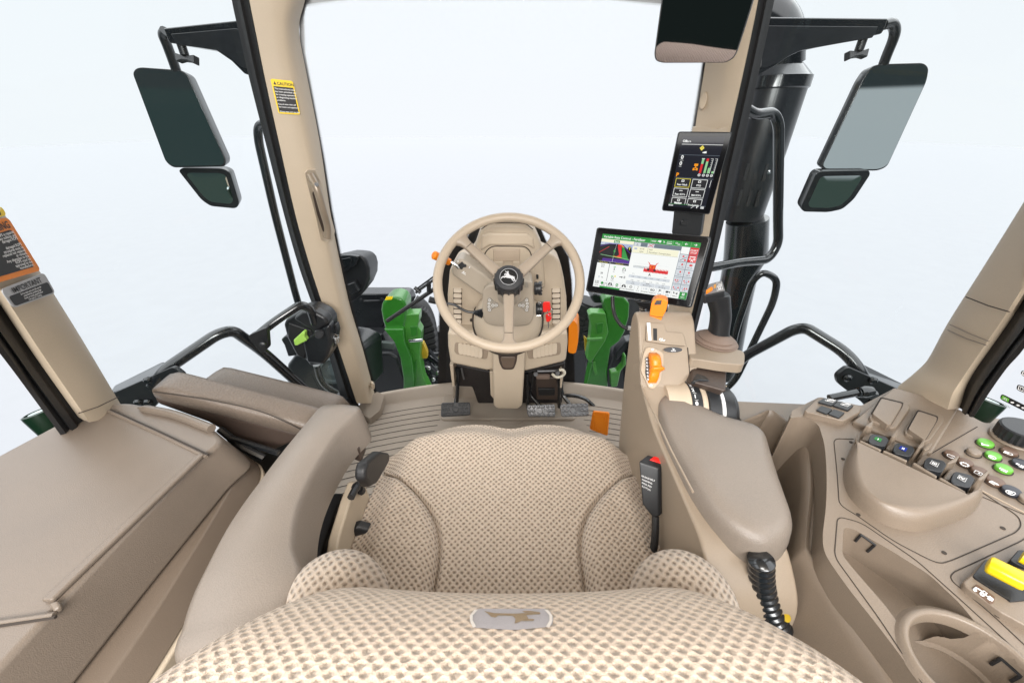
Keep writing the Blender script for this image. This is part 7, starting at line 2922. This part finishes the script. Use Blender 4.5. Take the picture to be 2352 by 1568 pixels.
# four paddle switches between fins
for k, (cx0, cy0, num, mcol) in enumerate(((420, 300, 'I', e_green), (551, 349, 'II', emis('blue badge', (0.02, 0.05, 0.42), 0.9)), (714, 427, 'III', mat('grey badge', (0.12, 0.115, 0.11), 0.5)), (858, 504, 'IV', MATS['grey badge']))):
    sx_, sy_ = 1.0 + 0.06 * k, 1.0 + 0.10 * k
    m2 = lambda pts: [(cx0 + x * sx_, cy0 + y * sy_) for x, y in pts]
    plate_r(m2([(-88, -2), (-58, -42), (60, 0), (32, 46)]), 0.012, 0.016, MATS['brown tray'] if False else taupe, 'switch_niche', 0.002, 0.003)
    sw = plate_r(m2([(-52, 8), (-44, -20), (-28, -30), (42, -14), (56, 4), (36, 34), (24, 36), (-44, 20)]), 0.026, 0.016, black, 'paddle_switch', 0.003, 0.003, seg=3)
    mb = MB()
    b4 = [rp(x, y, 0.0262) for x, y in m2([(-24, -2), (-14, -14), (20, -2), (10, 14)])]
    mb.prism(b4, RN * 0.0004)
    mb.build('badge', mcol, sw)
    qd = Quad(rp(*m2([(-14, -14)])[0], 0.0268), rp(*m2([(20, -2)])[0], 0.0268), rp(*m2([(10, 14)])[0], 0.0268), rp(*m2([(-24, -2)])[0], 0.0268))
    mb = MB()
    mb.text(qd, num, 0.5, 0.76, 0.52, 'C', h=0.0003, bold=0.02)
    if k > 1:
        mb.tube([qd(u, v, 0.0003) for u, v in ((0, 0), (1, 0), (1, 1), (0, 1))], 0.0003, 5, closed=True)
    mb.build('numeral', white, sw)
for pts in ([(318, 288), (362, 254), (378, 258), (366, 300), (345, 300)], [(452, 348), (492, 298), (500, 302), (488, 350), (465, 356)], [(585, 405), (628, 348), (636, 354), (622, 400), (600, 412)], [(612, 412), (662, 370), (674, 376), (655, 410), (625, 425)], [(726, 488), (800, 436), (812, 444), (790, 478), (745, 496)], [(880, 570), (945, 516), (964, 524), (942, 560), (905, 582)]):
    P = [rp(x, y, 0.0) for x, y in pts]
    mb = MB()
    n = len(P)
    mb.prism(P, RN * 0.026, 0.75)
    mb.build('switch_fin', taupe, rc_, bevel=0.0015)
for pts in ([(325, 300), (440, 352), (432, 360), (318, 308)], [(448, 352), (575, 408), (568, 416), (442, 360)], [(606, 415), (730, 490), (722, 500), (598, 424)], [(742, 492), (880, 572), (872, 582), (735, 502)]):
    plate_r(pts, 0.024, 0.024, taupe, 'niche_lip', 0.002)


# round push buttons
def button(x, y, r, m, name, h=0.0065, off=0.0):
    mb = MB()
    mb.lathe([(r, -0.001), (r, h - 0.0016), (r - 0.0008, h - 0.0004), (r - 0.0022, h), (0.0, h)], rp(x, y, off), RN, 24)
    o = mb.build(name, m, rc_, ang=30)
    mb = MB()
    mb.lathe([(r + 0.0016, 0.0002), (r + 0.0016, 0.0008), (r, 0.0010)], rp(x, y, off), RN, 24)
    mb.build('button_seat', groove, o)
    f = basis(RN, (0, 1, 0))
    c = rp(x, y, off + h + 0.0003)
    # the panel's own up direction points forward-right in the photo
    xx = (rp(x + 40, y + 18, off) - rp(x, y, off)).normalized()
    yy = RN.cross(xx).normalized()
    return o, Frame(c, xx, yy, RN)


def sym(o, fr, polys=(), lines=(), m=white, s=1.0, w=0.0005):
    s *= 0.84
    w *= 0.8
    mb = MB()
    for p in polys:
        mb.slab(fr, [(a * s, b * s) for a, b in p], 0.0, 0.0003)
    for p, closed in lines:
        mb.tube([fr(a * s, b * s, 0.0001) for a, b in p], w, 5, closed=closed)
    mb.build('symbol', m, o)


RB = 0.0088
K = RB / 10


def cpts(r, n=16, x=0, y=0, a0=0, a1=360):
    return [(x + r * math.cos(R(a0 + (a1 - a0) * i / n)), y + r * math.sin(R(a0 + (a1 - a0) * i / n))) for i in range(n + (0 if a1 - a0 >= 360 else 1))]


o, f = button(972, 327, RB * 1.06, btn_green, 'green_button')
sym(o, f, [[(-6, 1), (-3, 2), (-2, -1), (5, 5), (6, 3), (-2, -6)]], s=K)
o, f = button(1012, 393, RB, btn_green, 'green_button')
sym(o, f, [], [(cpts(5, 20), True), ([(3, 0), (-3, 0), (-1, 2)], False), ([(-3, 0), (-1, -2)], False)], s=K, w=0.0007)
o, f = button(1066, 460, RB * 1.05, btn_green, 'green_button')
sym(o, f, [[(-5 + 3 * i, 5 - 3 * j), (-3 + 3 * i, 5 - 3 * j), (-3 + 3 * i, 3 - 3 * j), (-5 + 3 * i, 3 - 3 * j)] for i in range(4) for j in range(3) if not (i == 0 and j == 2)], s=K)
o, f = button(797, 388, RB, btn_brown, 'brown_button')
sym(o, f, [], [([(-5, -3), (-6, 2), (-3, 4), (-1, 3), (2, 5), (4, 4), (6, 3), (6, -1), (4, -3), (2, -5), (-2, -5)], True)], s=K, w=0.0006)
o, f = button(912, 376, RB * 0.92, taupe, 'blank_button', h=0.0075)
o, f = button(868, 430, RB, btn_brown, 'brown_button')
sym(o, f, [[(5.2 * math.cos(R(a)) - 1 * math.sin(R(a)), 5.2 * math.sin(R(a)) + 1 * math.cos(R(a))), (7 * math.cos(R(a)) - 0.6 * math.sin(R(a)), 7 * math.sin(R(a)) + 0.6 * math.cos(R(a))), (7 * math.cos(R(a)) + 0.6 * math.sin(R(a)), 7 * math.sin(R(a)) - 0.6 * math.cos(R(a))), (5.2 * math.cos(R(a)) + 1 * math.sin(R(a)), 5.2 * math.sin(R(a)) - 1 * math.cos(R(a)))] for a in range(0, 360, 30)], [(cpts(4.8, 20), True)], s=K, w=0.0006)
o, f = button(940, 475, RB * 1.05, btn_brown, 'brown_button')
sym(o, f, [[(-1, -1), (3, -1), (1, 3)]], [([(-5, -4), (-5, 4), (-2, 5), (2, 5), (5, 4), (5, -4), (2, -5), (-2, -5)], True)], s=K, w=0.0007)
o, f = button(1022, 527, RB * 1.08, btn_brown, 'brown_button')
sym(o, f, [], [([(-6, -3), (-4, 3), (4, 2), (6, 0), (4, -1), (-5, 0)], True), ([(-6, -3), (2, -5)], False)], s=K, w=0.0006)
o, f = button(1097, 372, RB * 1.02, btn_brown, 'brown_button')
sym(o, f, [], [([(0, -4), (0, 4), (4, 3), (6, 0), (4, -3)], True)] + [([(-1, 3 - 2 * i), (-6, 1.6 - 2 * i)], False) for i in range(4)], s=K, w=0.0006)
o, f = button(1155, 435, RB * 1.08, btn_navy, 'dark_button')
sym(o, f, [cpts(2.6, 12, -3, 1)], [([(1 + 2 * i, 4), (2 + 2 * i, 2), (1 + 2 * i, 0), (2 + 2 * i, -2)], False) for i in range(3)] + [([(0, -4), (6, -4)], False)], s=K, w=0.0006)
o, f = button(1105, 577, RB * 1.12, btn_navy, 'dark_button')
sym(o, f, [cpts(1.6, 10, -1.6, 1.2), cpts(1.6, 10, 1.4, 1.4), cpts(1.6, 10, -0.2, -1.8)], [(cpts(5.2, 20, 0, 0, 60, 370), False), ([(2, 6), (5, 6), (6, 3)], False)], s=K, w=0.0007)
o, f = button(1190, 345, RB * 1.05, btn_navy, 'dark_button')
o, f = button(1192, 622, RB * 1.02, taupe, 'blank_button', h=0.0075)
o, f = button(1260, 500, RB, btn_brown, 'brown_button')
# ribbed knob
mb = MB()
kc = rp(1135, 300, 0.0)
mb.lathe([(0.029, 0), (0.030, 0.003), (0.029, 0.005)], kc, RN, 40)
mb.build('knob_collar', taupe, rc_)
n_ = 48
prof = [(0.0265, 0.004), (0.0265, 0.022), (0.0255, 0.025), (0.023, 0.0265), (0.0, 0.0265)]
x, y, n = basis(RN)
mb = MB()
mb.loft([[kc + RN * h + (x * math.cos(2 * PI * k / n_) + y * math.sin(2 * PI * k / n_)) * max(1e-5, (r * (1.0 if (k % 2 or h > 0.022) else 0.95))) for k in range(n_)] for r, h in prof])
mb.build('rotary_knob', black, rc_, ang=25)

# yellow lock lever in its black well, on a raised pedestal
plate_r([(848, 1046), (905, 1000), (980, 912), (1300, 1010), (1300, 1330), (1090, 1215), (1060, 1200)], 0.010, 0.02, taupe, 'lever_pedestal', 0.007, 0.008, seg=3)
plate_r([(910, 1012), (975, 925), (990, 922), (1300, 1045), (1300, 1120), (1150, 1140), (1108, 1142), (1095, 1130)], 0.0125, 0.015, black, 'lever_well', 0.003, 0.004)
plate_r([(1040, 960), (1060, 942), (1085, 946), (1300, 1050), (1300, 1090)], 0.020, 0.012, mat('charcoal rubber', (0.03, 0.03, 0.033), 0.55, grain=300, bump=0.2, var=0.1), 'lever_stop', 0.004)
mb = MB()
A, B_ = rp(985, 945, 0.030), rp(1195, 1050, 0.030)
d = (B_ - A)
sd = RN.cross(d).normalized()
rings = []
for t, k in ((0, 0.55), (0.03, 0.9), (0.1, 1.0), (0.9, 1.0), (0.97, 0.9), (1.0, 0.5)):
    c = A + d * t
    rings.append([c + sd * (0.0105 * k * math.copysign(abs(math.cos(a)) ** 0.7, math.cos(a))) + RN * (0.0085 * k * math.copysign(abs(math.sin(a)) ** 0.7, math.sin(a))) for a in [2 * PI * i / 16 for i in range(16)]])
mb.loft(rings)
yl_ = mb.build('yellow_lever', yellow, rc_, ang=50)
plate_r([(1104, 928), (1150, 872), (1300, 900), (1300, 1000), (1180, 965)], 0.014, 0.02, black, 'lever_well', 0.003, 0.003)
mb = MB()
A, B_ = rp(1168, 905, 0.026), rp(1330, 985, 0.026)
mb.tube([A, B_], 0.009, 12)
mb.build('yellow_lever', yellow, rc_)
ip = plate_r([(903, 1074), (932, 1050), (1030, 1118), (1024, 1150), (1008, 1158)], 0.0106, 0.004, btn_brown, 'symbol_plate', 0.0008, 0.002)
qd = Quad(rp(920, 1052, 0.0108), rp(1034, 1122, 0.0108), rp(1010, 1158, 0.0108), rp(896, 1082, 0.0108))
mb = MB()
mb.tube([qd(u, v, 0.0004) for u, v in ((0.12, 0.60), (0.12, 0.35), (0.30, 0.30), (0.40, 0.35), (0.48, 0.15), (0.60, 0.18), (0.58, 0.5), (0.72, 0.5), (0.76, 0.35), (0.92, 0.4), (0.92, 0.7))], 0.0007, 5)
for u, v, r0 in ((0.16, 0.68, 0.05), (0.48, 0.62, 0.075), (0.80, 0.62, 0.045)):
    mb.tube([qd(u + r0 * math.cos(a), v + 2.2 * r0 * math.sin(a), 0.0004) for a in [2 * PI * i / 14 for i in range(14)]], 0.0008, 5, closed=True)
mb.build('tractor_symbol', white, ip)

# decals on the right rear quarter glass
GA, GB = V((0.905, 0.54, 0.9)), V((1.0, 0.1, 0.9))
gn = (GB - GA).cross(V((0, 0, 1))).normalized()


def gq(pts, off=0.004):
    t = [UP(1832.5 + x * 0.3558, 446 + y * 0.3558, GA - gn * 0.0, gn) for x, y in pts]
    return Quad(*t)


dc = thing('window_decal', 'black and green symbol decals with white icons on the right rear glass', 'decal', gq([(1315, 1310), (1560, 1400), (1550, 1440), (1305, 1350)])(0.5, 1))
mbw, mbk_, mbg = MB(), MB(), MB()
for pts, gsym in (([(1326, 1284), (1560, 1400), (1548, 1436), (1314, 1318)], True), ([(1430, 1222), (1600, 1290), (1590, 1330), (1420, 1258)], False), ([(1460, 1130), (1600, 1195), (1590, 1230), (1446, 1160)], False)):
    q = gq(pts)
    o = fillet([q(0, 0, 0.004), q(1, 0, 0.004), q(1, 1, 0.004), q(0, 1, 0.004)], 0.004, 3, closed=True)
    mbk_.prism(o, q.n * 0.0004)
    if gsym:
        mbg.prism([q(0.04, 0.18, 0.0046), q(0.24, 0.18, 0.0046), q(0.24, 0.82, 0.0046), q(0.04, 0.82, 0.0046)], q.n * 0.0004)
        mbw.text(q, 'XI', 0.14, 0.72, 0.42, 'C', h=0.0056)
        for u in (0.34, 0.50, 0.64):
            mbw.shape(q, [(u - 0.05, 0.62), (u - 0.01, 0.40), (u + 0.05, 0.35), (u + 0.05, 0.55), (u, 0.70)], 0.0050)
        mbw.tube([q(u, v, 0.005) for u, v in ((0.78, 0.2), (0.96, 0.2), (0.96, 0.8), (0.78, 0.8))], 0.0006, 5, closed=True)
    else:
        mbw.tube([q(u, v, 0.005) for u, v in ((0.08, 0.2), (0.34, 0.2), (0.34, 0.8), (0.08, 0.8))], 0.0006, 5, closed=True)
        mbw.text(q, '13', 0.21, 0.70, 0.4, 'C', h=0.005)
q = gq([(1312, 1330), (1420, 1380), (1414, 1400), (1306, 1350)])
mbk_.text(q, 'L223251', 0.05, 0.8, 0.5, 'L', h=0.004)
mbk_.build('dark_ground', blk_p, dc)
mbg.build('green_field', btn_green, dc)
mbw.build('icons', white, dc)
